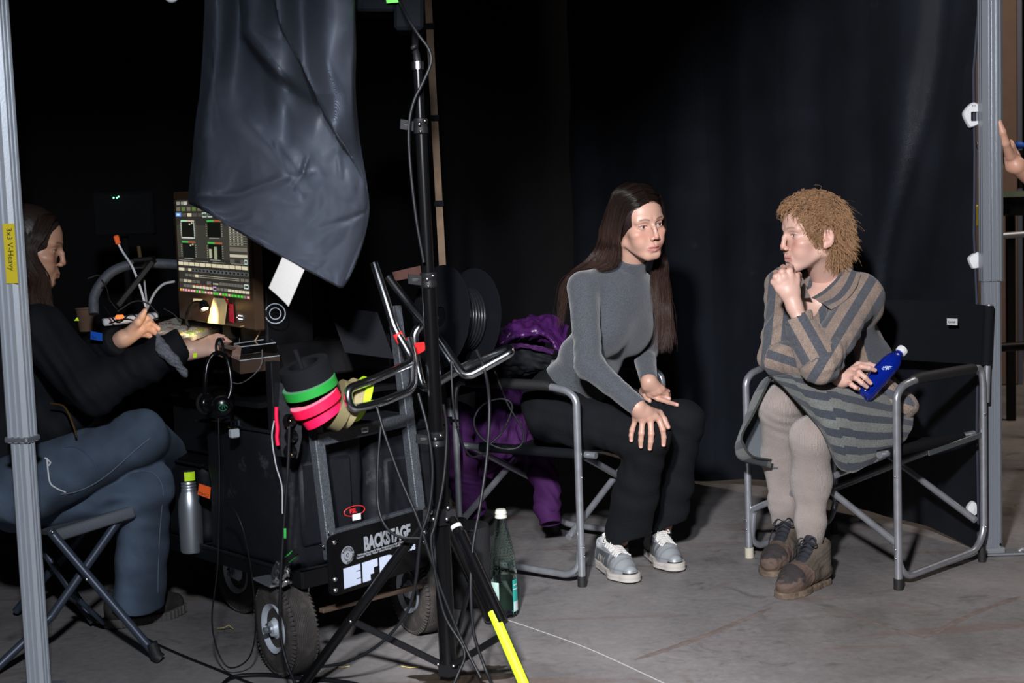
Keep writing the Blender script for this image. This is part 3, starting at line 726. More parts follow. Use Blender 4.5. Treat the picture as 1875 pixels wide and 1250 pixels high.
# ------------------------------------------------------------------ head
def head_sdf(p, neck, o):
    """local metres: y forward, z up, eye line z = 0"""
    X = np.abs(p.X); q = Fld(X, p.Y, p.Z)
    d = sd_ell(p, (0, -.012, .032), (.0735, .094, .085))
    d = su(d, sd_ell(p, (0, .038, .036), (.056, .046, .055)), .025)
    d = su(d, sd_ell(p, (0, .026, -.032), (.057, .052, .062)), .02)
    d = su(d, sd_ell(p, (0, .045, -.072), (.036, .040, .034)), .022)
    d = su(d, sd_cap(q, (.050, -.004, -.055), (.019, .060, -.094), .013, .012), .022)
    d = su(d, sd_cap(q, (.0, .0655, -.097), (.010, .064, -.096), .0145), .014)
    d = su(d, sd_ell(q, (.045, .052, -.024), (.019, .022, .015)), .018)
    d = su(d, sd_ell(q, (.032, .052, -.05), (.022, .025, .022)), .02)
    d = su(d, sd_cap(q, (.010, .0805, .0215), (.044, .0665, .020), .0075), .014)
    d = su(d, sd_ell(p, (0, .064, -.066), (.026, .024, .023)), .012)
    # eye sockets
    d = ss(d, sd_ell(q, (.031, .0865, .001), (.0165, .0115, .0115)), .011)
    # nose
    nl = o.get('nose', 1.0)
    d = su(d, chain(p, [(0, .0790, .016), (0, .0845+.010*nl, -.006), (0, .080+.0235*nl, -.028)], [.0066, .0070, .0078], .004), .010)
    d = su(d, sd_ell(p, (0, .079+.0245*nl, -.0345), (.0088, .0088, .0078)), .006)
    d = su(d, sd_ell(q, (.0115, .0915, -.0385), (.0062, .0085, .0066)), .006)
    d = ss(d, sd_ell(q, (.0055, .0985, -.0455), (.0034, .0055, .004)), .0025)
    # lips
    z0 = o.get('open', 0.0)
    d = su(d, sd_cap(q, (.002, .0872, -.0638), (.0225, .0785, -.0680), .0048, .0026), .006)
    d = su(d, sd_cap(q, (0, .0860, -.0752-z0), (.0195, .0785, -.0710-z0*.3), .0054, .0028), .006)
    d = ss(d, sd_cap(q, (0, .0950, -.0690-z0*.4), (.024, .0815, -.0694-z0*.2), .0016+z0*.45, .0009), .0016)
    d = ss(d, sd_ell(p, (0, .0905, -.0555), (.0035, .004, .0055)), .005)   # philtrum
    d = ss(d, sd_ell(p, (0, .0860, -.0865-z0), (.016, .005, .0035)), .008)
    # eyelids round the ball and the slit between them
    eb = (.0312, .0640, .0005)
    lid = sd_ell(q, eb, (.0148, .0142, .0134)); d = su(d, lid, .004)
    d = su(d, sd_cap(q, (.021, .0775, .0065), (.041, .0725, .0062), .0022), .003)
    op = o.get('eye', 1.0)
    d = ss(d, sd_ell(q, (.0315, .0800, -.0002), (.0140, .0105, .0046*op)), .0014)
    d = np.maximum(d, -sd_ell(q, eb, (.0116, .0116, .0116)))
    # ears
    R = np.array([[math.cos(.35), math.sin(.35), 0], [-math.sin(.35), math.cos(.35), 0], [0, 0, 1]])
    ec = (.0775, -.017, -.010)
    ear = sd_ell(q, ec, (.0070, .0185, .0300), R)
    ear = ss(ear, sd_ell(q, (.0855, -.0135, -.006), (.0065, .0115, .0200), R), .004)
    ear = su(ear, sd_cap(q, (.0775, -.006, -.012), (.0790, -.018, -.018), .0040), .004)
    ear = su(ear, sd_ell(q, (.0745, -.008, -.036), (.0055, .0075, .0085)), .006)
    d = su(d, ear, .005)
    # neck
    a = np.array(neck[0]); b_ = np.array(neck[1]); d = su(d, sd_cap(p, a, b_, neck[2], neck[3]), .02)
    for s_ in (-1, 1): d = su(d, sd_cap(p, (s_*.052, -.02, -.06), (s_*.012+b_[0], b_[1]+.035, b_[2]), .009, .010), .016)
    return d
def build_head(pos, fwd, up, neck_world, nr, o, h, sk, lips, brow, ruddy=.5, scale=1.0):
    M_ = frame(fwd, up); pos = np.asarray(pos, float)
    nb = M_@(np.asarray(neck_world)-pos)/scale
    neck = ((0, -.022, -.05), nb, nr[0], nr[1])
    lo = np.minimum([-.095, -.12, -.12], nb-.06); hi = np.maximum([.095, .125, .13], nb+.05)
    Vv, F = polygonise(lambda p: head_sdf(p, neck, o), lo, hi, h)
    x, y, z = np.abs(Vv[:, 0]), Vv[:, 1], Vv[:, 2]
    C = np.tile(np.array(sk), (len(Vv), 1)).astype(float)
    def blend(w, c):
        w = np.clip(w, 0, 1)[:, None]; C[:] = C*(1-w)+np.array(c)*w
    g = lambda cx, cy, cz, r: np.exp(-(((x-cx)/r[0])**2+((y-cy)/r[1])**2+((z-cz)/r[2])**2))
    red = np.array(sk)*np.array([1.08, .68, .66])
    blend(ruddy*.75*g(.038, .06, -.03, (.022, .05, .02)), red); blend(ruddy*g(0, .105, -.035, (.014, .02, .012)), red)
    blend(ruddy*.5*g(.078, -.017, -.012, (.012, .03, .035)), red)
    blend(.5*g(.031, .08, -.012, (.014, .02, .005)), np.array(sk)*[.8, .68, .7])
    blend(.45*g(.031, .08, .010, (.016, .02, .006)), np.array(sk)*[.78, .66, .66])
    z0 = o.get('open', 0)
    mw = 0; zc = -.0692-z0*.4
    lipw = np.exp(-((z-zc)/(.0072+z0*.6)*(1-x*14))**4)*np.clip((.0262-x)/.004, 0, 1)*(y > .0745)
    blend(.85*lipw, lips)
    blend(np.exp(-((z-zc)/(.0011+z0*.35))**2)*np.clip((.021-x)/.004, 0, 1)*(y > .07)*(y < .0915)*.85, (.05, .014, .014))
    bl = .0205+.0045*np.sin(np.clip((x-.012)/.034, 0, 1)*2.6)
    bw = np.exp(-((z-bl)/.0030)**2)*np.clip((x-.011)/.004, 0, 1)*np.clip((.049-x)/.008, 0, 1)*(y > .05)
    blend(o.get('browk', .8)*bw, brow)
    # lash line
    ex = (x-.0315)/.0155; lash = np.exp(-((z-.0052*np.sqrt(np.clip(1-ex**2, 0, 1))-.0)/.0016)**2)*(np.abs(ex) < 1)*(y > .068)
    blend(.75*lash, (.03, .018, .015))
    W_ = pos+(Vv*scale)@M_
    return (W_, F, C), M_
def eyeballs(parent, pos, M_, gaze, iris, scale=1.0):
    for s_ in (-1, 1):
        c = pos+(np.array([s_*.0312, .0640, .0005])*scale)@M_; g = unit(gaze); R = .0118*scale
        prof = []; cols = []
        for a, col in ((0, (.004,)*3), (.16, (.004,)*3), (.17, iris), (.40, tuple(i*.8 for i in iris)), (.50, tuple(i*.35 for i in iris)), (.54, (.42, .38, .37)), (.9, (.42, .36, .35)), (1.4, (.4, .3, .28)), (2.2, (.6, .4, .4)), (3.1416, (.6, .4, .4))):
            k = 1.0; prof.append((max(R*math.sin(a), 1e-5), R*math.cos(a))); cols += [col]*20
        b = MB(); b.lathe(c, prof, g, 20, col=np.array(cols)); b.build('eye', m_eye, parent, 180)
m_eye = mat('eye_surface', (.8, .8, .8), .08, attr=True, coat=1.0)

# ------------------------------------------------------------------ hands: world joints, metres
def hand_sdf(p, Hd):
    w = Hd['wrist']; d = None
    K = [f[0] for f in Hd['fingers']]; s = Hd.get('s', 1.0)
    for k, r in zip(K, (.0105, .011, .011, .010)):
        k2 = w+(k-w)*.45
        e = chain(p, [w, k2, k], [.0175*s, .0150*s, r*s], .01); d = e if d is None else su(d, e, .012)
    for a, b_ in zip(K, K[1:]): d = su(d, sd_cap(p, w+(a-w)*.85, w+(b_-w)*.85, .0095*s), .008)
    if 'thumb' in Hd:
        t = Hd['thumb']; d = su(d, chain(p, t, [.0145*s, .0122*s, .0098*s, .0075*s][:len(t)], .006), .010)
    for a, b_, r in Hd.get('mass', ()): d = su(d, sd_cap(p, a, b_, r), .012)
    d = su(d, sd_cap(p, Hd['arm'], w, .030*s, .0215*s), .02)
    for f, r0 in zip(Hd['fingers'], (.0091, .0093, .0090, .0081)):
        rs = [r0*s*1.06, r0*s, r0*s*.94, r0*s*.80][:len(f)]; e = chain(p, f, rs, .0025)
        e = su(e, sd_ell(p, f[1], (r0*s*1.02,)*3), .004)
        d = su(d, e, .0045)
    return d
def build_hand(Hd, h, sk, lo=None, hi=None):
    A = np.vstack([np.vstack(f) for f in Hd['fingers']]+[np.atleast_2d(Hd['wrist']), np.atleast_2d(Hd['arm'])]+([np.vstack(Hd['thumb'])] if 'thumb' in Hd else []))
    Vv, F = polygonise(lambda p: hand_sdf(p, Hd), A.min(0)-.036, A.max(0)+.036, h)
    C = np.tile(np.array(sk), (len(Vv), 1)).astype(float)
    red = np.array(sk)*np.array([1.06, .72, .68])
    for f in Hd['fingers']:
        for j, k in ((0, .45), (1, .45), (len(f)-1, .55)):
            w = np.exp(-((Vv-f[j])**2).sum(1)/(.011**2))[:, None]*k; C = C*(1-w)+red*w
        tip = f[-1]; pr = f[-2]; ax_ = unit(tip-pr); vd = unit(CAM-tip); nl = unit(vd-ax_*np.dot(vd, ax_))
        c = tip+nl*.006+ax_*.001; w = (np.exp(-(((Vv-c)**2).sum(1)/(.0050**2))**2)*.6)[:, None]
        if Hd.get('nails', True): C = C*(1-w)+np.array([.72, .50, .46])*w
    return Vv, F, C

def coarse(f, lo, hi, h, sk):
    Vv, F = polygonise(f, lo, hi, h); return Vv, F, np.tile(np.array(sk), (len(Vv), 1)).astype(float)
def dotp(p, c, a): return (p.X-c[0])*a[0]+(p.Y-c[1])*a[1]+(p.Z-c[2])*a[2]
def bounds(P, r): P = np.vstack(P); return P.min(0)-r, P.max(0)+r

# ------------------------------------------------------------------ hair strands
def strands(name, arrs, radius, material, parent, tip=.3):
    """arrs: list of (n,3) point arrays in world metres"""
    hc = bpy.data.hair_curves.new(name); hc.add_curves([len(a) for a in arrs])
    P = np.vstack(arrs)-np.array(wloc(parent)); hc.attributes['position'].data.foreach_set('vector', P.astype(np.float32).ravel())
    ra = hc.attributes.get('radius') or hc.attributes.new('radius', 'FLOAT', 'POINT')
    R = np.concatenate([np.interp(np.linspace(0, 1, len(a)), [0, .15, .75, 1], [radius*.8, radius, radius*.8, radius*tip]) for a in arrs])
    ra.data.foreach_set('value', R.astype(np.float32))
    hc.materials.append(material)
    o = bpy.data.objects.new(name, hc); COL.objects.link(o); o.parent = parent; return o
def family(guides, n, seed, spread0, spread1, npt=26, wave=(0, 1), clump=10):
    r = np.random.RandomState(seed); G = np.array([rows_interp(g, npt) for g in guides]); out = []
    cl = [(r.rand()*(len(G)-1), r.randn(3)) for _ in range(max(4, n//clump))]
    t = np.linspace(0, 1, npt)
    for i in range(n):
        u, off = cl[r.randint(len(cl))]; u = np.clip(u+r.randn()*.10, 0, len(G)-1.001); k = int(u); f = u-k
        c = G[k]*(1-f)+G[k+1]*f; sp = spread0+(spread1-spread0)*t
        j = r.randn(3)*.35; of = off*.75+j
        ph = r.rand()*6.3; wv = wave[0]*np.sin(t*wave[1]*6.28+off[0]*3+ph*.15)
        wv2 = wave[0]*np.cos(t*wave[1]*5.1+off[1]*3+ph*.15)
        fly = (r.rand() < .06)*r.randn(3)*.012
        c = c+sp[:, None]*of[None]+wv[:, None]*np.array([1, .3, 0])*t[:, None]+wv2[:, None]*np.array([.2, 1, 0])*t[:, None]+(t**2)[:, None]*fly
        L_ = 1-.42*r.rand()**1.3; m_ = max(6, int(npt*L_)); out.append(c[:m_])
    return out

# ------------------------------------------------------------------ shoes (heel point on the floor, toe direction)
def foot2(p, k=1.0):
    q = Fld(p.X, p.Y, p.X*0); return chain(q, [(0, .038*k, 0), (.003, .11*k, 0), (.004, .185*k, 0), (.0, .228*k, 0)], [.0335, .034, .0445, .034], .02)
def shoe_parts(heel, direction, k=1.0):
    d = unit([direction[0], direction[1], 0]); r = np.array([d[1], -d[0], 0]); M_ = np.array([r, d, [0, 0, 1]]); heel = np.array([heel[0], heel[1], 0]); return heel, M_
def sneaker(parent, heel, direction, name='sneaker', k=1.04, lab=None):
    heel, M_ = shoe_parts(heel, direction); h = .0022
    def upper(p):
        d = chain(p, [(0, .042, .05), (0, .12*k, .046), (.002, .185*k, .036), (0, .232*k, .030)], [.034, .037, .0385, .027], .02)
        d = su(d, sd_cap(p, (0, .045, .05), (0, .042, .088), .034, .033), .02); d = su(d, sd_cap(p, (0, .085, .078), (0, .165*k, .052), .030, .030), .02)
        d = ss(d, sd_cap(p, (0, .045, .135), (0, .05, .085), .036, .026), .004)
        for yy in (.075, .09, .105): d = d-.0012*np.exp(-((p.Y-yy-.25*(p.Z-.04))/.0028)**2)*(p.Z < .075)
        d = d-.0016*(np.exp(-((p.Y-.195*k+np.abs(p.X)*.5)/.004)**2))
        return np.maximum(d, .024-p.Z)
    def sole(p, t0=0.0, t1=1.0):
        top = .036-.010*np.clip(p.Y/.2, 0, 1)+.006*np.clip((p.Y-.20)/.06, 0, 1); mid = .004*np.exp(-((p.Y-.115)/.03)**2)
        d = np.maximum(foot2(p, k)-.004+mid+.0004*np.sin(p.Z*520), np.abs(p.Z-.006-(top-.006)/2)-(top-.006)/2)
        return d+.0
    def out(p): return np.maximum(np.maximum(foot2(p, k)-.0035, np.abs(p.Z-.0045)-.0045), -(np.abs(((p.Y*1000) % 11)-5.5)-4.6)*.001-(p.Z-.004)*.5)
    lo, hi = V(-.06, -.01, -.004), V(.06, .285, .14)
    for nm, f, mt in (('upper', upper, m_snk), ('midsole', sole, m_sole), ('outsole', out, m_rubber)):
        Vv, F = polygonise(f, lo, hi, h); C = None
        if nm == 'upper':
            C = np.tile(np.array([.30, .315, .33]), (len(Vv), 1)); x, y, z = Vv.T
            def bl(w, c): 
                w = np.clip(w, 0, 1)[:, None]; C[:] = C*(1-w)+np.array(c)*w
            bl(((np.abs(x) > .02) & (y > .045) & (y < .15) & (z < .078))*1.0, (.10, .11, .12))
            for yy in (.062, .076, .09, .104, .118): bl(np.exp(-((y-yy-.35*(z-.04))/.0022)**2)*(np.abs(x) > .018)*(z < .062)*(z > .034), (.50, .48, .42))
            bl(np.exp(-((y-.150-.6*(z-.03))/.004)**2)*.8, (.13, .14, .15)); bl(np.exp(-((y-.205-.25*(z-.03))/.003)**2)*.6, (.16, .17, .18)); bl(np.exp(-((z-.040)/.0025)**2)*(y > .06)*.6, (.15, .16, .17)); bl((z > .082)*(y < .08)*1.0, (.55, .56, .57)); bl(((y > .236*k) & (z < .036))*1.0, (.02, .02, .025))
            bl(((np.abs(x) > .012) & (y > .15) & (y < .19) & (z < .055))*.6, (.22, .23, .24))
            bl(((y < .022) & (z < .07))*.8, (.14, .15, .17))
        meshobj(nm, heel+Vv@M_, F, mt, parent, C) if 0 else None
        ob = meshobj(nm if nm != 'upper' else name, heel+Vv@M_, F, mt, parent if nm == 'upper' else sh, C)
        if nm == 'upper':
            sh = ob
            if lab: ob['label'] = lab
    sh_off = heel
    b = MB(); tg = MB()
    T = lambda x, y, z: heel+np.array([x, y, z])@M_
    def tz(x, y):
        zz = np.linspace(.14, .03, 56); dv = upper(Fld(np.full(56, x), np.full(56, y), zz)); i = np.argmax(dv < 0); return zz[i] if dv[i] < 0 else .05
    S_ = lambda x, y, e: T(x, y, tz(x, y)+e)
    for i in range(7):
        y = .090+i*.0150*k
        b.tube([S_(-.027, y+.006, .001), S_(-.013, y+.004, .004), S_(.011, y-.002, .005), S_(.027, y-.004, .001)], .0027, 6, smooth=3)
        b.tube([S_(.027, y+.008, .001), S_(.012, y+.006, .005), S_(-.013, y, .006), S_(-.027, y-.002, .001)], .0025, 6, smooth=3)
    for q in range(0): pass
    b.tube([T(0, .092, .112), T(.02, .085, .122), T(.034, .10, .105), T(.012, .095, .107)], .0024, 6, smooth=5)
    b.tube([T(0, .092, .108), T(-.022, .09, .116), T(-.033, .11, .098), T(-.01, .097, .107)], .0024, 6, smooth=5)
    b.tube([T(0, .092, .109), T(.014, .12, .108), T(.028, .145, .085)], .0022, 6, smooth=5)
    b.build('laces', mat('lace_white', (.60, .57, .54), .8), sh, 60)
    G = [[T(x, .070, .126+.008*(1-(x/.024)**2)) for x in np.linspace(-.024, .024, 9)]]+[[S_(x, y, .0015) for x in np.linspace(-.022, .022, 9)] for y in (.088, .105, .125, .145, .165, .186)]
    tg.grid(G, .005); tg.build('tongue', mat('tongue_white', (.55, .54, .53), .7), sh, 60)
    return sh
m_snk = mat('silver_upper', (.4, .4, .4), .36, .2, attr=True, bump=.15, bscale=500)
m_sole = mat('cream_sole', (.42, .385, .35), .6)
def boot(parent, heel, direction, label, k=1.0, seed=1):
    heel, M_ = shoe_parts(heel, direction); h = .0024
    def up(p):
        d = chain(p, [(0, .042, .05), (0, .12, .050), (.002, .185, .044), (0, .224, .036)], [.036, .039, .043, .036], .022)
        d = su(d, sd_cap(p, (0, .05, .05), (0, .046, .142), .041, .041), .025); d = su(d, sd_cap(p, (0, .08, .10), (0, .15, .062), .034, .034), .02)
        d = ss(d, sd_cap(p, (0, .046, .18), (0, .046, .125), .038, .034), .003)
        d = d+.0018*wob(p, seed, 110)+.0012*folds(p, seed+1, 150, (0, .5, 1))
        d = d-.0022*np.exp(-((p.Y-.176+.5*np.abs(p.X)**1.5*8)/.0025)**2)*(p.Z < .09)
        d = np.maximum(d, (p.Z-.150-.01*np.sin(p.X*60)))
        return np.maximum(d, .014-p.Z)
    def sl(p): return np.maximum(foot2(p)-.005+.0012*wob(p, seed+5, 260), np.abs(p.Z-.0095)-.0095)
    lo, hi = V(-.062, -.012, -.004), V(.062, .275, .16)
    Vv, F = polygonise(up, lo, hi, h); x, y, z = Vv.T; P_ = pts(Vv)
    C = np.tile(np.array([.075, .060, .045]), (len(Vv), 1))
    def bl(w, c):
        w = np.clip(w, 0, 1)[:, None]; C[:] = C*(1-w)+np.array(c)*w
    nz = wob(P_, seed+8, 90); nz2 = wob(P_, seed+9, 300)
    bl(.35*(nz+.3), (.10, .075, .058)); bl(.3*nz2, (.07, .055, .045))
    bl((y > .176-.5*np.abs(x)**1.5*8)*(z < .1), (.105, .068, .054))
    bl(np.clip((nz2*.5+nz*.5+(z-.048)*50)*1.6, 0, 1)*(y > .186)*.85, (.016, .016, .019))
    bl((z < .03)*.6, (.10, .06, .045))
    sh = meshobj('boot', heel+Vv@M_, F, mat('suede', (.1, .08, .06), .85, attr=True, bump=.5, bscale=200), parent, C, label=label)
    Vv, F = polygonise(sl, lo, hi, h); meshobj('sole', heel+Vv@M_, F, mat('boot_sole', (.12, .085, .06), .85, bump=.5, bscale=120, var=.4, vscale=50), sh)
    T = lambda a, b_, c: heel+np.array([a, b_, c])@M_
    tg = MB(); G = [[T(xx, yy+.004*(1-(xx/.02)**2), zz+.008*(1-(xx/.02)**2)) for xx in np.linspace(-.02, .02, 7)] for yy, zz in ((.086, .160), (.094, .140), (.108, .122), (.128, .106), (.155, .090))]
    tg.grid(G, .005); tg.build('tongue', mat('black_cloth_tongue', (.018, .02, .026), .7, bump=.4, bscale=100), sh, 60)
    b = MB(); r = random.Random(seed)
    for i in range(5):
        yy, zz = .098+i*.0125, .146-i*.0125
        b.tube([T(-.021, yy+.004, zz-.006), T(0, yy+.008, zz+.007), T(.021, yy-.002, zz-.004)], .0021, 6, smooth=4)
        b.tube([T(.021, yy+.006, zz-.008), T(0, yy+.010, zz+.006), T(-.021, yy-.001, zz-.004)], .0021, 6, smooth=4)
    b.tube([T(0, .10, .150), T(-.02, .105, .165), T(-.042, .12, .150), T(-.025, .115, .140), T(0, .105, .150)], .0022, 6, smooth=6)
    b.tube([T(0, .10, .150), T(.018, .115, .160), T(.030, .125, .140), T(.012, .115, .142), T(0, .105, .150)], .0022, 6, smooth=6)
    b.tube([T(0, .10, .150), T(.03, .115, .130), T(.046, .125, .08), T(.052, .125, .035), T(.056, .128, .012)], .0021, 6, smooth=6)
    b.build('laces', mat('lace_black', (.012, .014, .02), .8), sh, 60)
    return sh

# ================================================================== woman in the grey turtleneck
A = {}
hipn, hipf = at(1012, 762, 4.80), at(1075, 735, 5.02)
kn_n, kn_f = at(1186, 798, 4.52), at(1250, 772, 4.78)
an_n, an_f = at(1144, 1005, 4.755), at(1212, 1000, 4.90)
pel, waist, chest, nkb = at(1040, 728, 4.92), at(1082, 655, 4.86), at(1128, 570, 4.79), at(1150, 497, 4.76)
shn, shf = at(1068, 526, 4.67), at(1190, 530, 4.94)
eln, elf = at(1078, 668, 4.56), at(1178, 640, 4.93)
wrn, wrf = at(1167, 744, 4.43), at(1187, 691, 4.79)
rootA = thing('person', 'woman in a grey turtleneck and black trousers leaning forward on the middle chair', 'person', (pel[0], pel[1], 0))
ncol = nkb+unit(at(1160, 462, 4.71)-nkb)*.072
sA = unit(shf-shn); uA = unit(nkb-pel); fA = unit(np.cross(uA, sA)); fA = fA if fA[1] < 0 else -fA; uA = np.cross(sA, fA); uA = uA if uA[2] > 0 else -uA
RA = np.array([sA, fA, uA])
def sweater(p):
    d = sd_ell(p, chest, (.148, .098, .155), RA)
    d = su(d, sd_ell(p, waist, (.128, .098, .13), RA), .05); d = su(d, sd_ell(p, pel+uA*.04, (.135, .108, .10), RA), .05)
    for s_, z in ((-.068, 0), (.068, 0)): d = su(d, sd_ell(p, chest+sA*s_+fA*.066-uA*.055, (.062, .052, .070), RA), .055)
    d = su(d, sd_cap(p, shn+uA*.0, nkb+uA*-.02, .052, .05), .04); d = su(d, sd_cap(p, shf, nkb+uA*-.02, .052, .05), .04)
    d = su(d, np.maximum(sd_cap(p, nkb-uA*.01, ncol+unit(ncol-nkb)*.03, .057, .053), dotp(p, ncol, unit(ncol-nkb))), .012)
    d = d-.0015*np.sin(((p.X-nkb[0])*uA[0]+(p.Y-nkb[1])*uA[1]+(p.Z-nkb[2])*uA[2])*260)*near(p, nkb+uA*.035, .06)
    tw = near(p, waist, .15); d = d+.0045*folds(p, 3, 42, uA+.3*sA)*tw
    arm = chain(p, [shn, eln, wrn], [.052, .043, .031], .03)
    arm = arm+.0035*folds(p, 8, 90, unit(eln-shn))*near(p, eln, .075)+.0015*folds(p, 9, 60, unit(wrn-eln))
    ax_ = unit(wrn-eln); cut = (p.X-wrn[0])*ax_[0]+(p.Y-wrn[1])*ax_[1]+(p.Z-wrn[2])*ax_[2]-.006
    arm = np.maximum(arm, cut)
    d = su(d, arm, .012)
    arm = chain(p, [shf, elf, wrf], [.052, .043, .031], .03); ax_ = unit(wrf-elf)
    arm = arm+.003*folds(p, 12, 80, ax_)*near(p, elf, .08)
    cut = (p.X-wrf[0])*ax_[0]+(p.Y-wrf[1])*ax_[1]+(p.Z-wrf[2])*ax_[2]-.020; arm = np.maximum(arm, cut)
    d = su(d, arm, .012)
    hemc = pel+uA*.055; hem = -((p.X-hemc[0])*uA[0]+(p.Y-hemc[1])*uA[1]+(p.Z-hemc[2])*uA[2])
    near_torso = sd_ell(p, pel, (.2, .17, .16), RA)
    return np.maximum(d, np.where(near_torso < 0, hem, -1))
lo, hi = bounds([pel, shn, shf, eln, elf, wrn, wrf, nkb], .16)
Vv, F = polygonise(sweater, lo, hi, .0048)
def knit_mat(name, c1, c2):
    M = mat(name, c1, .9, bump=.8, bscale=230, sheen=.3); N = M.node_tree.nodes; L = M.node_tree.links; b = N['Principled BSDF']
    tc = N.new('ShaderNodeTexCoord'); n = N.new('ShaderNodeTexNoise'); n.inputs['Scale'].default_value = 520; n.inputs['Detail'].default_value = 4
    L.new(tc.outputs['Object'], n.inputs['Vector']); r = N.new('ShaderNodeValToRGB'); L.new(n.outputs['Fac'], r.inputs[0])
    r.color_ramp.elements[0].position = .30; r.color_ramp.elements[1].position = .72; r.color_ramp.elements[0].color = c1+(1,); r.color_ramp.elements[1].color = c2+(1,)
    L.new(r.outputs[0], b.inputs['Base Color']); return M
swA = meshobj('sweater', Vv, F, knit_mat('grey_knit', (.020, .0225, .028), (.088, .094, .108)), rootA, label='grey ribbed turtleneck sweater')
def trousers(p):
    d = sd_ell(p, pel, (.165, .125, .12), RA); d = su(d, sd_ell(p, pel-fA*.02-V(0, 0, .06), (.17, .14, .10), RA), .05)
    mn = (hipn+kn_n)/2
    l1 = chain(p, [hipn, kn_n], [.096, .070], .02); l1 = su(l1, chain(p, [kn_n, kn_n*.5+an_n*.5, an_n], [.070, .071, .080], .03), .03)
    l2 = chain(p, [hipf, kn_f], [.094, .068], .02); l2 = su(l2, chain(p, [kn_f, kn_f*.5+an_f*.5, an_f], [.068, .068, .076], .03), .03)
    for kk, aa, nm in ((kn_n, an_n, 1), (kn_f, an_f, 2)):
        sh_ = unit(aa-kk)
        cut = lambda q, c=aa+V(0, 0, .0): (c[2]-q.Z)
        w = near(p, kk, .12)
        if nm == 1: l1 = l1+.007*folds(p, 21, 46, V(-.3, .6, .7))*near(p, kk+V(-.03, .05, -.03), .12)+.004*folds(p, 22, 40, V(.4, 0, .9))
        else: l2 = l2+.006*folds(p, 25, 46, V(-.3, .6, .7))*w+.004*folds(p, 26, 40, V(.4, 0, .9))
    d = su(d, l1, .03); d = su(d, l2, .02)
    d = d+.004*folds(p, 29, 30, V(.6, -.3, .5))*near(p, (hipn+kn_n)/2, .2)
    xm = (an_n[0]+an_f[0])/2; xa = np.where(p.X < xm-.01, an_n[0], an_f[0])
    cut = .104+.038*np.clip((p.X-xa+.02)/.09, -.4, 1)+.006*np.sin(p.X*40)-p.Z
    return np.maximum(d, cut)
lo, hi = bounds([pel, hipn, hipf, kn_n, kn_f, an_n, an_f], .18); lo[2] = .04
Vv, F = polygonise(trousers, lo, hi, .0062)
trA = meshobj('trousers', Vv, F, mat('black_twill', (.0045, .005, .0068), .9, bump=.5, bscale=140, spec=.25, dirt=((.03, .03, .035), 9, .68, .5)), rootA)
SKA = (.49, .285, .215)
def legsf(p): return np.minimum(trousers(p), 9)
def fin(f, lst, r=.0085, d0=4.3): return [onto(f, x, y, d0, r+e) for x, y, e in lst]
fingers = [fin(trousers, [(1206, 766.5, .016), (1213.5, 786, .006), (1215.5, 800, .002), (1215, 814, .001)]),
           fin(trousers, [(1191, 768, .018), (1192.5, 794, .006), (1191.5, 808, .002), (1190, 821, .001)]),
           fin(trousers, [(1176.5, 770, .016), (1174.5, 793, .006), (1173.5, 806, .002), (1173.5, 817, .001)]),
           fin(trousers, [(1163.5, 768, .014), (1157.5, 787, .005), (1155.8, 797, .002), (1156, 806, .001)], .0075)]
thumb = [wrn*.75+fingers[0][0]*.25+V(.01, 0, 0), onto(trousers, 1207, 757, 4.3, .018), onto(trousers, 1216, 768, 4.3, .010), onto(trousers, 1223.5, 782, 4.3, .008)]
HA1 = dict(wrist=wrn, arm=eln*.5+wrn*.5, fingers=fingers, thumb=thumb)
T2 = lambda x, y, o: onto(trousers, x, y, 4.35, o)
wh2 = at(1188, 698, 4.775); print('far hand depth', T2(1198, 722, .01))
k1, k2, k3, k4 = T2(1189, 722, .030), T2(1198, 720, .034), T2(1207, 717, .034), T2(1213, 712, .036)
fingers = [[k1, T2(1205, 730, .014), T2(1223, 736, .010), T2(1240, 741, .007)], [k2, T2(1214, 726, .016)+V(0, .012, 0), T2(1226, 731, .010)+V(0, .02, 0)],
           [k3, k3+V(.026, .020, -.012), k3+V(.036, .035, -.030)], [k4, k4+V(.020, .025, -.012), k4+V(.026, .045, -.028)]]
thumb = [wh2*.6+k1*.4+V(-.012, -.006, 0), T2(1177, 717, .024), T2(1184, 728, .014), T2(1190, 734, .010)]
HA2 = dict(mass=[(wh2, T2(1181, 715, .022), .015), (wh2, T2(1211, 711, .030), .014), (T2(1181, 715, .022), T2(1209, 713, .030), .013), (wh2, T2(1197, 711, .026), .023)], s=.93, wrist=wh2, arm=elf*.6+wrf*.4, fingers=fingers, thumb=thumb)
hfA = unit(V(.46, -.88, -.07)); upA = unit(V(-.10, -.06, 1))
eyeA = at(1192, 413.5, 4.585); hcA = eyeA-hfA*.074
headA, MA = build_head(hcA, hfA, upA, nkb, (.047, .050), dict(open=.002, eye=1.0, nose=.86), .0017, SKA, (.42, .15, .13), (.05, .028, .02), .55)
ankn, ankf = V(.338, 4.752, .085), V(.499, 4.880, .085)
def coreA(p):
    d = chain(p, [nkb, chest, waist, pel], [.045, .07, .08, .09], .05); d = su(d, chain(p, [nkb, shn, eln, eln*.4+wrn*.6], [.035, .035, .03, .024], .02), .02)
    d = su(d, chain(p, [nkb, shf, elf, elf*.4+wrf*.6], [.035, .035, .03, .024], .02), .02)
    d = su(d, chain(p, [pel, hipn, kn_n, ankn], [.07, .06, .045, .029], .02), .02); return su(d, chain(p, [pel, hipf, kn_f, ankf], [.07, .06, .045, .029], .02), .02)
lo, hi = bounds([pel, shn, shf, eln, elf, wrn, nkb, kn_n, kn_f, an_n, an_f], .1)
Vv, F, C = merge([headA, build_hand(HA1, .0018, SKA), build_hand(HA2, .0018, SKA), coarse(coreA, lo, hi, .012, SKA)])
bodyA = meshobj('body', Vv, F, m_skin, rootA, C)
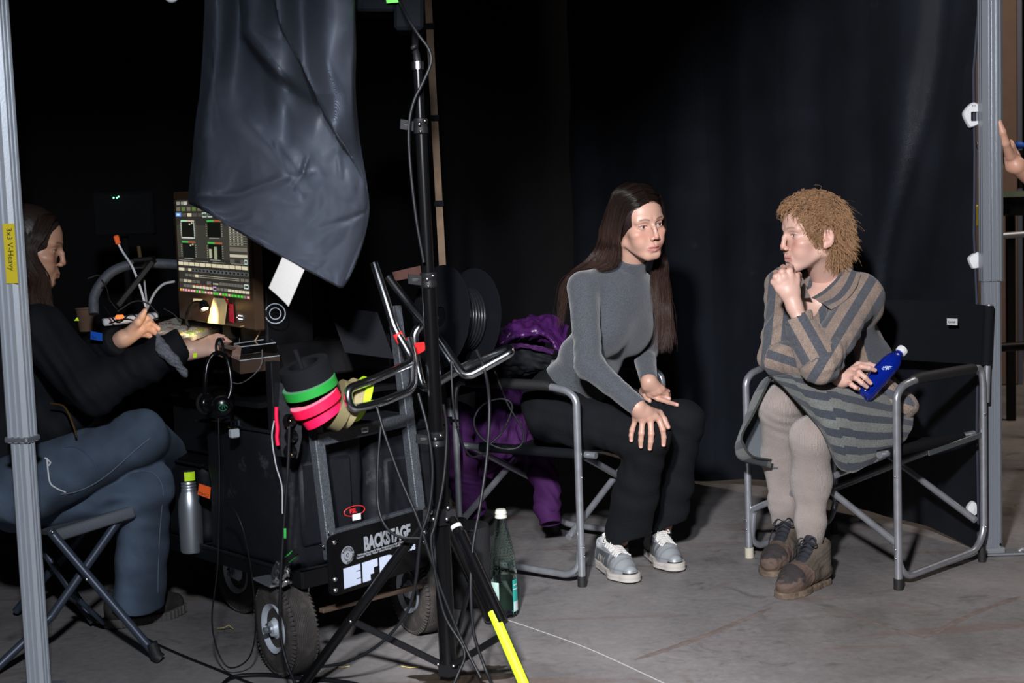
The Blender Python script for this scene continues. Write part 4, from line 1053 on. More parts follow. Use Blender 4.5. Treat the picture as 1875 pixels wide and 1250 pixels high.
eyeballs(bodyA, hcA, MA, unit(V(.70, -.70, .0)), (.05, .028, .018))
b = MB(); e = hcA+V(-.0, 0, 0)+np.array([.080, -.008, -.046])@MA; b.tube([e+V(0, 0, .006), e+V(.003, -.003, 0), e+V(0, -.001, -.006), e+V(-.003, .002, 0), e+V(0, 0, .006)], .0012, 6, smooth=4); b.build('earring', m_screw, bodyA)
# hair: cap, near curtain of hair, far curtain, and the length down her back
L2W = lambda M_, o, q, s=1.0: o+(np.asarray(q, float)*s)@M_
def capA(p):
    d = sd_ell(p, (0, -.014, .036), (.081, .101, .092)); d = su(d, sd_ell(p, (0, -.06, -.03), (.066, .055, .09)), .03)
    face = sd_ell(p, (0, .105, -.025), (.070, .088, .124)); d = ss(d, face, .006); d = ss(d, sd_ell(p, (0, .06, -.08), (.09, .075, .07)), .01)
    return d
Vv, F = polygonise(capA, V(-.1, -.13, -.15), V(.1, .11, .14), .0022)
hcap = meshobj('hair', hcA+Vv@MA, F, m_capA, rootA)
Lc = lambda *q: L2W(MA, hcA, q)
def ez(x, y, k=1.035): return Lc(x, y, .036+.092*k*math.sqrt(max(0.0, 1-(x/(.081*k))**2-((y+.014)/(.101*k))**2)))
near_g = []
for i in range(7):
    t = i/6
    g = [ez(.002, .078-.155*t), ez(.040, .070-.145*t), ez(.066, .046-.125*t), Lc(.087-.016*t, .024-.135*t, .0), Lc(.090-.018*t, .012-.140*t, -.045)]
    g += [at(1134-44*t, 455+4*t, 4.62+.16*t), at(1128-56*t, 482-2*t, 4.64+.14*t)]
    g += [at(1100-48*t, 497-3*t, 4.67+.13*t), at(1052-12*t, 507, 4.79+.06*t)]
    near_g.append(g)
far_g = []
for i in range(6):
    t = i/5
    g = [ez(-.002, .078-.13*t), ez(-.040, .070-.12*t), ez(-.066, .046-.10*t), Lc(-.084, .028-.07*t, -.01), Lc(-.084, .018-.06*t, -.055)]
    g += [at(1206+8*t, 474, 4.76+.05*t), at(1200+18*t, 515, 4.72+.06*t), at(1204+20*t, 560, 4.70), at(1208+22*t, 605, 4.70), at(1200+32*t, 658-16*t, 4.70)]
    far_g.append(g)
back_g = [[Lc(.02, -.05, .11), Lc(.05, -.10, .05), Lc(.05, -.115, -.03), at(1090, 470, 4.84), at(1055, 500, 4.88), at(1040-8*k, 520, 4.90), at(1034-9*k, 560, 4.93), at(1024-7*k, 610, 4.95)] for k in (0, .5, 1)]
st = family(near_g, 2600, 1, .0028, .006, wave=(.003, 1.3))+family(far_g, 1600, 2, .0026, .010, npt=34, wave=(.009, 2.6))+family(back_g, 350, 3, .004, .006, wave=(.004, 2))
strands('hair_strands', st, .00048, m_hairA, hcap)
sneaker(rootA, at(1102, 1042, 4.80), at(1166, 1083, 4.52)-at(1102, 1042, 4.80), lab='silver running shoe on the nearer foot')
sneaker(rootA, at(1192, 1025, 4.93), at(1246, 1066, 4.645)-at(1192, 1025, 4.93), lab='silver running shoe on the farther foot')
for tgt in (ankn, ankf):
    b = MB(); b.tube([tgt-V(0, 0, .03), tgt+V(.006, 0, .08)], .0325, 16); b.build('sock', mat('dark_sock', (.02, .02, .025), .9), rootA)
# ================================================================== woman in the striped jacket
SKB = (.60, .375, .305)
hpn, hpf = at(1600, 762, 4.66), at(1540, 745, 4.92)
kn, kf = at(1484, 800, 4.45), at(1426, 742, 4.66)
an, af = at(1484, 985, 4.49), at(1436, 955, 4.76)
pel, chest, nkb = at(1572, 735, 4.80), at(1520, 590, 4.70), at(1512, 503, 4.68)
shn, shf = at(1577, 540, 4.58), at(1436, 522, 4.86)
eln, elf = at(1503, 662, 4.36), at(1424, 652, 4.66)
wrn, wrf = at(1456, 578, 4.40), at(1548, 693, 4.44)
rootB = thing('person', 'curly ginger-haired woman in a striped jacket and knitted stockings on the right chair', 'person', (pel[0], pel[1], 0))
sB = unit(shf-shn); uB = unit(nkb-pel); fB = unit(np.cross(uB, sB)); fB = fB if fB[0] < 0 else -fB; uB = np.cross(sB, fB); uB = uB if uB[2] > 0 else -uB
RB = np.array([sB, fB, uB])
hdB = at(1490, 425, 4.60)
def seg_near():
    return [shn, eln, wrn], [shf, elf, wrf]
def jarm(p, J, rs, sd, cuff):
    d = chain(p, J, rs, .035); a1 = unit(J[1]-J[0]); a2 = unit(J[2]-J[1])
    d = d+.008*folds(p, sd, 62, a1*.7+a2*.5)*near(p, J[1], .10)+.005*folds(p, sd+1, 38, a1)+.003*folds(p, sd+2, 70, a2)
    cut = dotp(p, J[2], a2)-cuff; d = np.maximum(d, cut)
    hol = sd_cap(p, J[2]-a2*.03, J[2]+a2*.1, rs[2]-.006); d = ss(d, hol, .002)
    return d
def jacket(p):
    d = sd_ell(p, chest, (.168, .120, .165), RB)
    d = su(d, sd_ell(p, (pel+chest)/2, (.178, .130, .15), RB), .06); d = su(d, sd_ell(p, pel+V(.02, .02, -.02), (.185, .14, .12), RB), .06)
    d = su(d, sd_cap(p, shn, nkb+V(.01, 0, -.02), .060, .060), .05); d = su(d, sd_cap(p, shf, nkb+V(.01, 0, -.02), .058, .058), .05)
    d = su(d, sd_ell(p, shn+V(.004, 0, -.02), (.070, .066, .085), RB), .04)
    d = su(d, sd_cap(p, at(1602, 708, 4.53), at(1652, 742, 4.50), .050, .046), .03); d = su(d, sd_cap(p, at(1652, 742, 4.50), at(1656, 772, 4.52), .044, .022), .02)
    d = d+.007*folds(p, 41, 30, (.9, .3, .35))*near(p, (pel+chest)/2, .26)+.004*folds(p, 42, 48, (.6, .2, .8))
    # neck opening: a V down the front
    n0 = nkb+uB*.02; d = ss(d, sd_cap(p, n0+V(0, 0, .06), n0-uB*.02, .062, .050), .006)
    d = ss(d, sd_cap(p, at(1512, 498, 4.63), at(1494, 528, 4.57), .055, .034), .006)
    d = ss(d, sd_cap(p, at(1500, 490, 4.60), at(1486, 536, 4.50), .050, .008), .006)
    a1 = jarm(p, [shn, eln, wrn], [.064, .060, .047], 51, -.004); a2 = jarm(p, [shf, elf, wrf], [.062, .056, .043], 61, -.03)
    d = su(d, a1, .016); d = su(d, a2, .016)
    cutz = .44+.02*np.sin(p.X*25)-p.Z
    return np.maximum(d, cutz)
lo, hi = bounds([pel, shn, shf, eln, elf, wrn, wrf, nkb, at(1652, 752, 4.55)], .17)
Vv, F = polygonise(jacket, lo, hi, .0050)
def stripes_mat(name, c1, c2, edge=.02, bsc=300, duty=.5):
    M = mat(name, c1, .92, bump=.55, bscale=bsc, sheen=.15); N = M.node_tree.nodes; L = M.node_tree.links; b = N['Principled BSDF']
    a = N.new('ShaderNodeAttribute'); a.attribute_name = 'u'; fr = N.new('ShaderNodeMath'); fr.operation = 'FRACT'; L.new(a.outputs['Fac'], fr.inputs[0])
    r = N.new('ShaderNodeValToRGB'); r.color_ramp.interpolation = 'LINEAR'; e = r.color_ramp.elements
    e[0].position = 0; e[0].color = c1+(1,); e[1].position = 1; e[1].color = c1+(1,)
    for pp, c in ((edge, c1), (edge*2, c2), (duty, c2), (duty+edge, c1)): q = e.new(pp); q.color = c+(1,)
    L.new(fr.outputs[0], r.inputs[0])
    tc = N.new('ShaderNodeTexCoord'); n = N.new('ShaderNodeTexNoise'); n.inputs['Scale'].default_value = 240; n.inputs['Detail'].default_value = 3; L.new(tc.outputs['Object'], n.inputs['Vector'])
    mr = N.new('ShaderNodeMapRange'); L.new(n.outputs['Fac'], mr.inputs[0]); mr.inputs[1].default_value = .3; mr.inputs[2].default_value = .7; mr.inputs[3].default_value = .72; mr.inputs[4].default_value = 1.28
    mx = N.new('ShaderNodeVectorMath'); mx.operation = 'SCALE'; L.new(r.outputs[0], mx.inputs[0]); L.new(mr.outputs[0], mx.inputs['Scale'])
    L.new(mx.outputs[0], b.inputs['Base Color']); return M
m_jack = stripes_mat('striped_wool', (.235, .175, .142), (.066, .071, .085))
def stripe_u(Vv):
    P_ = pts(Vv); Wd = .058
    tors = dotp(P_, chest, sB)*1.0+.25*dotp(P_, chest, fB)
    u = tors/Wd+.13; best = np.full(len(Vv), 1e9)
    dT = np.minimum(sd_ell(P_, chest, (.168, .120, .165), RB), sd_ell(P_, (pel+chest)/2, (.165, .125, .15), RB))
    best = dT
    for a, b_, ra, rb, seed in ((shn, eln, .064, .060, 0), (eln, wrn, .060, .047, 1), (shf, elf, .062, .056, 2), (elf, wrf, .056, .043, 3)):
        dd = sd_cap(P_, a, b_, ra, rb)-.012; ax_ = unit(b_-a); vd = unit((a+b_)/2-CAM); n = unit(np.cross(ax_, vd))
        m_ = unit(np.cross(n, ax_)); x = dotp(P_, a, n); y = dotp(P_, a, m_)
        ang = np.arctan2(x, -y if np.dot(m_, vd) > 0 else y)
        uu = x/Wd+seed*.37+.2
        # the sleeve's stripes follow the limb
        w = dd < best; u = np.where(w, uu, u); best = np.minimum(best, dd)
    return u
jk = meshobj('jacket', Vv, F, m_jack, rootB, None, {'u': stripe_u(Vv)}, 'brown and grey-blue striped wool jacket')
# collar flaps, cuff, button
def oj(x, y, off, d0=4.2): return onto(jacket, x, y, d0, off)
Cn = np.array([[oj(1549, 482, .012), oj(1561, 494, .008), oj(1576, 503, .006)],
               [oj(1531, 510, .020), oj(1549, 520, .010), oj(1566, 528, .006)],
               [oj(1508, 532, .018), oj(1531, 543, .010), oj(1548, 549, .006)],
               [oj(1486, 545, .012), oj(1506, 556, .010), oj(1521, 566, .007)]])
G = sheet(Cn, 22, 14)
b = MB(); b.grid(G, .004); uu = np.tile(np.linspace(0, 1.55, 14)[None, :], (22, 1)).ravel()
b.build('collar', m_jack, jk, 60, attrs={'u': np.concatenate([uu, uu])+.3})
Cf = np.array([[at(1459, 498, 4.72), at(1466, 500, 4.66)], [at(1463, 525, 4.66), at(1474, 522, 4.60)], [at(1468, 546, 4.58), at(1484, 545, 4.52)]])
G = sheet(Cf, 12, 8); b = MB(); b.grid(G, .004); uu = np.full(12*8*2, .75); b.build('collar', m_jack, jk, 60, attrs={'u': uu})
bq = oj(1481, 554, .003); vd = unit(CAM-bq)
b = MB(); b.lathe(bq, [(.001, .001), (.0085, .002), (.0095, .0015), (.0095, -.001), (.001, -.001)], vd, 20); 
for a in range(4): b.sphere(bq+vd*.0022+(_R*math.cos(a*1.57)+_U*math.sin(a*1.57))*.0025, .0011, 4)
b.build('button', mat('brown_button', (.03, .018, .012), .35), jk, 40)

# legs in knitted stockings
def legs(p):
    l1 = chain(p, [hpn, kn, kn*.55+an*.45+V(.01, .035, 0), an*.85+kn*.15, an], [.090, .061, .060, .043, .040], .035)
    l2 = chain(p, [hpf, kf, kf*.55+af*.45+V(.0, .035, 0), af*.85+kf*.15, af], [.088, .063, .056, .044, .041], .035)
    l1 = l1+.0025*folds(p, 71, 80, (.1, 0, 1))*near(p, an+V(0, 0, .06), .09)
    l2 = l2+.004*folds(p, 73, 75, (.3, 0, 1))*near(p, kf+V(-.0, -.03, -.05), .07)+.004*folds(p, 74, 70, (.2, 0, 1))*near(p, af+V(0, 0, .05), .08)
    return su(l1, l2, .006)
lo, hi = bounds([hpn, hpf, kn, kf, an, af], .12)
Vv, F = polygonise(legs, lo, hi, .0042)
P_ = pts(Vv); d1 = sd_cap(P_, kn, an, .06, .04); d2 = sd_cap(P_, kf, af, .06, .04)
def ang_of(a, c): 
    x = Vv[:, 0]-(a[0]+(c[0]-a[0])*np.clip((a[2]-Vv[:, 2])/(a[2]-c[2]), 0, 1)); y = Vv[:, 1]-(a[1]+(c[1]-a[1])*np.clip((a[2]-Vv[:, 2])/(a[2]-c[2]), 0, 1)); return np.arctan2(x, -y)
u = np.where(d1 < d2, ang_of(kn, an), ang_of(kf, af))*90/6.283
M = mat('knit_stocking', (.285, .235, .212), .92, sheen=.3, bump=.5, bscale=220, var=.08, vscale=20); N = M.node_tree.nodes; L = M.node_tree.links
a = N.new('ShaderNodeAttribute'); a.attribute_name = 'u'; ml = N.new('ShaderNodeMath'); ml.operation = 'MULTIPLY'; ml.inputs[1].default_value = 6.283; L.new(a.outputs['Fac'], ml.inputs[0])
sn = N.new('ShaderNodeMath'); sn.operation = 'SINE'; L.new(ml.outputs[0], sn.inputs[0]); bp2 = N.new('ShaderNodeBump'); bp2.inputs['Strength'].default_value = .6; bp2.inputs['Distance'].default_value = .0009
L.new(sn.outputs[0], bp2.inputs['Height']); old = [n for n in N if n.type == 'BUMP' and n != bp2][0]; L.new(old.outputs[0], bp2.inputs['Normal']); L.new(bp2.outputs[0], N['Principled BSDF'].inputs['Normal'])
meshobj('stockings', Vv, F, M, rootB, None, {'u': u}, 'pale ribbed knitted stockings')
# skirt
rows = [[(1408, 690, 4.60), (1450, 688, 4.50), (1500, 690, 4.46), (1560, 700, 4.46), (1622, 712, 4.50), (1668, 735, 4.58)],
        [(1420, 695, 4.55), (1466, 708, 4.43), (1520, 720, 4.39), (1572, 732, 4.40), (1628, 742, 4.45), (1672, 752, 4.52)],
        [(1452, 730, 4.47), (1492, 748, 4.37), (1535, 757, 4.34), (1585, 763, 4.37), (1636, 768, 4.42), (1670, 775, 4.48)],
        [(1492, 775, 4.38), (1516, 788, 4.34), (1552, 795, 4.34), (1598, 799, 4.38), (1638, 797, 4.42), (1660, 795, 4.46)],
        [(1514, 815, 4.39), (1530, 825, 4.36), (1562, 833, 4.36), (1602, 828, 4.39), (1628, 820, 4.42), (1648, 806, 4.46)],
        [(1530, 846, 4.42), (1546, 860, 4.40), (1566, 865, 4.39), (1594, 850, 4.40), (1618, 832, 4.43), (1636, 812, 4.47)]]
C_ = np.array([[at(*q) for q in r] for r in rows]); nr, nc = 70, 90; G = sheet(C_, nr, nc); Nn = gnorm(G)
uu = np.zeros((nr, nc))
for i in range(nr):
    for j in range(nc):
        s_, t_ = j/nc, i/nr
        G[i, j] += Nn[i, j]*(.004*math.sin(s_*9+t_*7+2*math.sin(t_*4))+.006*math.sin(s_*5-t_*5+.7)*t_+.0035*mnoise.noise((s_*7, t_*7, 1.3)))
        pl = .04*math.copysign(1, math.sin(s_*16+1.5*t_)) if s_ < .45 else (.02 if s_ > .8 else 0)
        uu[i, j] = t_*5.9+.25*s_*(1-t_)-.2+pl*3*(1-t_*.6)-.3*(s_-.3)*(t_)
m_skirt = stripes_mat('striped_skirt_wool', (.130, .134, .128), (.036, .042, .055))
b = MB(); b.grid(G, .004); sk = b.build('skirt', m_skirt, rootB, 60, label='grey and blue striped skirt', attrs={'u': np.concatenate([uu.ravel()]*2)})
b = MB(); b.tube(np.array([G[i, 0] for i in range(0, nr, 2)]), .0035, 6); b.build('hem', mat('skirt_hem', (.03, .032, .03), .95, bump=.5), sk, 60)
rows = [[(1412, 690, 4.60), (1403, 691, 4.64), (1393, 700, 4.72)], [(1400, 715, 4.60), (1385, 722, 4.66), (1378, 728, 4.76)],
        [(1378, 760, 4.60), (1366, 768, 4.66), (1362, 772, 4.78)], [(1359, 796, 4.58), (1350, 805, 4.66), (1350, 806, 4.80)],
        [(1362, 815, 4.57), (1347, 822, 4.66), (1352, 828, 4.80)], [(1378, 835, 4.58), (1358, 842, 4.64), (1368, 846, 4.76)], [(1412, 842, 4.62), (1412, 856, 4.66), (1412, 852, 4.72)]]
C_ = np.array([[at(*q) for q in r] for r in rows]); G = sheet(C_, 50, 16)
b = MB(); b.grid(G, .004); uu = np.tile(np.linspace(0, 3.6, 50)[:, None], (1, 16)).ravel(); b.build('skirt_fold', m_skirt, sk, 60, attrs={'u': np.concatenate([uu, uu])})
b = MB(); b.tube(np.array([G[i, 0] for i in range(50)]), .004, 6); b.build('hem', MATS['skirt_hem'], sk, 60)
rows = [[(1416, 694, 4.66), (1400, 705, 4.72)], [(1425, 740, 4.72), (1376, 745, 4.74)], [(1425, 790, 4.74), (1358, 790, 4.76)], [(1425, 835, 4.72), (1364, 838, 4.74)], [(1425, 857, 4.68), (1412, 857, 4.68)]]
C_ = np.array([[at(*q) for q in r] for r in rows]); G = sheet(C_, 26, 10); b = MB(); b.grid(G, .003); uu = np.full(520, .8); b.build('skirt_lining', mat('skirt_lining', (.085, .095, .105), .9, bump=.4, bscale=200), sk, 60)

# bottle in her hand
ba, bb_ = at(1578, 724, 4.40), at(1652, 641, 4.47); bx = unit(bb_-ba); bl = np.linalg.norm(bb_-ba)
bt = thing('water_bottle', 'blue plastic water bottle with a white cap held in the woman\'s lap', 'bottle', ba)
m_blue = mat('blue_bottle', (.01, .05, .62), .06, trans=.75, ior=1.35, coat=.6)
Rb = .0315
pr = [(.001, .002), (.024, .0), (.030, .006), (Rb, .016), (Rb, .05), (Rb-.0015, .056), (Rb, .062), (Rb, .105), (Rb-.001, .112), (.0305, .125), (.026, .142), (.018, .155), (.0135, .161), (.0125, .175)]
pr = [(r, z*(bl-.004)/.175) for r, z in pr]
b = MB(); b.lathe(ba, pr+[(max(.0008, r-.0012), z+(.002 if i == 0 else 0)) for i, (r, z) in enumerate(pr)][::-1], bx, 36); b.build('bottle_body', m_blue, bt, 60)
b = MB(); b.lathe(ba+bx*(bl-.012), [(.0150, 0), (.0165, .001), (.0165, .017), (.0155, .019), (.001, .0195)], bx, 24)
for k in range(18):
    t = 2*math.pi*k/18; u_ = unit(np.cross(bx, (0, 0, 1))); w_ = np.cross(bx, u_); c = ba+bx*(bl-.003)+.0166*(math.cos(t)*u_+math.sin(t)*w_); b.bar(c-bx*.007, c+bx*.007, .001, .001)
b.build('cap', mat('white_cap', (.72, .72, .74), .4), bt, 40)
vdir = unit(CAM-ba); side = unit(np.cross(bx, vdir)); fr_ = unit(np.cross(side, bx)); fr_ = fr_ if fr_@vdir > 0 else -fr_
m_print = mat('pale_print', (.55, .65, .85), .4)
b = MB(); r_ = random.Random(2)
def onb(x, y, off=.0006): 
    a = x/(Rb); return ba+bx*y+(Rb+off)*(fr_*math.cos(a)+side*math.sin(a))
base = .098
for k in range(4):
    pp = [onb(-.006+.004*k+.004*math.sin(t*5+k), base+.006*k+.012*t) for t in np.linspace(0, 1, 6)]; b.tube(pp, .0007, 4, smooth=3)
b.tube([onb(x_, y_) for x_, y_ in ((-.010, .10), (-.002, .112), (.004, .104), (.0, .118), (.009, .112), (.004, .124), (.012, .121))], .0008, 4, smooth=4)
b.build('emblem', m_print, bt, 60)
tt = text('VODA', onb(.012, .085, .001), bx, side, .011, m_print, 'lettering', bt) if 0 else None

# hands of B
t1 = lambda x, y, d: at(x, y, d)
fg = [[t1(1421, 507, 4.40), t1(1421, 500, 4.45), t1(1428, 506, 4.475), t1(1436, 518, 4.46)],
      [t1(1432, 498, 4.395), t1(1434, 490, 4.445), t1(1440, 497, 4.475), t1(1444, 510, 4.46)],
      [t1(1446, 496, 4.400), t1(1448, 489, 4.45), t1(1452, 497, 4.475), t1(1453, 511, 4.46)],
      [t1(1459, 505, 4.410), t1(1463, 503, 4.455), t1(1464, 512, 4.47), t1(1461, 522, 4.455)]]
HB1 = dict(wrist=t1(1454, 560, 4.405), arm=wrn+(eln-wrn)*.5, fingers=fg, thumb=[t1(1440, 545, 4.41), t1(1426, 528, 4.405), t1(1417, 516, 4.41), t1(1421, 504, 4.425)], nails=False)
fg = [[t1(1562, 676, 4.405), t1(1577, 671, 4.378), t1(1591, 673.5, 4.362), t1(1602, 677.5, 4.37)],
      [t1(1560, 684, 4.395), t1(1573, 682, 4.362), t1(1584, 691, 4.352), t1(1594, 701, 4.358)],
      [t1(1557, 693, 4.390), t1(1567, 692, 4.358), t1(1578, 701, 4.350), t1(1587, 708, 4.356)],
      [t1(1552, 701, 4.395), t1(1559, 704, 4.368), t1(1566, 709, 4.362), t1(1572, 711.5, 4.368)]]
HB2 = dict(wrist=t1(1541, 695, 4.425), arm=wrf+(elf-wrf)*.5, fingers=fg, thumb=[t1(1552, 684, 4.44), t1(1572, 668, 4.455), t1(1592, 668, 4.46), t1(1608, 672, 4.455)], s=.92)
hf = unit(V(-.965, -.26, -.02)); up = unit(V(.03, 0, 1))
SCB = 1.04; eyeB = at(1456, 431.5, 4.53)            # her nearer (left) eye
MBh = frame(hf, up); hcB = eyeB-(np.array([-.0312, .070, 0])*SCB)@MBh
headB, MBh = build_head(hcB, hf, up, at(1518, 512, 4.68), (.048, .056), dict(open=0, eye=.85, nose=.68, browk=.9), .0017, SKB, (.42, .16, .15), (.28, .16, .11), .75, SCB)
def coreB(p):
    d = chain(p, [at(1518, 512, 4.68), chest, pel], [.05, .085, .09], .05); d = su(d, chain(p, [nkb, shn, eln, wrn*.7+eln*.3], [.04, .045, .03, .025], .02), .02)
    d = su(d, sd_ell(p, at(1502, 556, 4.645), (.070, .070, .060)), .06)
    return su(d, chain(p, [nkb, shf, elf, wrf*.6+elf*.4], [.04, .04, .03, .025], .02), .02)
lo, hi = bounds([pel, shn, shf, eln, elf, wrn, nkb], .12)
Vv, F, C = merge([headB, build_hand(HB1, .0018, SKB), build_hand(HB2, .0017, SKB), coarse(coreB, lo, hi, .008, SKB)])
bodyB = meshobj('body', Vv, F, m_skin, rootB, C)
eyeballs(bodyB, hcB, MBh, unit(V(-1, -.12, 0)), (.09, .12, .14), SCB)
# a ring
q = HB2['fingers'][3]; b = MB(); mid = q[2]*.6+q[3]*.4; b.lathe(mid, [(.0078, -.0012), (.0088, -.0012), (.0088, .0012), (.0078, .0012)], unit(q[3]-q[2]), 16, closed=True); b.build('ring', mat('gold', (.8, .5, .2), .2, 1.0), bodyB)
# curly hair
def capB(p):
    d = sd_ell(p, (0, -.016, .036), (.083, .104, .094)); d = su(d, sd_ell(p, (0, -.062, -.015), (.068, .058, .075)), .03)
    d = ss(d, sd_ell(p, (0, .115, -.028), (.086, .098, .121)), .006); d = ss(d, sd_ell(p, (0, .065, -.06), (.10, .085, .060)), .01)
    d = ss(d, sd_cap(Fld(np.abs(p.X), p.Y, p.Z), (.095, -.012, .008), (.095, -.008, -.06), .034), .005)
    return d+.003*wob(p, 5, 190)+.002*wob(p, 6, 420)
Vv, F = polygonise(capB, V(-.105, -.14, -.12), V(.105, .11, .145), .003)
hb = meshobj('hair', hcB+(Vv*SCB)@MBh, F, m_capB, rootB)
r = np.random.RandomState(12); curls = []
Vn = Vv; cand = []
cc = np.array([0, -.02, .02])
while len(cand) < 4600:
    q = Vn[r.randint(len(Vn))]; n = unit((q-cc)/np.array([.083, .104, .094])**1.0); 
    if q[2] < -.09: continue
    cand.append((q, n))
for q, n in cand:
    frontness = np.clip((q[1]+.01)/.07, 0, 1); back = np.clip((-q[1]-.01)/.06, 0, 1)
    L_ = .014+.018*r.rand()+.012*frontness*(q[2] > .06)+.010*back*(q[2] < 0)
    dirv = n*.75+np.array([0, .50*frontness-.45*back, -.15-.5*back+.3*(q[2] > .10)])+r.randn(3)*.45
    if q[2] < .075 and q[1] > .02: L_ *= .45
    if q[2] < .03 and q[1] > -.03: dirv = n*.35+np.array([0, -.6, -.55])+r.randn(3)*.25; L_ *= .8
    dirv = unit(dirv); R_ = .0035+.0035*r.rand(); turns = (1.3+1.5*r.rand())*(1-.45*back); npt = 20
    a = unit(np.cross(dirv, (.3, .2, .9))); b_ = np.cross(dirv, a); ph = r.rand()*6.28; t = np.linspace(0, 1, npt)
    base_ = q[None]-n*.004+dirv[None]*(L_*t)[:, None]+np.array([0, 0, -1])*(.018*t**2)[:, None]
    rad = R_*(t**.5)*(1-.4*back); P2 = base_+a*(rad*np.cos(ph+turns*6.28*t))[:, None]+b_*(rad*np.sin(ph+turns*6.28*t))[:, None]
    curls.append(hcB+(P2*SCB)@MBh)
    if r.rand() < 1.0:
        for _ in range(2): curls.append(curls[-1 - _ if _ == 0 else -2]+r.randn(3)*.0011)
for k in range(120):   # loose frizz round the crown and nape
    q, n = cand[r.randint(len(cand))]
    if q[1] > .03: continue
    dirv = unit(n+np.array([0, -.5, .1])+r.randn(3)*.5); a = unit(np.cross(dirv, (0, .2, .9))); t = np.linspace(0, 1, 16)
    P2 = q[None]+dirv[None]*(t*(.025+.035*r.rand()))[:, None]+a[None]*(.012*np.sin(t*(3+3*r.rand())))[:, None]+np.array([0, 0, -1])*(.03*t**2)[:, None]; curls.append(hcB+(P2*SCB)@MBh)
strands('hair_curls', curls, .00036, m_hairB, hb)
boot(rootB, at(1512, 1062, 4.50), at(1438, 1102, 4.33)-at(1512, 1062, 4.50), 'scuffed olive suede ankle boot on the nearer foot', seed=3)
boot(rootB, at(1456, 1020, 4.80), at(1402, 1062, 4.56)-at(1456, 1020, 4.80), 'scuffed olive suede ankle boot on the farther foot', seed=17)

# ================================================================== woman at the desk, left
SKC = (.46, .25, .165)
m_jackC = mat('black_softshell', (.0055, .0062, .0085), .8, bump=.3, bscale=90)
hn, hfr = at(40, 895, 4.00), at(30, 915, 4.16)
knn, knf = at(255, 800, 4.04), at(268, 888, 4.08)
anf = at(254, 1106, 4.22); ann = at(330, 860, 4.50)
pel, chest, nkb = at(20, 850, 4.15), at(36, 660, 4.14), at(48, 556, 4.16)
shn, shf = at(68, 606, 4.00), at(70, 600, 4.30)
eln, elf = at(172, 714, 3.90), at(140, 672, 4.32)
wrn, wrf = at(342, 634, 3.98), at(218, 622, 4.22)
rootC = thing('person', 'long-haired woman in a black jacket and blue jeans sitting at the sound desk', 'person', (pel[0], pel[1], 0))
def jackC(p):
    d = chain(p, [pel+V(0, 0, .02), (pel+chest)/2, chest], [.13, .125, .14], .05); d = su(d, sd_cap(p, shn, shf, .07), .06); d = su(d, sd_cap(p, nkb, nkb+V(.01, 0, .05), .055, .05), .03)
    d = su(d, sd_cap(p, pel+V(.0, -.02, .05), at(150, 760, 4.05), .10, .04), .05)
    d = d+.006*folds(p, 81, 34, (.5, 0, .8))
    a = chain(p, [shn, eln, wrn+V(-.02, 0, 0)], [.075, .062, .052], .04)+.006*folds(p, 83, 60, unit(wrn-eln)); a = np.maximum(a, dotp(p, wrn, unit(wrn-eln))+.002)
    d = su(d, a, .03); a = chain(p, [shf, elf, wrf], [.07, .056, .044], .04)+.005*folds(p, 85, 60, unit(wrf-elf)); a = np.maximum(a, dotp(p, wrf, unit(wrf-elf))+.004)
    return su(d, a, .03)
lo, hi = bounds([pel, shn, shf, eln, elf, wrn, wrf, nkb], .17); Vv, F = polygonise(jackC, lo, hi, .0068)
jc = meshobj('jacket', Vv, F, m_jackC, rootC, label='black zipped jacket')
b = MB(); b.tube([at(92, 738, 3.97), at(118, 745, 3.95), at(134, 778, 3.93), at(140, 800, 3.93)], .003, 6, smooth=5); b.build('zip_cord', mat('brass_dark', (.10, .055, .02), .4, .5), jc)
# scrunched grey lining at the cuff
def cuff(p):
    ax_ = unit(wrn-eln); c0 = at(322, 652, 3.95); d = sd_cap(p, at(284, 618, 3.93), at(300, 640, 3.90), .014, .016); d = su(d, chain(p, [at(300, 640, 3.90), at(318, 660, 3.885), at(338, 682, 3.90)], [.016, .012, .012], .01), .012)
    return d+.0035*folds(p, 91, 190, (.5, .2, .8))
Vv, F = polygonise(cuff, at(276, 700, 3.84), at(352, 600, 3.98), .0035); meshobj('cuff_lining', Vv, F, mat('grey_marl', (.13, .13, .15), .9, bump=.6, bscale=250, var=.4, vscale=200), jc)
def jeans(p):
    l1 = chain(p, [hn, knn], [.108, .072], .02); l1 = su(l1, chain(p, [knn, ann], [.076, .07], .02), .03)
    l2 = chain(p, [hfr, knf, knf*.5+anf*.5, anf], [.10, .074, .072, .080], .03)
    l1 = l1+.006*folds(p, 94, 40, (.5, .1, .9))*near(p, hn+V(.08, -.05, 0), .13)+.003*folds(p, 97, 34, (.9, 0, .4))
    l2 = l2+.007*folds(p, 95, 60, (-.2, .1, 1))*near(p, knf+V(-.03, 0, -.07), .09)+.004*folds(p, 96, 36, (.3, 0, .9))
    d = su(l1, l2, .008); d = su(d, sd_ell(p, pel-V(0, 0, .05), (.15, .17, .10)), .04)
    z = anf[2]-.012+.006*np.sin(p.X*40)-p.Z; return np.maximum(d, np.where(p.Z < .4, z, -1))
lo, hi = bounds([hn, hfr, knn, knf, anf, ann, pel], .18); lo[2] = anf[2]-.05; Vv, F = polygonise(jeans, lo, hi, .0062)
m_jean = mat('denim', (.14, .195, .285), .85, bump=.6, bscale=350, weave=380, var=.2, vscale=14)
N = m_jean.node_tree.nodes
jn = meshobj('jeans', Vv, F, m_jean, rootC, label='faded blue jeans')
m_seam = mat('denim_seam', (.045, .075, .13), .9); m_seam2 = mat('denim_thread', (.10, .125, .165), .9)
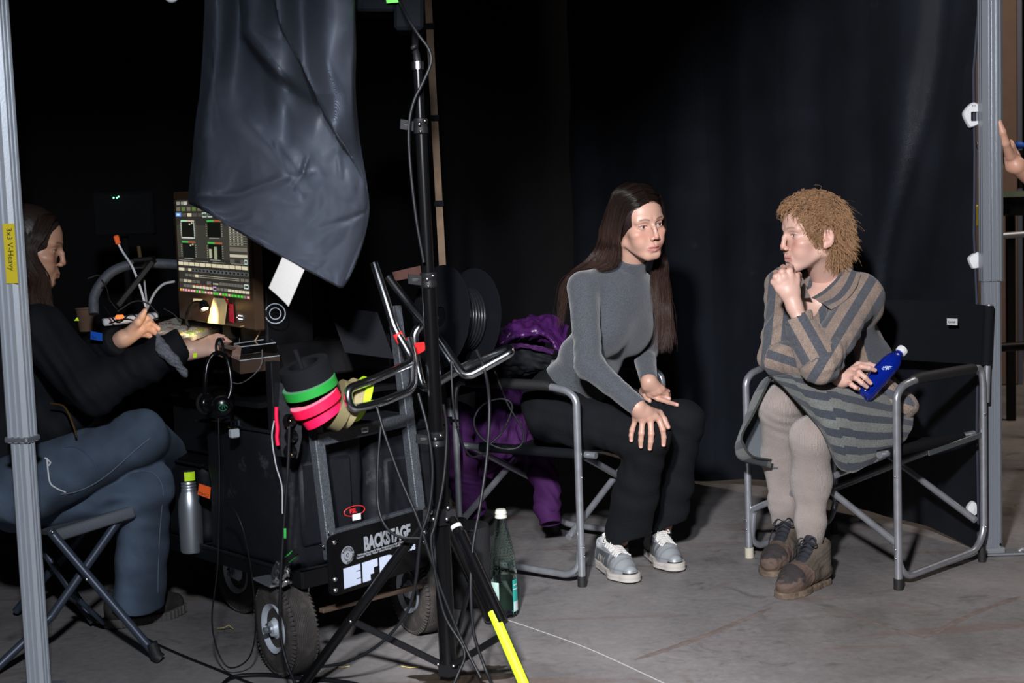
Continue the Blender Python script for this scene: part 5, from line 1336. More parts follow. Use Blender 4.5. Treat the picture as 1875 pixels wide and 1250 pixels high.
def seam(P, r=.0020, mt=None, d0=3.7, off=.0022):
    Q = [onto(jeans, x, y, d0, off) for x, y in P]; b = MB(); b.tube(Q, r, 6, smooth=5); b.build('seam', mt or m_seam2, jn, 60)
seam([(110, 905), (140, 900), (175, 884), (210, 858), (245, 826), (275, 802)], .0018)
seam([(118, 818), (140, 818), (163, 835), (178, 860), (182, 876)], .0015, m_seam)
seam([(243, 865), (262, 862), (280, 866), (293, 880), (299, 900), (296, 935), (292, 985), (290, 1040), (289, 1085)], .0018)
b = MB(); b.tube([onto(jeans, x, y, 3.7, .004) for x, y in ((82, 838), (92, 846), (88, 852), (86, 838), (88, 862), (92, 884), (104, 894), (120, 901))], .0022, 6, smooth=5); b.build('drawcord', mat('white_cord', (.6, .6, .62), .7), jn)
hf = unit(V(.96, .20, -.16)); up = unit(V(.14, .05, 1)); eyeC = at(98, 459, 4.155); MCh = frame(hf, up); hcC = eyeC-np.array([.0312, .070, 0])@MCh
headC, MCh = build_head(hcC, hf, up, nkb+V(0, 0, .02), (.046, .050), dict(open=0, eye=.6, nose=.7), .0024, SKC, (.34, .14, .11), (.06, .035, .025), .5)
fg = [[at(260, 590, 4.235), at(268, 581, 4.245), at(276, 589, 4.25), at(280, 596, 4.25)], [at(262, 600, 4.225), at(274, 592, 4.24), at(283, 597, 4.25), at(290, 602, 4.25)],
      [at(258, 606, 4.22), at(270, 602, 4.235), at(279, 606, 4.245), at(284, 610, 4.25)], [at(252, 612, 4.22), at(262, 612, 4.23), at(270, 614, 4.24), at(275, 616, 4.245)]]
HC1 = dict(wrist=at(226, 620, 4.22), arm=elf*.4+wrf*.6, fingers=fg, thumb=[at(240, 604, 4.21), at(252, 590, 4.20), at(259, 579, 4.20), at(265, 569, 4.20)])
_at = at
at = lambda x, y, d: _at(x, y+7, d)
fg = [[at(398, 617, 4.03), at(412, 616, 4.02), at(422, 622, 4.01), at(430, 632, 4.0)], [at(399, 623, 4.01), at(411, 624, 4.0), at(420, 630, 3.99), at(426, 638, 3.985)],
      [at(397, 630, 4.0), at(408, 632, 3.985), at(415, 637, 3.98), at(420, 642, 3.98)], [at(393, 636, 3.99), at(402, 639, 3.98), at(408, 642, 3.975), at(413, 645, 3.975)]]
HC2 = dict(wrist=at(352, 634, 3.98), arm=eln*.3+wrn*.7, fingers=fg, thumb=[at(372, 622, 4.0), at(386, 614, 4.02), at(398, 610, 4.03), at(408, 610, 4.03)])
at = _at
ankC = V(-1.150, 4.275, .085)
b = MB(); b.tube([ankC-V(0, 0, .02), ankC+V(.02, -.01, .12)], .036, 16); b.build('sock', mat('black_sock', (.006, .006, .007), .9), rootC)
def coreC(p):
    d = chain(p, [nkb+V(0, 0, .02), chest, pel], [.045, .09, .09], .04); d = su(d, chain(p, [nkb, shn, eln, wrn], [.04, .04, .03, .022], .02), .02)
    d = su(d, chain(p, [nkb, shf, elf, wrf], [.04, .04, .03, .022], .02), .02); return su(d, chain(p, [pel, hfr, knf, ankC], [.08, .06, .045, .030], .02), .02)
lo, hi = bounds([pel, shn, shf, eln, wrn, nkb, knf, ankC], .12)
Vv, F, C = merge([headC, build_hand(HC1, .0022, (.62, .37, .27)), build_hand(HC2, .0022, (.62, .38, .29)), coarse(coreC, lo, hi, .012, SKC)])
bodyC = meshobj('body', Vv, F, m_skin, rootC, C); eyeballs(bodyC, hcC, MCh, hf, (.05, .03, .02))
q = HC2['fingers'][0]; b = MB(); b.box(at(404, 622, 4.005), (.024, .012, .014), bev=.005); b.lathe(at(402, 629, 4.0), [(.0105, -.003), (.012, -.003), (.012, .003), (.0105, .003)], (1, 0, -.1), 16, closed=True); b.build('ring', m_screw, bodyC)
def capC(p): 
    d = sd_ell(p, (0, -.014, .036), (.081, .102, .092)); d = su(d, sd_ell(p, (0, -.06, -.03), (.068, .055, .09)), .03); return ss(ss(d, sd_ell(p, (0, .115, -.02), (.075, .085, .105)), .006), sd_ell(p, (0, .085, -.08), (.09, .075, .06)), .01)
Vv, F = polygonise(capC, V(-.1, -.13, -.15), V(.1, .11, .14), .004); hcc = meshobj('hair', hcC+Vv@MCh, F, m_capC, rootC)
Lc = lambda *q: L2W(MCh, hcC, q)
gs = []
for i, y0 in enumerate(np.linspace(.074, -.09, 7)):
    t = i/6; gs.append([Lc(.0, y0, .115-.5*abs(y0)**1.3), Lc(.05, y0*.9, .095), Lc(.078, y0*.62, .04), Lc(.083, y0*.45-.006, -.01), at(84-34*t, 505, 4.07+.03*t), at(88-44*t, 535, 4.05), at(97-50*t, 568-6*t, 4.03), at(104-52*t, 592-14*t, 4.01)])
gs2 = [[Lc(-.0, y0, .115), Lc(-.06, y0*.9, .08), Lc(-.083, y0*.4, 0), Lc(-.080, y0*.3-.02, -.06), at(80-20*k, 540, 4.22), at(84-20*k, 580, 4.22)] for k, y0 in enumerate((.05, 0, -.06))]
strands('hair_strands', family(gs, 1300, 21, .001, .008, wave=(.005, 2.5))+family(gs2, 300, 22, .001, .006), .0007, m_hairC, hcc)
# hiking shoe: dark, laced
def hike(parent, heel, direction, label):
    heel, M_ = shoe_parts(heel, direction)
    def upr(p):
        d = chain(p, [(0, .042, .055), (0, .12, .05), (.002, .185, .042), (0, .232, .036)], [.036, .038, .042, .033], .02); d = su(d, sd_cap(p, (0, .05, .05), (0, .046, .095), .037, .036), .02); d = su(d, sd_cap(p, (0, .08, .08), (0, .16, .058), .033, .03), .02)
        return np.maximum(ss(d, sd_cap(p, (0, .046, .15), (0, .05, .095), .034, .028), .004)+.0012*wob(p, 7, 130), .018-p.Z)
    def sl(p): return np.maximum(foot2(p, 1.02)-.005+.0015*np.sign(np.sin(p.Y*420)), np.abs(p.Z-.014-.004*np.cos(p.Y*22))-.014)
    Vv, F = polygonise(upr, V(-.062, -.012, 0), V(.062, .285, .14), .003); s = meshobj('shoe', heel+Vv@M_, F, mat('dark_nubuck', (.022, .019, .018), .75, bump=.4, bscale=120, var=.4, vscale=25), parent, label=label)
    Vv, F = polygonise(sl, V(-.062, -.012, -.006), V(.062, .285, .04), .003); meshobj('sole', heel+Vv@M_, F, mat('grey_sole', (.07, .065, .062), .8), s)
    T = lambda a, b_, c: heel+np.array([a, b_, c])@M_; b = MB()
    for i in range(5): b.tube([T(-.022, .09+i*.017, .100-i*.009), T(0, .092+i*.017, .113-i*.0095), T(.022, .088+i*.017, .100-i*.009)], .0024, 6, smooth=4)
    b.tube([T(.0, .09, .115), T(.03, .10, .10), T(.05, .115, .06), T(.048, .13, .03), T(.03, .13, .07), T(0, .10, .112)], .0022, 6, smooth=5)
    b.build('laces', m_cable, s, 60)
hike(rootC, at(192, 1172, 4.24), at(345, 1132, 4.42)-at(192, 1172, 4.24), 'dark laced hiking shoe under the jeans hem')

# folding stool under her
SC = at(160, 960, 4.05); t = thing('folding_stool', 'folding stool with crossed dark tube legs and grey seat under the desk operator', 'stool', (SC[0], SC[1], 0))
m_stool = mat('stool_tube', (.045, .055, .08), .4, .3); m_seatC = mat('grey_stool_seat', (.095, .10, .12), .75, bump=.3, bscale=200)
sl_ = [at(96, 975, 3.95), at(246, 928, 4.02), at(215, 905, 4.35), at(30, 950, 4.30)]
b = MB(); cen = sum(sl_)/4; G = np.array([[sl_[0]*(1-u_)*(1-v_)+sl_[1]*u_*(1-v_)+sl_[2]*u_*v_+sl_[3]*(1-u_)*v_-V(0, 0, .015*math.sin(math.pi*v_)) for u_ in np.linspace(0, 1, 10)] for v_ in np.linspace(0, 1, 10)])
b.grid(G, .012); b.bar(sl_[0]-V(0, 0, .012), sl_[1]-V(0, 0, .012), .02, .035, bev=.006); b.bar(sl_[3]-V(0, 0, .012), sl_[2]-V(0, 0, .012), .02, .035, bev=.006); b.build('seat', m_seatC, t, 50)
def sleg(a, c, nm='leg', r=.0125):
    bb = MB(); bb.tube([a, c], r, 14); bb.build(nm, m_stool, t, 60)
f1 = atz(287, 1212, .0); f2 = atz(22, 1240, .0)
sleg(at(92, 972, 3.93), f1+V(0, 0, .02)); sleg(at(222, 945, 4.03), at(94, 1128, 3.92)); sleg(at(94, 1128, 3.92), f2+V(-.05, 0, .02))
bk1 = atz(172, 1150, 0)+V(0, .0, .02); sleg(at(40, 950, 4.3), bk1); sleg(at(205, 915, 4.34), atz(30, 1130, 0)+V(0, 0, .02))
b = MB(); b.tube([at(130, 1085, 4.1), at(190, 1140, 4.2)], .008, 10); b.build('stretcher', m_stool, t, 60)
b = MB(); dd = unit(f1-at(92, 972, 3.93)); b.tube([f1+V(0, 0, .04)-dd*.02, f1+V(0, 0, .018), f1+V(.012, 0, .008)], [.016, .018, .018], 12); b.build('foot_cap', m_rubber, t, 50)
b = MB(); 
for q in ((96, 974, 3.912), (159, 1060, 3.83)): b.sphere(at(*q), .005, 6)
b.build('rivet', m_screw, t)

# ================================================================== hand of a man holding the right tent leg
SKD = (.50, .27, .19)
wr = at(1862, 303, 4.80)
rootD = thing('person', 'bare forearm and hand of a person gripping the right tent leg', 'person', (at(1900, 330, 4.86)[0], 4.86, 0))
fg = [[at(1850, 262, 4.86), at(1832, 252, 4.90), at(1806, 254, 4.87), at(1793, 262, 4.83)], [at(1848, 272, 4.87), at(1830, 264, 4.91), at(1804, 262, 4.88), at(1792, 268, 4.84)],
      [at(1846, 282, 4.87), at(1830, 275, 4.91), at(1806, 270, 4.88), at(1794, 272, 4.85)], [at(1845, 291, 4.86), at(1832, 286, 4.90), at(1812, 282, 4.88), at(1800, 280, 4.86)]]
HD = dict(wrist=wr, arm=at(1925, 352, 4.92), fingers=fg, thumb=[at(1849, 285, 4.78), at(1841, 262, 4.745), at(1836, 242, 4.73), at(1830, 224, 4.73)], s=1.12, mass=[(at(1847, 272, 4.79), at(1857, 300, 4.80), .021), (at(1842, 284, 4.80), at(1850, 306, 4.81), .017)])
Vv, F, C = merge([build_hand(HD, .0022, SKD)])
P2 = [at(1862, 303, 4.80), at(1925, 352, 4.92), at(2010, 420, 5.02)]
ar = coarse(lambda p: chain(p, P2, [.029, .040, .045], .02), *bounds(P2, .07), .006, SKD)
Vv, F, C = merge([(Vv, F, C), ar]); bd = meshobj('body', Vv, F, m_skin, rootD, C)
def slv(p): return np.maximum(chain(p, [P2[1]+(P2[2]-P2[1])*.3, P2[2], P2[2]+V(.1, 0, -.1)], [.056, .06, .065], .02)+.003*folds(p, 4, 60, (1, 0, 1)), -dotp(p, P2[1]+(P2[2]-P2[1])*.5, unit(P2[2]-P2[1])))
Vv, F = polygonise(slv, *bounds([P2[1], P2[2]+V(.1, 0, -.1)], .09), .006); meshobj('sleeve', Vv, F, m_jackC, rootD)
# ================================================================== purple jacket over the back of the middle chair
def cloth(name, parent, rows, nr, nc, mt, th=.004, amp=.004, seed=1, fr=7, label=None, sm=60):
    C_ = np.array([[at(*q) for q in r] for r in rows]); G = sheet(C_, nr, nc); Nn = gnorm(G)
    for i in range(nr):
        for j in range(nc):
            a, b_ = j/nc, i/nr
            G[i, j] += Nn[i, j]*amp*(1.3*mnoise.noise((a*fr, b_*fr, seed))+.8*mnoise.noise((a*fr*2.3, b_*fr*1.2, seed+5)))
    b = MB(); b.grid(G, th); o = b.build(name, mt, parent, sm, label); return o, G
m_pur = mat('purple_shell', (.045, .010, .062), .8, bump=.4, bscale=30, spec=.2); m_pur2 = mat('purple_lining', (.050, .010, .075), .35, bump=.8, bscale=55); m_dk = mat('dark_lining', (.005, .0055, .007), .7)
pj = thing('jacket', 'purple jacket with dark lining draped over the back of the middle chair', 'jacket', at(960, 700, 5.0))
cloth('shell', pj, [[(893, 655, 4.98), (912, 635, 5.02), (945, 628, 5.04), (990, 622, 5.03), (1022, 640, 5.0)], [(903, 640, 4.90), (930, 620, 4.92), (960, 612, 4.95), (1000, 612, 4.96), (1030, 650, 4.95)],
                    [(915, 625, 4.94), (930, 600, 4.98), (965, 590, 5.02), (1000, 600, 5.02), (1035, 630, 5.0)], [(918, 612, 5.06), (935, 594, 5.08), (970, 582, 5.10), (1010, 576, 5.10), (1040, 600, 5.08)]], 40, 50, m_pur2, amp=.010, fr=9, label='shiny quilted purple inside')
cloth('collar', pj, [[(880, 668, 4.88), (905, 643, 4.86), (940, 630, 4.86), (975, 632, 4.87), (1016, 640, 4.88)], [(905, 655, 4.85), (925, 643, 4.84), (950, 636, 4.84), (980, 640, 4.85), (1012, 648, 4.87)]], 8, 40, m_pur, amp=.006, seed=8)
cloth('lining', pj, [[(890, 668, 4.92), (920, 645, 4.88), (960, 640, 4.88), (1012, 650, 4.9)], [(895, 676, 4.92), (925, 670, 4.88), (965, 672, 4.88), (1005, 672, 4.9)], [(900, 690, 4.95), (925, 690, 4.92), (965, 684, 4.92), (1000, 680, 4.94)]], 20, 30, m_dk, amp=.01, seed=4)
cloth('back_panel', pj, [[(872, 690, 5.06), (905, 690, 5.04), (940, 684, 5.04), (975, 678, 5.04), (1005, 676, 5.05)], [(870, 735, 5.08), (905, 730, 5.03), (942, 728, 5.08), (970, 722, 5.03), (1000, 720, 5.06)], [(868, 780, 5.10), (900, 775, 5.05), (935, 790, 5.10), (962, 795, 5.06), (985, 780, 5.08)],
                          [(850, 830, 5.12), (890, 830, 5.07), (930, 840, 5.12), (960, 845, 5.08), (975, 830, 5.10)], [(832, 870, 5.14), (870, 885, 5.12), (905, 865, 5.14), (940, 860, 5.12), (960, 850, 5.12)]], 60, 60, m_pur, amp=.02, fr=8, seed=3)
def sleeve(P, rs, seed, nm='sleeve'):
    P = [at(*q) for q in P]
    def f(p):
        d = chain(p, P, rs, .02)+.007*folds(p, seed, 60, (.4, .1, .9)); ax_ = unit(P[-1]-P[-2]); d = np.maximum(d, dotp(p, P[-1], ax_)); return ss(d, sd_cap(p, P[-1]-ax_*.05, P[-1]+ax_*.1, rs[-1]-.006), .002)
    Vv, F = polygonise(f, *bounds(P, .09), .005); o = meshobj(nm, Vv, F, m_pur, pj)
    ax_ = unit(P[-1]-P[-2]); b = MB(); b.lathe(P[-1]-ax_*.03, [(rs[-1]-.004, 0), (rs[-1]+.003, .002), (rs[-1]+.004, .03), (rs[-1]+.002, .034), (rs[-1]-.004, .034)], ax_, 24, closed=True); b.build('cuff', m_pur, o, 50)
sleeve([(838, 760, 5.0), (838, 840, 4.98), (855, 900, 4.95), (872, 938, 4.90)], [.055, .06, .055, .038], 5)
sleeve([(985, 800, 5.1), (996, 870, 5.08), (1003, 925, 5.05), (1008, 957, 5.02)], [.04, .05, .045, .036], 6)

# ================================================================== sound cart
u = V(.737, .676, 0); v = V(-.676, .737, 0); O = V(-.575, 3.68, 0); uz = V(0, 0, 1)
CL = lambda a, b_, z: O+u*a+v*b_+uz*z
AX = np.array([u, v, uz])
cart = thing('equipment_cart', 'black sound cart with pneumatic wheels and a grey ladder frame', 'cart', CL(.3, .4, 0))
b = MB(); b.box(CL(.30, .43, .262), (.60, .86, .012), AX)
for a0, b0, a1, b1 in ((0, 0, .6, 0), (0, .86, .6, .86), (0, 0, 0, .86), (.6, 0, .6, .86)): b.bar(CL(a0, b0, .275), CL(a1, b1, .275), .006, .045, bev=.0015)
b.build('platform', m_black, cart, 30)
def wheel(c, axd, nm, R=.132):
    t = MB(); w = .042; pr = []
    base = [(.060, -w*.75), (.085, -w), (.105, -w*1.02), (.120, -w*.86)]
    pr += base; n = 13
    for i in range(n):
        h0 = -w*.74+(w*1.48)*i/n; h1 = h0+(w*1.48)/n*.6; r = R-.004*abs((i+.5)/n*2-1)**2.5*2
        pr += [(r-.004, h0), (r, h0+.0006), (r, h1), (r-.004, h1+.0006)]
    pr += [(q[0], -q[1]) for q in base[::-1]]
    t.lathe(c, pr, axd, 72); ty = t.build('tyre', m_tyre, cart, 35)
    k = MB(); u1 = unit(np.cross(axd, uz)); w1 = np.cross(axd, u1)
    for i in range(64):
        th = 2*math.pi*i/64; rd = math.cos(th)*u1+math.sin(th)*w1; tg_ = -math.sin(th)*u1+math.cos(th)*w1
        for s_ in (-1, 1): k.bar(c+rd*(R-.012)+axd*s_*w*.92, c+rd*(R-.002)+axd*s_*w*.74, .0045, .005, up=tg_)
    tag(k.build('tread_blocks', m_tyre, ty, 30), None, kind='stuff')
    r = MB(); r.lathe(c, [(.012, w*1.05), (.02, w*1.05), (.024, w*.80), (.048, w*.55), (.056, w*.85), (.067, w*1.0), (.064, w*.7), (.060, w*.3), (.060, -w*.3), (.064, -w*.7), (.062, -w*.86), (.052, -w*.75), (.046, -w*.42), (.022, -w*.55), (.02, -w*1.05), (.012, -w*1.05)], axd, 40)
    rm = r.build('rim', mat('rim_grey', (.48, .52, .58), .45, .1), cart, 40)
    s = MB()
    for i in range(4):
        th = 2*math.pi*i/4+.5; s.sphere(c+(math.cos(th)*u1+math.sin(th)*w1)*.036+axd*w*.52, .0055, 6)
        s.sphere(c+(math.cos(th)*u1+math.sin(th)*w1)*.036-axd*w*.52, .0055, 6)
    s.tube([c+axd*w*1.05, c+axd*w*1.35], .009, 8); s.build('wheel_bolts', m_screw, rm, 40)
    v_ = MB(); v_.tube([c+(u1*.045)+axd*w*.5, c+u1*.05+axd*w*.9], .003, 6); v_.build('valve', m_rubber, rm)
m_tyre = mat('dusty_tyre', (.042, .036, .033), .85, bump=.4, bscale=90, dirt=((.10, .085, .075), 30, .5, .5))
def fork(c, axd, top):
    b = MB()
    for s_ in ((-1, 1) if axd[0] > -.75 and axd[0] < -.7 else (-1,)): b.slab([c+axd*s_*.056+q for q in (V(0, 0, -.018), V(0, 0, .018)+unit(np.cross(axd, uz))*.0, (top-c)*.75+unit(np.cross(axd, uz))*.03, (top-c)*.95+unit(np.cross(axd, uz))*.045, (top-c)*.95-unit(np.cross(axd, uz))*.045, (top-c)*.6-unit(np.cross(axd, uz))*.03)], .004, axd)
    b.box((c+top)/2+(top-c)*.47, (.13, .11, .006), np.array([axd, unit(np.cross(axd, uz)), uz])); b.tube([c-axd*.065, c+axd*.065], .008, 10); b.build('caster_fork', mat('zinc', (.42, .44, .48), .35, .8), cart, 30)
a1 = unit(V(-.83, -.56, 0))
for (px, py, d, axd) in ((524, 1150, 3.76, a1), (768, 1088, 4.10, unit(V(-.86, -.5, 0)))):
    c = at(px, py, d); c[2] = .132; wheel(c, axd, 'wheel'); fork(c, axd, c+V(0, 0, .135))
for a, b_ in ((.27, .72), (.52, .75)):
    c = CL(a, b_, .132); wheel(c, -u, 'wheel'); fork(c, -u, c+V(0, 0, .135))
# ladder frame standing at the front: posts and rails of hammered grey steel
Pl0, Pl1 = at(607, 1024, 3.66), at(566, 690, 3.74); Pr0, Pr1 = at(770, 965, 3.93), at(722, 560, 4.0)
def beam(a, c, w, h, nm, up, mt=m_hammer, par=cart):
    bb = MB(); bb.bar(a, c, w, h, up, bev=.002); return bb.build(nm, mt, par, 30)
pl = beam(Pl0, Pl1, .030, .030, 'frame_post', u); prr = beam(Pr0, Pr1, .030, .030, 'frame_post', u)
beam(at(604, 984, 3.66), at(768, 937, 3.93), .022, .034, 'frame_rail', uz); beam(at(578, 806, 3.70), at(746, 768, 3.96), .022, .034, 'frame_rail', uz)
b = MB()
for q in ((601, 974, 3.63), (592, 1000, 3.635), (600, 1018, 3.63)): b.sphere(at(*q), .0035, 6)
b.build('screws', m_screw, cart)
b = MB(); c = at(668, 787, 3.80); b.bar(c-u*.011, c+u*.011, .002, .014); sl2 = b.build('sticker', m_white, cart, 0); text('TIME', c-u*.009-v*.0014-uz*.003, u, uz, .008, m_ink, 'lettering', sl2)
b = MB(); c = at(653, 946, 3.72); b.bar(c-u*.013, c+u*.013, .002, .016); b.build('sticker', m_white, cart, 0)
# front plate with lettering
c0_, c1_, c2_, c3_ = at(597, 980, 3.62), at(779, 928, 3.925), at(781, 1056, 3.915), at(604, 1094, 3.60)
pu = unit(c1_-c0_); pv = unit(uz-pu*np.dot(uz, pu)); pn = unit(np.cross(pu, pv)); pn = pn if pn[1] < 0 else -pn
Wp = np.linalg.norm(c1_-c0_); Hp = np.linalg.norm(c0_-c3_)
PT = lambda x, y, o_=0: c3_+pu*x*Wp+pv*y*Hp+pn*o_        # x,y in 0..1
rc = .07
out = []
for cx, cy, a0 in ((rc, 1-rc*1.6, 180), (1-rc, 1-rc*1.6, 90), (1-rc, rc*1.6, 0), (rc, rc*1.6, -90)):
    for k in range(5): a = math.radians(a0-90*k/4); out.append(PT(cx+rc*math.cos(a), cy+rc*1.6*math.sin(a)))
b = MB(); b.slab(out, .006, pn); plate = b.build('front_plate', m_blackgloss, cart, 20, label='black plate with white lettering')
m_silver = mat('silver_print', (.25, .26, .285), .6); m_whitep = mat('white_print', (.50, .55, .68), .55)
t_ = pu; upv = pv
def ptext(s_, x, y, size, mt, xs=1.0, bold=0.0): return text(s_, PT(x, y, .0036), pu, pv, size, mt, 'lettering', plate, ext=.0004, xs=xs, bold=bold)
ptext('BACKSTAGE', .335, .60, .050, m_silver, .66, .0022)
ptext('Werkzeuge Kassetten für Bühne, Veranstaltungstechnik & Filmausrüstung', .27, .535, .0085, m_silver, .8)
ptext('Equipment · Verleih · Verkauf · Service Backstage Film GmbH', .26, .495, .0085, m_silver, .8)
b = MB()
def prect(bb, x0, y0, x1, y1, o_=.0036, th=.0008):
    bb.slab([PT(x0, y0, o_), PT(x1, y0, o_), PT(x1, y1, o_), PT(x0, y1, o_)], th, pn)
# heavy block letters E F D
L0, L1 = .13, .5; yb, yt = .075, .405
b.slab([PT(x, y, .0036) for x, y in ((.13, yb), (.29, yb), (.29, yb+.09), (.25, yb+.09), (.25, yb+.105), (.29, yb+.105), (.29, yb+.215), (.25, yb+.215), (.25, yb+.23), (.29, yb+.23), (.29, yt), (.13, yt))], .0008, pn)
b.slab([PT(x, y, .0036) for x, y in ((.31, yb), (.385, yb), (.385, yb+.10), (.42, yb+.10), (.42, yb+.20), (.46, yb+.20), (.46, yt), (.31, yt))], .0008, pn)
dd = [(.48, yb), (.56, yb)]+[(.56+.085*math.sin(a), yb+.165-.165*math.cos(a)) for a in np.linspace(.15, 3.0, 12)]+[(.56, yt), (.48, yt)]
b.slab([PT(x, y, .0036) for x, y in dd], .0008, pn); b.build('lettering', m_whitep, plate, 0)
ptext('studios', .655, .36, .028, m_whitep, .95, .0008)
b = MB(); cc_ = PT(.175, .61, .0034)
def ring(bb, c, r0, r1, n=40, o_=0.0008):
    vv = []; 
    for k in range(n):
        a = 2*math.pi*k/n; e = math.cos(a)*pu+math.sin(a)*pv; vv += [c+e*r0, c+e*r1, c+e*r0+pn*o_, c+e*r1+pn*o_]
    F = []
    for k in range(n):
        i, j = 4*k, 4*((k+1) % n); F += [(i+2, i+3, j+3, j+2), (i+1, j+1, j+3, i+3), (i, i+2, j+2, j)]
    bb.add(vv, F)
ring(b, cc_, .0155, .0235); ring(b, cc_, .0136, .0145); ring(b, cc_, .0058, .0120); b.build('emblem', m_silver, plate, 0)
star = []
for k in range(10):
    a = math.pi/2+k*math.pi/5; rr = .0054 if k % 2 == 0 else .0022; star.append(cc_+(math.cos(a)*pu+math.sin(a)*pv)*rr+pn*.0012)
b = MB(); b.slab(star, .0006, pn); b.build('emblem_star', m_silver, plate, 0)
for word, a0, a1_ in (('BACKSTAGE', 150, 25), ('EQUIPMENT', 265, 385 - 25)):
    for k, ch in enumerate(word):
        a = math.radians(a0+(a1_-a0)*k/(len(word)-1)); e = math.cos(a)*pu+math.sin(a)*pv; tq = math.sin(a)*pu-math.cos(a)*pv
        if word != 'BACKSTAGE': text(ch, cc_+e*.0222+pn*.0012+tq*.002, -tq, -e, .0070, m_black, 'lettering', plate, bold=.0003)
        else: text(ch, cc_+e*.0170+pn*.0012-tq*.002, tq, e, .0070, m_black, 'lettering', plate, bold=.0003)
b = MB()
for x, y in ((.055, .88), (.045, .10), (.045, .28), (.955, .42), (.955, .60)): b.sphere(PT(x, y, .003), .0068, 8)
b.build('bolts', m_screw, plate, 180)
# lower beam and shelf end
beam(at(780, 985, 3.95), at(850, 965, 4.05), .03, .06, 'side_beam', uz, m_black)
beam(at(588, 1118, 3.70), at(770, 1072, 3.98), .02, .012, 'axle_bar', uz, mat('rusty_bar', (.07, .045, .03), .7))
# desk and upper body
DZ = 1.0
b = MB(); zt = at(330, 640, 4.0)[2]
D0 = [atz(x_, y_, zt-.014) for x_, y_ in ((118, 604), (330, 647), (508, 638), (520, 614), (330, 582))]; b.slab(D0, .028, uz); desk = b.build('desk_top', mat('desk_laminate', (.022, .014, .009), .35, bump=.1), cart, 20)
for a, b_ in ((.02, .12), (.02, .80), (.56, .80)): b = MB(); b.bar(CL(a, b_, .29), CL(a, b_, zt-.02), .03, .03, up=u, bev=.002); b.build('desk_leg', m_black, cart, 20)
for z in (.52, .72):
    b = MB(); b.box(CL(.28, .52, z), (.5, .6, .015), AX); b.build('shelf', m_black, cart, 0)
b = MB(); b.box(CL(.30, .62, .62), (.42, .36, .17), AX, bev=.006); b.box(CL(.30, .42, .83), (.40, .40, .10), AX, bev=.006); b.build('rack_unit', m_blackplast, cart, 30)

# black equipment bags on the platform
def bag(label, c, size, seed, open_top=False):
    t = thing('equipment_bag', label, 'bag', c-uz*size[2]/2)
    sx, sy, sz = [s_/2 for s_ in size]
    def f(p):
        x = dotp(p, c, u); y = dotp(p, c, v); z = dotp(p, c, uz)
        qx = np.abs(x)-sx+.03; qy = np.abs(y)-sy+.03; qz = np.abs(z)-sz+.03
        d = np.sqrt(np.maximum(qx, 0)**2+np.maximum(qy, 0)**2+np.maximum(qz, 0)**2)+np.minimum(np.maximum(qx, np.maximum(qy, qz)), 0)-.03
        d = d+.006*wob(p, seed, 22)+.003*folds(p, seed+1, 30, (.5, .2, .8))
        if open_top:
            d2 = np.maximum(np.maximum(np.abs(x)-sx+.018, np.abs(y)-sy+.018), -(z-sz*.1)); d = ss(d, d2, .004)
        return d
    r = np.linalg.norm([sx, sy])+.04; Vv, F = polygonise(f, c-V(r, r, sz+.04), c+V(r, r, sz+.04), .008); o = meshobj('bag_body', Vv, F, m_nylon, t)
    P = lambda a, b_, z: c+u*a*(sx+.003)+v*b_*(sy+.003)+uz*z*sz
    b = MB()
    for z in (.98, -.96): b.tube([P(-.96, -1, z), P(0, -1.02, z-.02), P(.96, -1, z), P(1, -.9, z), P(1, .9, z), P(.9, 1, z), P(-.9, 1, z), P(-1, .9, z), P(-1, -.9, z)], .004, 6, closed=True, smooth=2)
    b.build('piping', m_fabric, t, 60)
    b = MB(); b.box(c-v*(sy+.006)-uz*.05*sz-u*sx*.1, (sx*1.3, .02, sz*1.2), AX, bev=.008); b.build('front_pocket', m_nylon, t, 40)
    b = MB(); b.bar(P(-.2, -1.1, .6), P(-.2, -1.12, -.6), .012, .012); b.build('strap', m_fabric, t, 0)
    return t, P
b1c = CL(.20, .24, .285+.17); bagA, BP = bag('large open black nylon bag at the front of the cart platform', CL(.13, .26, .285+.19), (.26, .42, .38), 31, True)
bagB, BP2 = bag('dusty black nylon bag standing behind the ladder frame of the cart', CL(.435, .26, .285+.17), (.30, .40, .34), 37)
bag('small black bag at the far end of the cart platform', CL(.14, .66, .285+.12), (.24, .26, .24), 39)
# oval red badge on the bag behind the ladder frame
bc = at(649, 935, 3.80); t = bagB
q = BP2(.0, -1.05, .35); n_ = -v
ov = [at(649, 935, 3.74)+u*.034*math.cos(a)+uz*.0135*math.sin(a) for a in np.linspace(0, 2*math.pi, 28)]
b = MB(); b.tube(ov, .0011, 5, closed=True); b.build('badge', m_red, bagB, 0); text('FSL', at(649, 935, 3.738)-u*.016-uz*.005, u, uz, .017, m_red, 'lettering', bagB, bold=.0004)

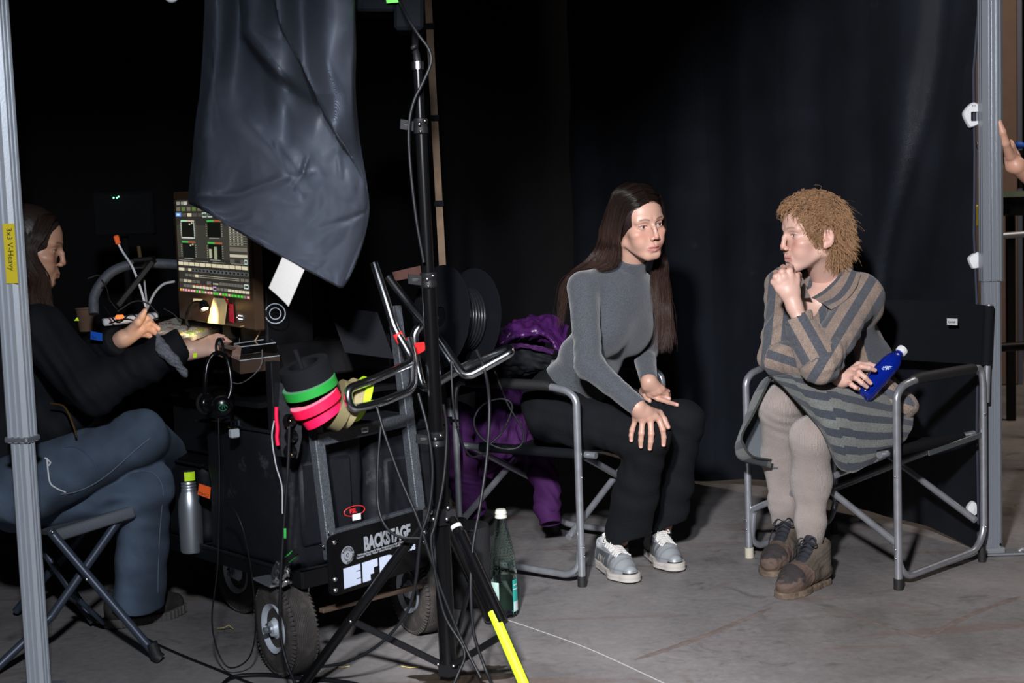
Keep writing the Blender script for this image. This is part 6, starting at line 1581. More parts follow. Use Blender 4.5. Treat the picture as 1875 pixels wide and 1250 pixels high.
# silver bottle and orange tag at the bag
c = at(351, 990, 4.08); c[2] = .27; hh = at(351, 880, 4.08)[2]-.27
t = thing('steel_bottle', 'brushed steel drinking bottle with black cap and yellow-green tape on the cart', 'bottle', c)
b = MB(); b.lathe(c, [(.001, 0), (.030, 0), (.0335, .006), (.0335, hh*.62), (.031, hh*.74), (.024, hh*.84), (.0215, hh*.87), (.0225, hh*.89), (.0205, hh*.91), (.0225, hh*.93), (.0205, hh*.95), (.0225, hh*.97), (.020, hh), (.001, hh)], n=32); b.build('bottle_body', mat('bottle_steel', (.55, .58, .62), .38, .9), t, 40)
b = MB(); b.lathe(c+uz*(hh+.001), [(.001, 0), (.024, 0), (.025, .004), (.025, .028), (.021, .034), (.001, .036)], n=24); cp = b.build('cap', m_blackplast, t, 40)
b = MB(); G = [[c+uz*(hh+z)+.0258*V(math.cos(a), math.sin(a), 0) for a in np.linspace(-1.75, -.5, 8)] for z in (.004, .030)]; b.grid(G, .0006); b.build('tape_strip', m_neon, cp, 60)
def tagp(name, label, cat, P, mt, th=.0012, body=None, bsz=.01, bm=None, grp=None, parent=None):
    P = [np.asarray(q) for q in P]; cen = sum(P)/4
    t = None
    b = MB(); b.slab(P, th, col=None); o = b.build(name, mt, parent, 0)
    if parent is None: tag(o, label, cat, grp)
    if body:
        ex = unit(P[1]-P[0]); ey = unit(P[3]-P[0]); n = unit(np.cross(ex, ey)); n = n if np.dot(n, CAM-cen) > 0 else -n
        ey = ey if ey[2] > 0 else -ey
        text(body, P[0]*.9+P[2]*.1+n*th*.6+ey*.0, ex, ey, bsz, bm or m_ink, 'lettering', o, ext=.0002)
    return o
otag = tagp('key_tag', 'orange tape tag with black writing hanging by the steel bottle', 'tag', [at(362, 905, 3.98), at(384, 913, 3.96), at(386, 892, 3.96), at(365, 885, 3.98)], m_orange, body='MARC2', bsz=.011)
b = MB()
for q in (0, 1): 
    c = at(398+q*8, 884, 4.02); b.tube([c+(_R*math.cos(a)*.012+_U*math.sin(a)*.017)+V(0, .01*math.sin(a+q), 0) for a in np.linspace(0, 6.28, 20)][:-1], .0018, 6, closed=True)
tag(b.build('carabiner', m_screw), 'pair of steel key rings hooked on the bag beside the orange tag', 'ring')
tagp('warning_sticker', 'yellow triangular tape behind the steel bottle', 'tape', [at(319, 912, 4.3), at(337, 917, 4.3), at(337, 900, 4.3), at(334, 899, 4.3)], m_yellow)
tagp('tape_flag', 'green tape strip lying among the gear left of the steel bottle', 'tape', [at(318, 854, 4.35), at(346, 848, 4.35), at(340, 845, 4.37), at(322, 850, 4.37)], m_greentape)

# tape rolls on the cart's strap
def roll(px, py, d, ax_, r, w, mt, label, side=None, ri=.62):
    c = at(px, py, d); ax_ = unit(ax_); t = thing('tape_roll', label, 'tape', c-ax_*w/2)
    b = MB(); b.lathe(c-ax_*w/2, [(r*ri, 0), (r-.001, 0), (r, .001), (r, w-.001), (r-.001, w), (r*ri, w)], ax_, 48, closed=True); b.build('tape', mt, t, 35)
    if mt is m_fabric: core_m = m_black
    else: core_m = m_card
    if side is not None:
        b = MB(); b.lathe(c+ax_*(w/2+.0002), [(r*ri+.002, 0), (r-.0015, 0), (r-.0015, .0005), (r*ri+.002, .0005)], ax_, 48, closed=True); b.build('tape_side', side, t, 0)
    b = MB(); b.lathe(c-ax_*(w/2-.001), [(r*ri-.004, 0), (r*ri, 0), (r*ri, w-.002), (r*ri-.004, w-.002)], ax_, 32, closed=True); b.build('core', core_m, t, 35)
vd = unit(CAM-at(570, 710, 3.6)); 
axs = unit(_U*.90+_R*-.30-_F*.28)
roll(561, 682, 3.62, axs, .066, .050, m_fabric, 'black gaffer roll above the green one on the cart strap')
roll(568, 708, 3.62, axs, .071, .024, mat('green_tape_roll', (.008, .24, .028), .6), 'green tape roll hanging on the cart above two pink rolls', mat('tape_side_green', (.10, .22, .14), .7))
ax2 = unit(_U*.86+_R*-.42-_F*.28)
roll(578, 737, 3.62, ax2, .067, .025, m_pink, 'upper of two neon pink tape rolls on the cart', mat('tape_side_pink', (.8, .22, .32), .7))
roll(590, 757, 3.63, unit(_U*.80+_R*-.52-_F*.24), .056, .024, mat('pink_tape_b', (.80, .004, .07), .55), 'lower, partly hidden neon pink tape roll on the cart')
ax3 = unit(_R*-.86+_U*.34-_F*.38)
roll(622, 742, 3.67, ax3, .067, .03, mat('olive_tape', (.15, .125, .06), .7), 'olive tape roll beside the pink rolls')
roll(640, 738, 3.68, ax3, .066, .026, m_beige, 'sand-coloured tape roll between olive and yellow rolls')
roll(659, 730, 3.69, ax3, .060, .020, mat('neon_yellow_roll', (.36, .58, .01), .6), 'neon yellow tape roll behind the chrome tube end')
b = MB(); b.tube([at(540, 640, 3.64), at(560, 690, 3.64), at(590, 745, 3.65), at(625, 745, 3.68), at(665, 728, 3.70), at(690, 690, 3.75)], .006, 8, smooth=5); tag(b.build('strap', m_fabric), 'black strap threading the tape rolls on the cart', 'strap')
# tool holster with pink strip
t = thing('tool_pouch', 'black padded connector pouch with a pink tape strip hanging on the cart', 'pouch', at(525, 840, 3.62))
b = MB(); P = [at(508, 700, 3.64), at(545, 712, 3.64), at(548, 800, 3.63), at(540, 838, 3.63), at(512, 835, 3.63), at(503, 780, 3.64)]; b.slab(P, .02, pn); b.build('pouch_body', m_nylon, t, 20)
b = MB()
for x, y in ((530, 770), (533, 798), (531, 826)): b.lathe(at(x, y, 3.605), [(.0005, -.003), (.010, -.003), (.0135, .004), (.016, .008), (.018, .004), (.018, -.006)], pn, 20)
b.build('socket_ring', m_blackgloss, t, 50)
b = MB(); 
for x, y in ((531, 770), (527, 783), (534, 832)): b.sphere(at(x, y, 3.598), .0025, 5)
b.build('pins', mat('brass', (.7, .45, .15), .25, 1.0), t)
b = MB(); b.tube([at(506, 745, 3.60), at(506, 765, 3.60), at(508, 785, 3.60), at(507, 800, 3.60), at(509, 815, 3.60)], .005, 8, smooth=4); b.build('tape_strip', m_pink, t, 60)

# folded chrome-tube chair hooked on the cart
t = thing('folded_chair', 'folded chrome-tube camp chair with red tape hooked on the cart', 'chair', at(700, 620, 3.85))
def tubep(nm, L_, r, mt=m_chrome, par=None, k=4, n=14, rad=.028):
    b = MB(); P = fillet([at(*q) for q in L_], rad, 6); b.tube(P, r, n); return b.build(nm, mt, par, 60)
tubep('tube_loop', [(684, 480, 3.80), (704, 540, 3.80), (722, 600, 3.79), (758, 662, 3.76), (690, 692, 3.66), (634, 713, 3.58), (642, 750, 3.58), (700, 736, 3.64), (757, 712, 3.72), (757, 655, 3.77), (748, 620, 3.80)], .0115, par=t)
tubep('tube_loop', [(711, 508, 3.90), (748, 556, 3.86), (800, 616, 3.78), (852, 692, 3.70), (936, 645, 3.72), (932, 637, 3.74), (856, 667, 3.84), (776, 716, 3.90), (764, 672, 3.92), (758, 610, 3.92), (772, 594, 3.93)], .0115, par=t)
b = MB(); b.lathe(at(731, 617, 3.785), [(.0125, -.012), (.0135, -.012), (.0135, .014), (.0125, .014)], unit(at(736, 626, 3.785)-at(724, 604, 3.785)), 16, closed=True); b.build('tape_wrap', m_red, t, 50)
b = MB(); b.slab([at(757, 636, 3.90), at(761, 628, 3.90), at(776, 626, 3.88), at(784, 637, 3.87), at(772, 645, 3.88), at(758, 652, 3.90)], .002); b.build('tape_flag', m_red, t, 0)
b = MB(); G = [[at(600+90*a_+30*b_, 560+12*a_+85*b_+(0 if a_ < .6 else 0), 3.86+.1*a_) for a_ in np.linspace(0, 1, 40)] for b_ in np.linspace(0, 1, 8)]
G = np.array(G); G[:, ::2] += pn*.006; b.grid(G, .003); b.build('ribbed_seat', m_fabric, t, 30)

# cable reel
rc_ = at(835, 582, 4.25); ra = unit(_R*-.80-_F*.58+_U*.06)
t = thing('cable_reel', 'black cable drum hanging behind the chrome tubes', 'cable reel', rc_)
b = MB()
for s_ in (-.055, .055): b.lathe(rc_+ra*s_, [(.03, -.003), (.150, -.003), (.1545, -.001), (.1545, .002), (.150, .003), (.03, .003)], ra, 56, closed=True)
b.build('flange', mat('reel_black', (.006, .0063, .008), .3), t, 40)
b = MB(); b.lathe(rc_-ra*.05, [(.05, 0), (.05, .1)], ra, 30, closed=False); b.build('drum', m_blackgloss, t, 40)
b = MB(); w1 = unit(np.cross(ra, _U)); w2 = np.cross(ra, w1); H_ = []
for L_ in range(3):
    for a in np.linspace(0, 2*math.pi*9, 9*26):
        s_ = -.046+.092*(a/(2*math.pi*9)); s_ = s_ if L_ % 2 == 0 else -s_; H_.append(rc_+ra*s_+(.07+.012*L_)*(math.cos(a)*w1+math.sin(a)*w2))
b.tube(H_, .0048, 6); tag(b.build('wound_cable', mat('cable_gloss', (.008, .0085, .010), .28), t, 60), None)
b = MB(); b.slab([at(718, 498, 4.1), at(770, 486, 4.1), at(772, 505, 4.1), at(724, 514, 4.1)], .004); b.build('orange_label', mat('shaded_orange', (.035, .007, .003), .8), t, 0)  # shade is put into the orange label's colour

# computer screen
TL, BL, BR = at(330, 366, 4.36), at(330, 533, 4.35), at(459, 549, 3.90)
sx = unit(BR-BL); sn_ = unit(np.cross(sx, uz)); sn_ = sn_ if sn_@(CAM-BL) > 0 else -sn_; sup = unit(np.cross(sn_, sx)); sup = sup if sup[2] > 0 else -sup
SW = np.linalg.norm(BR-BL); SH_ = float((TL-BL)@sup)
t = thing('computer_monitor', 'lit computer monitor showing a mixer program, sticky notes on its lower edge', 'monitor', BL+sx*SW/2-sup*.11)
b = MB(); b.box(BL+sx*SW/2+sup*(SH_/2-.03)-sn_*.016, (SW+.045, .03, SH_+.11), np.array([sx, sn_, sup]), bev=.004); mb_ = b.build('casing', mat('bronze_bezel', (.055, .030, .016), .4), t, 20)
b = MB(); b.box(BL+sx*SW/2-sup*.10-sn_*.05, (.07, .03, .16), np.array([sx, sn_, sup]), bev=.004); b.build('stand', m_blackplast, t, 20)
M = bpy.data.materials.new('screen_light'); M.use_nodes = True; N = M.node_tree.nodes; L = M.node_tree.links; bs = N['Principled BSDF']; a = N.new('ShaderNodeVertexColor'); a.layer_name = 'Col'
L.new(a.outputs[0], bs.inputs['Emission Color']); bs.inputs['Emission Strength'].default_value = .82; bs.inputs['Base Color'].default_value = (.01, .01, .01, 1); bs.inputs['Roughness'].default_value = .3
b = MB()
def SR(x0, y0, x1, y1, col, lay=1):   # rectangle on the screen, x,y from the top-left in 0..1
    e = .0006*lay; P = [BL+sx*SW*x+sup*SH_*(1-y)+sn_*(.0005+e) for x, y in ((x0, y1), (x1, y1), (x1, y0), (x0, y0))]; b.add(P, [(0, 1, 2, 3)], col)
def SF(x0, y0, x1, y1, w, col, lay=2):
    hw = w*SH_/SW
    SR(x0, y0, x1, y0+w, col, lay); SR(x0, y1-w, x1, y1, col, lay); SR(x0, y0, x0+hw, y1, col, lay); SR(x1-hw, y0, x1, y1, col, lay)
CRM = (.80, .72, .50); GRY = (.085, .085, .075); DK = (.035, .033, .028); GRN = (.05, .55, .08); RED_ = (.85, .15, .18); WHT = (.85, .92, .95)
rr_ = random.Random(9)
y_off = 1-SH_*0
# the visible part of the picture starts at y = .0 (top of the glass) and ends at y = 1
SR(0, 0, 1, 1, DK, 0); SR(0, .27, 1, .62, (.055, .052, .042), 1)
def Y(p): return (p-366)/(533-366)*(167/ (167.))     # pixel row on the left edge -> share
k_h = 1.0
def Yp(p): return 1-(533-p)/(533-366)*k_h
for x in (.02, .09, .13): SR(x, Yp(369), x+.05, Yp(375), (.6, .6, .5) if x > .1 else (.3, .3, .25), 2)
for i in range(12): SR(.015+i*.08, Yp(379), .07+i*.08, Yp(386), (.12, .22, .05) if i % 2 else (.2, .17, .12), 2)
SR(.0, Yp(389), .08, Yp(396), (.15, .4, .9), 2); SR(.02, Yp(391), .06, Yp(394), (.8, .9, 1), 3)
for i in range(11): SR(.1+i*.08, Yp(390), .16+i*.08, Yp(396), CRM if i in (1,) else (.10, .09, .07), 2)
SF(.40, Yp(389), .46, Yp(397), .008, (.6, .9, .8)); SF(.48, Yp(389), .54, Yp(397), .008, (.6, .9, .8))
for i, (x0, y0) in enumerate(((.075, 402), (.46, 402), (.075, 440), (.46, 440))):
    SR(x0, Yp(y0), x0+.20, Yp(y0+3), GRN, 2); SR(x0+.10, Yp(y0), x0+.20, Yp(y0+3), (.45, .10, .04), 3)
    SR(x0+.01, Yp(y0+4), x0+.19, Yp(y0+30), (.006, .008, .006), 2)
    for k in range(6): SR(x0-.012, Yp(y0+6+k*4), x0-.004, Yp(y0+8+k*4), (.4, .42, .2), 3); SR(x0+.205, Yp(y0+6+k*4), x0+.213, Yp(y0+8+k*4), (.4, .42, .35), 3)
    SR(x0+.03, Yp(y0+30.5), x0+.17, Yp(y0+31.5), (.4, .4, .34), 3)
SF(.075, Yp(403), .275, Yp(435), .010, (.75, .85, .8), 3)
for (x, y) in ((.20, 408), (.235, 406), (.20, 446), (.235, 444)): SR(x, Yp(y), x+.02, Yp(y+3), (.6, .6, .4), 4)
SR(.48, Yp(452), .515, Yp(468), (.5, .5, .36), 4); SR(.55, Yp(448), .59, Yp(470), (.35, .38, .25), 4)
for i in range(4): SR(.02+.25*i, Yp(474.5), .2+.25*i, Yp(475.5), (.3, .3, .25), 3)
for r_i in range(9): SR(.76, Yp(412+r_i*4), .99, Yp(412.8+r_i*4), (.3, .3, .24), 2); [SR(.77+.05*q, Yp(409.5+r_i*4), .79+.05*q, Yp(411+r_i*4), (.55, .52, .4), 3) for q in range(4)]
SR(.76, Yp(447), .99, Yp(454), (.20, .18, .14), 2); SR(.76, Yp(459), .99, Yp(464), (.62, .58, .44), 2); 
SR(.76, Yp(468), .82, Yp(474), (.12, .12, .1), 2); SR(.90, Yp(468), .94, Yp(474), (.12, .12, .1), 2); SF(.95, Yp(467), .985, Yp(475), .01, (.6, .8, .75))
for i in range(12): SR(.005+i*.0825, Yp(478), .078+i*.0825, Yp(484), CRM, 2)
SR(.005, Yp(489), .09, Yp(494), CRM, 2); SR(.11, Yp(489), .14, Yp(494), (.15, .1, .1), 2); SR(.15, Yp(489), .195, Yp(494), CRM, 2)
for i in range(15): SR(.205+i*.053, Yp(488.5), .25+i*.053, Yp(494.5), (.14, .15, .14), 2); SR(.213+i*.053, Yp(489.5), .242+i*.053, Yp(493.5), (.01, .015, .02), 3)
for i in range(3): SR(.10+i*.055, Yp(499), .145+i*.055, Yp(504), (.16, .15, .12), 2)
SR(.25, Yp(499), .30, Yp(504), CRM, 2); SR(.31, Yp(499.5), .87, Yp(500.6), (.4, .38, .28), 2); SR(.31, Yp(502.6), .87, Yp(503.6), (.4, .38, .28), 2)
for i in range(2): SR(.89+i*.055, Yp(499), .935+i*.055, Yp(504), (.2, .18, .14), 2)
for i in range(5): SR(.005+i*.065, Yp(509.5), .06+i*.065, Yp(514.5), (.6, .55, .38) if i in (1, 2) else (.14, .13, .1), 2)
SR(.42, Yp(509), .48, Yp(515), (.16, .15, .12), 2); [SR(.51+.02*i, Yp(511), .522+.02*i, Yp(514), (.6, .55, .4), 2) for i in range(4)]
for i in range(9): SR(.60+i*.04, Yp(509), .635+i*.04, Yp(514), (.16, .15, .13), 2)
SF(.93, Yp(508), .985, Yp(515.5), .01, (.8, 1, .95))
for i in range(3): SR(.065+i*.05, Yp(518.5), .11+i*.05, Yp(523.5), (.16, .15, .12), 2)
for i in range(6): SR(.205+i*.05, Yp(519), .248+i*.05, Yp(523.5), CRM, 2); SR(.215+i*.05, Yp(516.5), .24+i*.05, Yp(518), (.5, .05, .04), 2)
SF(.505, Yp(517.5), .55, Yp(524.5), .008, (.8, .5, .9))
for i in range(3): SR(.56+i*.05, Yp(518.5), .60+i*.05, Yp(523.5), (.2, .19, .16), 2)
for i in range(6): SR(.71+i*.048, Yp(519), .752+i*.048, Yp(523.5), CRM, 2)
seq = 'ORRRRRGRGRRRGGRGGRGGGGWR'
for i, ch in enumerate(seq):
    x0 = i/24; SR(x0+.004, Yp(527), x0+.038, Yp(531.5), {'O': (.9, .45, .05), 'R': (.75, .25, .25), 'G': (.07, .55, .04), 'W': (.3, .2, .2)}[ch], 2); 
    if ch in 'RG': SR(x0+.012, Yp(528), x0+.028, Yp(530.3), (.95, .8, .8) if ch == 'R' else (.15, .8, .1), 3)
o = b.build('screen', M, t, 0); o['label'] = 'lit screen with rows of buttons and meters'
SB = lambda x, y, e=.0: BL+sx*SW*x-sup*y+sn_*e
pn2 = tagp('sticky_note', None, None, [SB(.72, .068, .003), SB(.78, .071, .003), SB(.78, .018, .003), SB(.72, .018, .003)], m_pink, .0008, parent=t)
b = MB(); b.tube([SB(.86+.045*math.cos(a), .052+.012*math.sin(a), .001) for a in np.linspace(0, 6.283, 24)[:-1]], .0008, 5, closed=True); b.build('button_ring', m_screw, t)
b = MB(); 
for k in range(3): b.sphere(SB(.84+.02*k, .048, .001), .002, 5); b.sphere(SB(.84+.02*k, .057, .001), .0018, 5)
b.build('button', mat('pale_led', (.9, .9, 1), .4, emit=(.8, .85, 1), estr=1.5), t)
tagp('sticky_note', 'green sticky note stuck under the monitor', 'note', [at(357, 548, 4.26), at(369, 549, 4.25), at(369, 534, 4.25), at(358, 534, 4.26)], m_greentape)
def scr(px, py, off=.006):
    r = _F*FPX+_R*(px-W/2)+_U*(H/2-py); q = BL+sn_*off; return CAM+r*(((q-CAM)@sn_)/(r@sn_))
nt = tagp('paper_note', 'yellowish paper note with a stain and red corner below the monitor', 'note', [scr(380, 591, .012), scr(411, 594, .012), scr(417, 547, .008), scr(391, 545, .008)], mat('note_paper', (.78, .66, .36), .7, var=.1, vscale=30, dirt=((.85, .45, .05), 22, .62, .7)))
b = MB(); b.slab([scr(411, 546, .011), scr(418, 551, .012), scr(417, 558, .012), scr(409, 541, .011)], .001); b.build('red_corner', m_red, nt, 0)
b = MB(); b.slab([at(353, 555, 4.2), at(372, 556, 4.2), at(371, 547, 4.2), at(354, 546, 4.2)], .001); tag(b.build('paper_scrap', mat('dim_paper', (.3, .28, .22), .8), smooth=0), 'small dim paper scrap under the green note', 'paper')

# desk lamp on a gooseneck: it lights the keyboard
lc = scr(374, 560, .055)
t = thing('gooseneck_lamp', 'small black gooseneck lamp lighting the keyboard and paper note', 'lamp', at(352, 600, 4.15))
b = MB(); b.tube([atz(352, 603, zt), scr(342, 590, .05), scr(343, 572, .05), scr(354, 555, .05), scr(368, 553, .052)], .0045, 8, smooth=6); b.build('neck', m_black, t, 60)
b = MB(); b.lathe(lc, [(.004, .018), (.011, .012), (.014, 0), (.016, -.010), (.012, -.008)], unit(V(-.25, .35, .9)), 20); b.build('lamp_head', m_black, t, 50)
b = MB(); b.sphere(lc-V(-.002, .004, .006), (.010, .010, .006), 8); b.build('bulb', mat('warm_bulb', (1, .8, .4), .5, emit=(1.0, .62, .25), estr=14), t)


# keyboard
K0, K1, K2, K3 = at(253, 608, 4.20), at(345, 633, 4.02), at(398, 609, 4.04), at(323, 589, 4.32)
kz = zt+.024; K = [V(q[0], q[1], kz) for q in (atz(253, 607, kz), atz(340, 624, kz), atz(402, 603, kz), atz(318, 586, kz))]
t = thing('keyboard', 'pale slim keyboard lit warm by the gooseneck lamp', 'keyboard', sum(K)/4-V(0, 0, .016))
b = MB(); b.slab(K, .012, uz); b.build('key_deck', mat('key_deck', (.45, .43, .41), .4), t, 0)
m_key = mat('key_white', (.70, .67, .62), .5, attr=True); b = MB(); nx, ny = 16, 6
for i in range(nx):
    for j in range(ny):
        a0, a1_, b0, b1_ = (i+.1)/nx*.96+.02, (i+.9)/nx*.96+.02, (j+.1)/ny*.92+.04, (j+.88)/ny*.92+.04
        Q = [K[0]*(1-a)*(1-c)+K[3]*a*(1-c)+K[2]*a*c+K[1]*(1-a)*c+uz*.0085 for a, c in ((a0, b0), (a1_, b0), (a1_, b1_), (a0, b1_))]
        col = (.75, .72, .66) if rr_.random() > .13 else rr_.choice([(.75, .65, .05), (.3, .6, .1), (.7, .3, .25)])
        bb = MB(); bb.slab(Q, .005, uz, col=np.array(col)); bb.build('key', m_key, t, 0)
b = None
lamp('gooseneck_light', 'SPOT', lc+V(-.004, -.004, -.024), sum(K)/4*.75+K[2]*.25, 2.0, (1, .75, .42), spot_size=math.radians(125), spot_blend=.7, shadow_soft_size=.012)
# stuff on the desk
def cup():
    c = atz(160, 606, zt); t = thing('paper_cup', 'brown paper cup standing on the left end of the desk', 'cup', c)
    b = MB(); b.lathe(c, [(.001, .0), (.026, 0), (.034, .074), (.0365, .076), (.0365, .079), (.034, .079), (.0265, .004), (.001, .004)], n=32); b.build('cup_body', m_card, t, 40)
    b = MB(); b.lathe(c+uz*.0, [(.001, .055), (.0315, .055)], n=28); b.build('drink', mat('coffee', (.03, .015, .008), .2), t, 0)
cup()
tagp('tape_label', 'blue tape label on the desk edge below the cup', 'tape', [at(166, 621, 4.17), at(187, 624, 4.15), at(187, 610, 4.15), at(166, 606, 4.17)], m_bluetape, body='Fm', bsz=.014)
tagp('tape_marker', 'tiny yellow-green tape left of the paper cup', 'tape', [at(136, 587, 4.3), at(145, 587, 4.3), at(142, 581, 4.3), at(141, 581, 4.3)], m_neon)
tagp('tape_marker', 'small yellow-green tape on the desk front near the headphones', 'tape', [at(354, 655, 3.86), at(360, 654, 3.86), at(361, 646, 3.87), at(354, 647, 3.87)], m_neon)
ps = atz(235, 588, zt); t = thing('power_strip', 'white power strip with a red switch on the desk under tangled cables', 'power strip', ps)
b = MB(); b.bar(at(188, 590, 4.40)+uz*.0, at(288, 578, 4.46), .05, .022, bev=.004); b.build('strip_body', mat('strip_white', (.55, .57, .58), .5), t, 30)
b = MB(); b.box(at(219, 580, 4.37), (.022, .02, .012), bev=.003); b.build('switch', m_ledred, t, 30)
wh = mat('grey_cable', (.35, .36, .38), .5)
def cable(label, P, r, mt=m_cable, name='cable', grp=None, sm=8, n=7):
    b = MB(); b.tube([at(*q) if isinstance(q, tuple) else q for q in P], r, n, smooth=sm); return tag(b.build(name, mt, None, 60), label, 'cable', grp)
cable('white cable with orange plug rising behind the operator\'s raised hand', [(214, 440, 4.5), (224, 460, 4.5), (243, 490, 4.45), (258, 530, 4.42), (268, 567, 4.40)], .004, mat('ribbon_white', (.62, .63, .66), .5))
b = MB(); b.bar(at(212, 431, 4.5), at(217, 447, 4.5), .012, .016, bev=.003); tag(b.build('plug', m_orange, None, 30), 'orange plug on top of the white cable', 'plug')
cable('grey cable curving down to the power strip from the right', [(320, 515, 4.45), (300, 520, 4.44), (285, 534, 4.43), (273, 556, 4.42), (268, 568, 4.42)], .0045, wh)
cable('short grey cable beside the white ribbon cable', [(264, 512, 4.48), (266, 530, 4.46), (268, 550, 4.44), (270, 566, 4.42)], .0035, wh)
for i, P in enumerate([[(186, 512, 4.35), (196, 530, 4.36), (200, 548, 4.37), (214, 566, 4.38)], [(190, 560, 4.34), (215, 590, 4.30), (240, 575, 4.30), (262, 592, 4.3)], [(215, 570, 4.30), (245, 552, 4.32), (270, 555, 4.33), (290, 575, 4.33)], [(200, 592, 4.3), (230, 584, 4.3), (262, 590, 4.3), (290, 582, 4.32)], [(300, 565, 4.4), (318, 575, 4.4), (330, 590, 4.4)]]):
    cable(['thin black cable dropping from the padded bar to the desk', 'thin black cable lying in front of the red switch', 'thin black cable arching over the power strip', 'thin black cable lying across the white power strip', 'short thin black cable right of the power strip, under the monitor'][i], P, .0025)
# padded grey bar arching behind the desk
t = thing('padded_bar', 'dark grey foam-padded bar arching up behind the paper cup', 'bar', at(176, 560, 4.5))
b = MB(); b.tube([at(172, 575, 4.42), at(172, 545, 4.44), (at(184, 520, 4.46)), at(206, 497, 4.48), at(238, 485, 4.5), at(280, 482, 4.52), at(325, 484, 4.55)], .016, 16, smooth=6); b.build('foam_tube', mat('foam_grey', (.055, .06, .075), .6, bump=.5, bscale=80), t, 60)
b = MB(); b.tube([at(176+14*math.cos(a)*0+18*math.cos(a), 517+14*math.sin(a), 4.455-.02*math.sin(a)) for a in (-2.6, -1.2, 0, .9)], .0025, 6, smooth=4); b.build('cable_tie', m_rubber, t)
t = thing('camera_clamp', 'small black clamp arm on top of the padded bar', 'clamp', at(262, 484, 4.45))
b = MB(); b.bar(at(246, 476, 4.45), at(283, 473, 4.45), .05, .014, bev=.004); b.bar(at(280, 478, 4.44), at(215, 560, 4.40), .02, .018, bev=.003); b.build('arm', m_blackplast, t, 30)
b = MB(); b.tube([at(254, 452, 4.5), at(257, 473, 4.47)], .006, 10); b.build('pin', mat('brass_pin', (.35, .24, .13), .35, .8), t, 50)
t = thing('field_monitor', 'unlit black device with three green lights hanging in the dark behind the operator', 'device', at(225, 400, 5.2))
b = MB(); b.box(at(228, 392, 5.2), (.22, .06, .16), bev=.01); b.build('case', m_curt2, t, 30); q = at(228, 420, 5.22); b = MB(); b.tube([q, V(q[0], q[1], 0)], .012, 10); b.build('post', m_curt2, t, 60)
b = MB(); 
for x, y in ((208, 362), (214, 362), (217, 360)): b.sphere(at(x, y, 5.16), .0032, 6)
b.build('status_light', m_lead, t)
# loudspeaker with ring, plastic case, headphones
t = thing('speaker', 'black studio speaker with a pale ring right of the monitor', 'speaker', at(500, 620, 3.98))
b = MB(); b.box(at(505, 560, 4.05), (.16, .14, .22), AX, bev=.006); b.build('cabinet', m_black, t, 20)
rcn = at(504, 574, 3.90); vdn = unit(CAM-rcn); e1 = unit(np.cross(vdn, uz)); e2 = np.cross(e1, vdn)
m_ringw = mat('pale_ring', (.40, .44, .50), .5)
b = MB(); b.tube([rcn+(e1*math.cos(a)+e2*math.sin(a))*.027 for a in np.linspace(.4, 2*math.pi-.3, 40)], .0016, 6); b.tube([rcn+(e1*math.cos(a)+e2*math.sin(a))*.0155 for a in np.linspace(0, 2*math.pi, 32)[:-1]], .0014, 6, closed=True); b.build('emblem', m_ringw, t, 60)
t = thing('clear_case', 'transparent plastic lid over a brown box on the right end of the desk', 'case', at(470, 690, 3.85))
cz0 = at(465, 682, 3.82); 
CA = [at(424, 661, 3.86), at(440, 676, 3.74), at(512, 655, 3.84), at(500, 642, 4.0)]
b = MB(); b.slab([q-uz*.0 for q in [V(q[0], q[1], CA[1][2]+.005) for q in CA]], .035, uz); b.build('box_base', mat('dark_brown_case', (.05, .03, .022), .4), t, 20)
zc = CA[1][2]+.023; low_ = [V(q[0], q[1], zc) for q in CA]; cen = sum(low_)/4; top = [cen+(q-cen)*.86+uz*.035 for q in low_]
b = MB(); b.add(low_+top, [(0, 1, 5, 4), (1, 2, 6, 5), (2, 3, 7, 6), (3, 0, 4, 7), (4, 5, 6, 7)]); o = b.build('lid', mat('clear_plastic', (1, 1, 1), .04, trans=1.0, ior=1.12), t, 0)
sm_ = o.modifiers.new('thickness', 'SOLIDIFY'); sm_.thickness = .002
b = MB(); b.tube([top[0], top[1], top[2], top[3]], .0012, 5, closed=True); b.tube([low_[0], low_[1], low_[2], low_[3]], .0012, 5, closed=True); b.build('lid_edge', mat('clear_edge', (.4, .45, .5), .15, spec=1.0), t, 0)
t = thing('tablet', 'dark tablet with a light rim lying behind the operator\'s hand', 'tablet', V(*atz(420, 622, zt)))
q = [V(*atz(x, y, zt+.012)) for x, y in ((400, 632), (438, 640), (440, 610), (402, 604))]; b = MB(); b.slab(q, .010, uz); b.build('body', m_blackgloss, t, 0); b = MB(); b.tube([p_+uz*.005 for p_ in q], .0013, 5, closed=True); b.build('rim', wh, t, 0)
t = thing('headphones', 'black headphones hanging from the desk edge', 'headphones', at(398, 650, 3.82))
b = MB(); b.tube([at(375, 735, 3.80), at(376, 700, 3.80), at(380, 668, 3.81), at(390, 650, 3.82), at(402, 646, 3.82), at(414, 654, 3.81), at(421, 680, 3.80), at(423, 712, 3.79), at(416, 735, 3.78)], .0065, 10, smooth=6); b.build('headband', m_blackgloss, t, 60)
def earcup(px, py, d, ax_, lab=None):
    c = at(px, py, d); b = MB(); b.lathe(c, [(.001, .012), (.020, .011), (.027, .005), (.029, -.002), (.027, -.008)], ax_, 28); o = b.build('ear_cup', m_blackgloss, t, 50)
    b = MB(); b.lathe(c-unit(ax_)*.010, [(.018, -.008), (.027, -.010), (.030, -.004), (.028, .003), (.016, .004)], ax_, 28, closed=True); b.build('ear_cushion', m_rubber, o, 60); return c, o
earcup(382, 738, 3.80, unit(_R*.75-_F*.6+_U*.1)); c, o = earcup(408, 745, 3.775, unit(_R*.25-_F*.92-_U*.1))
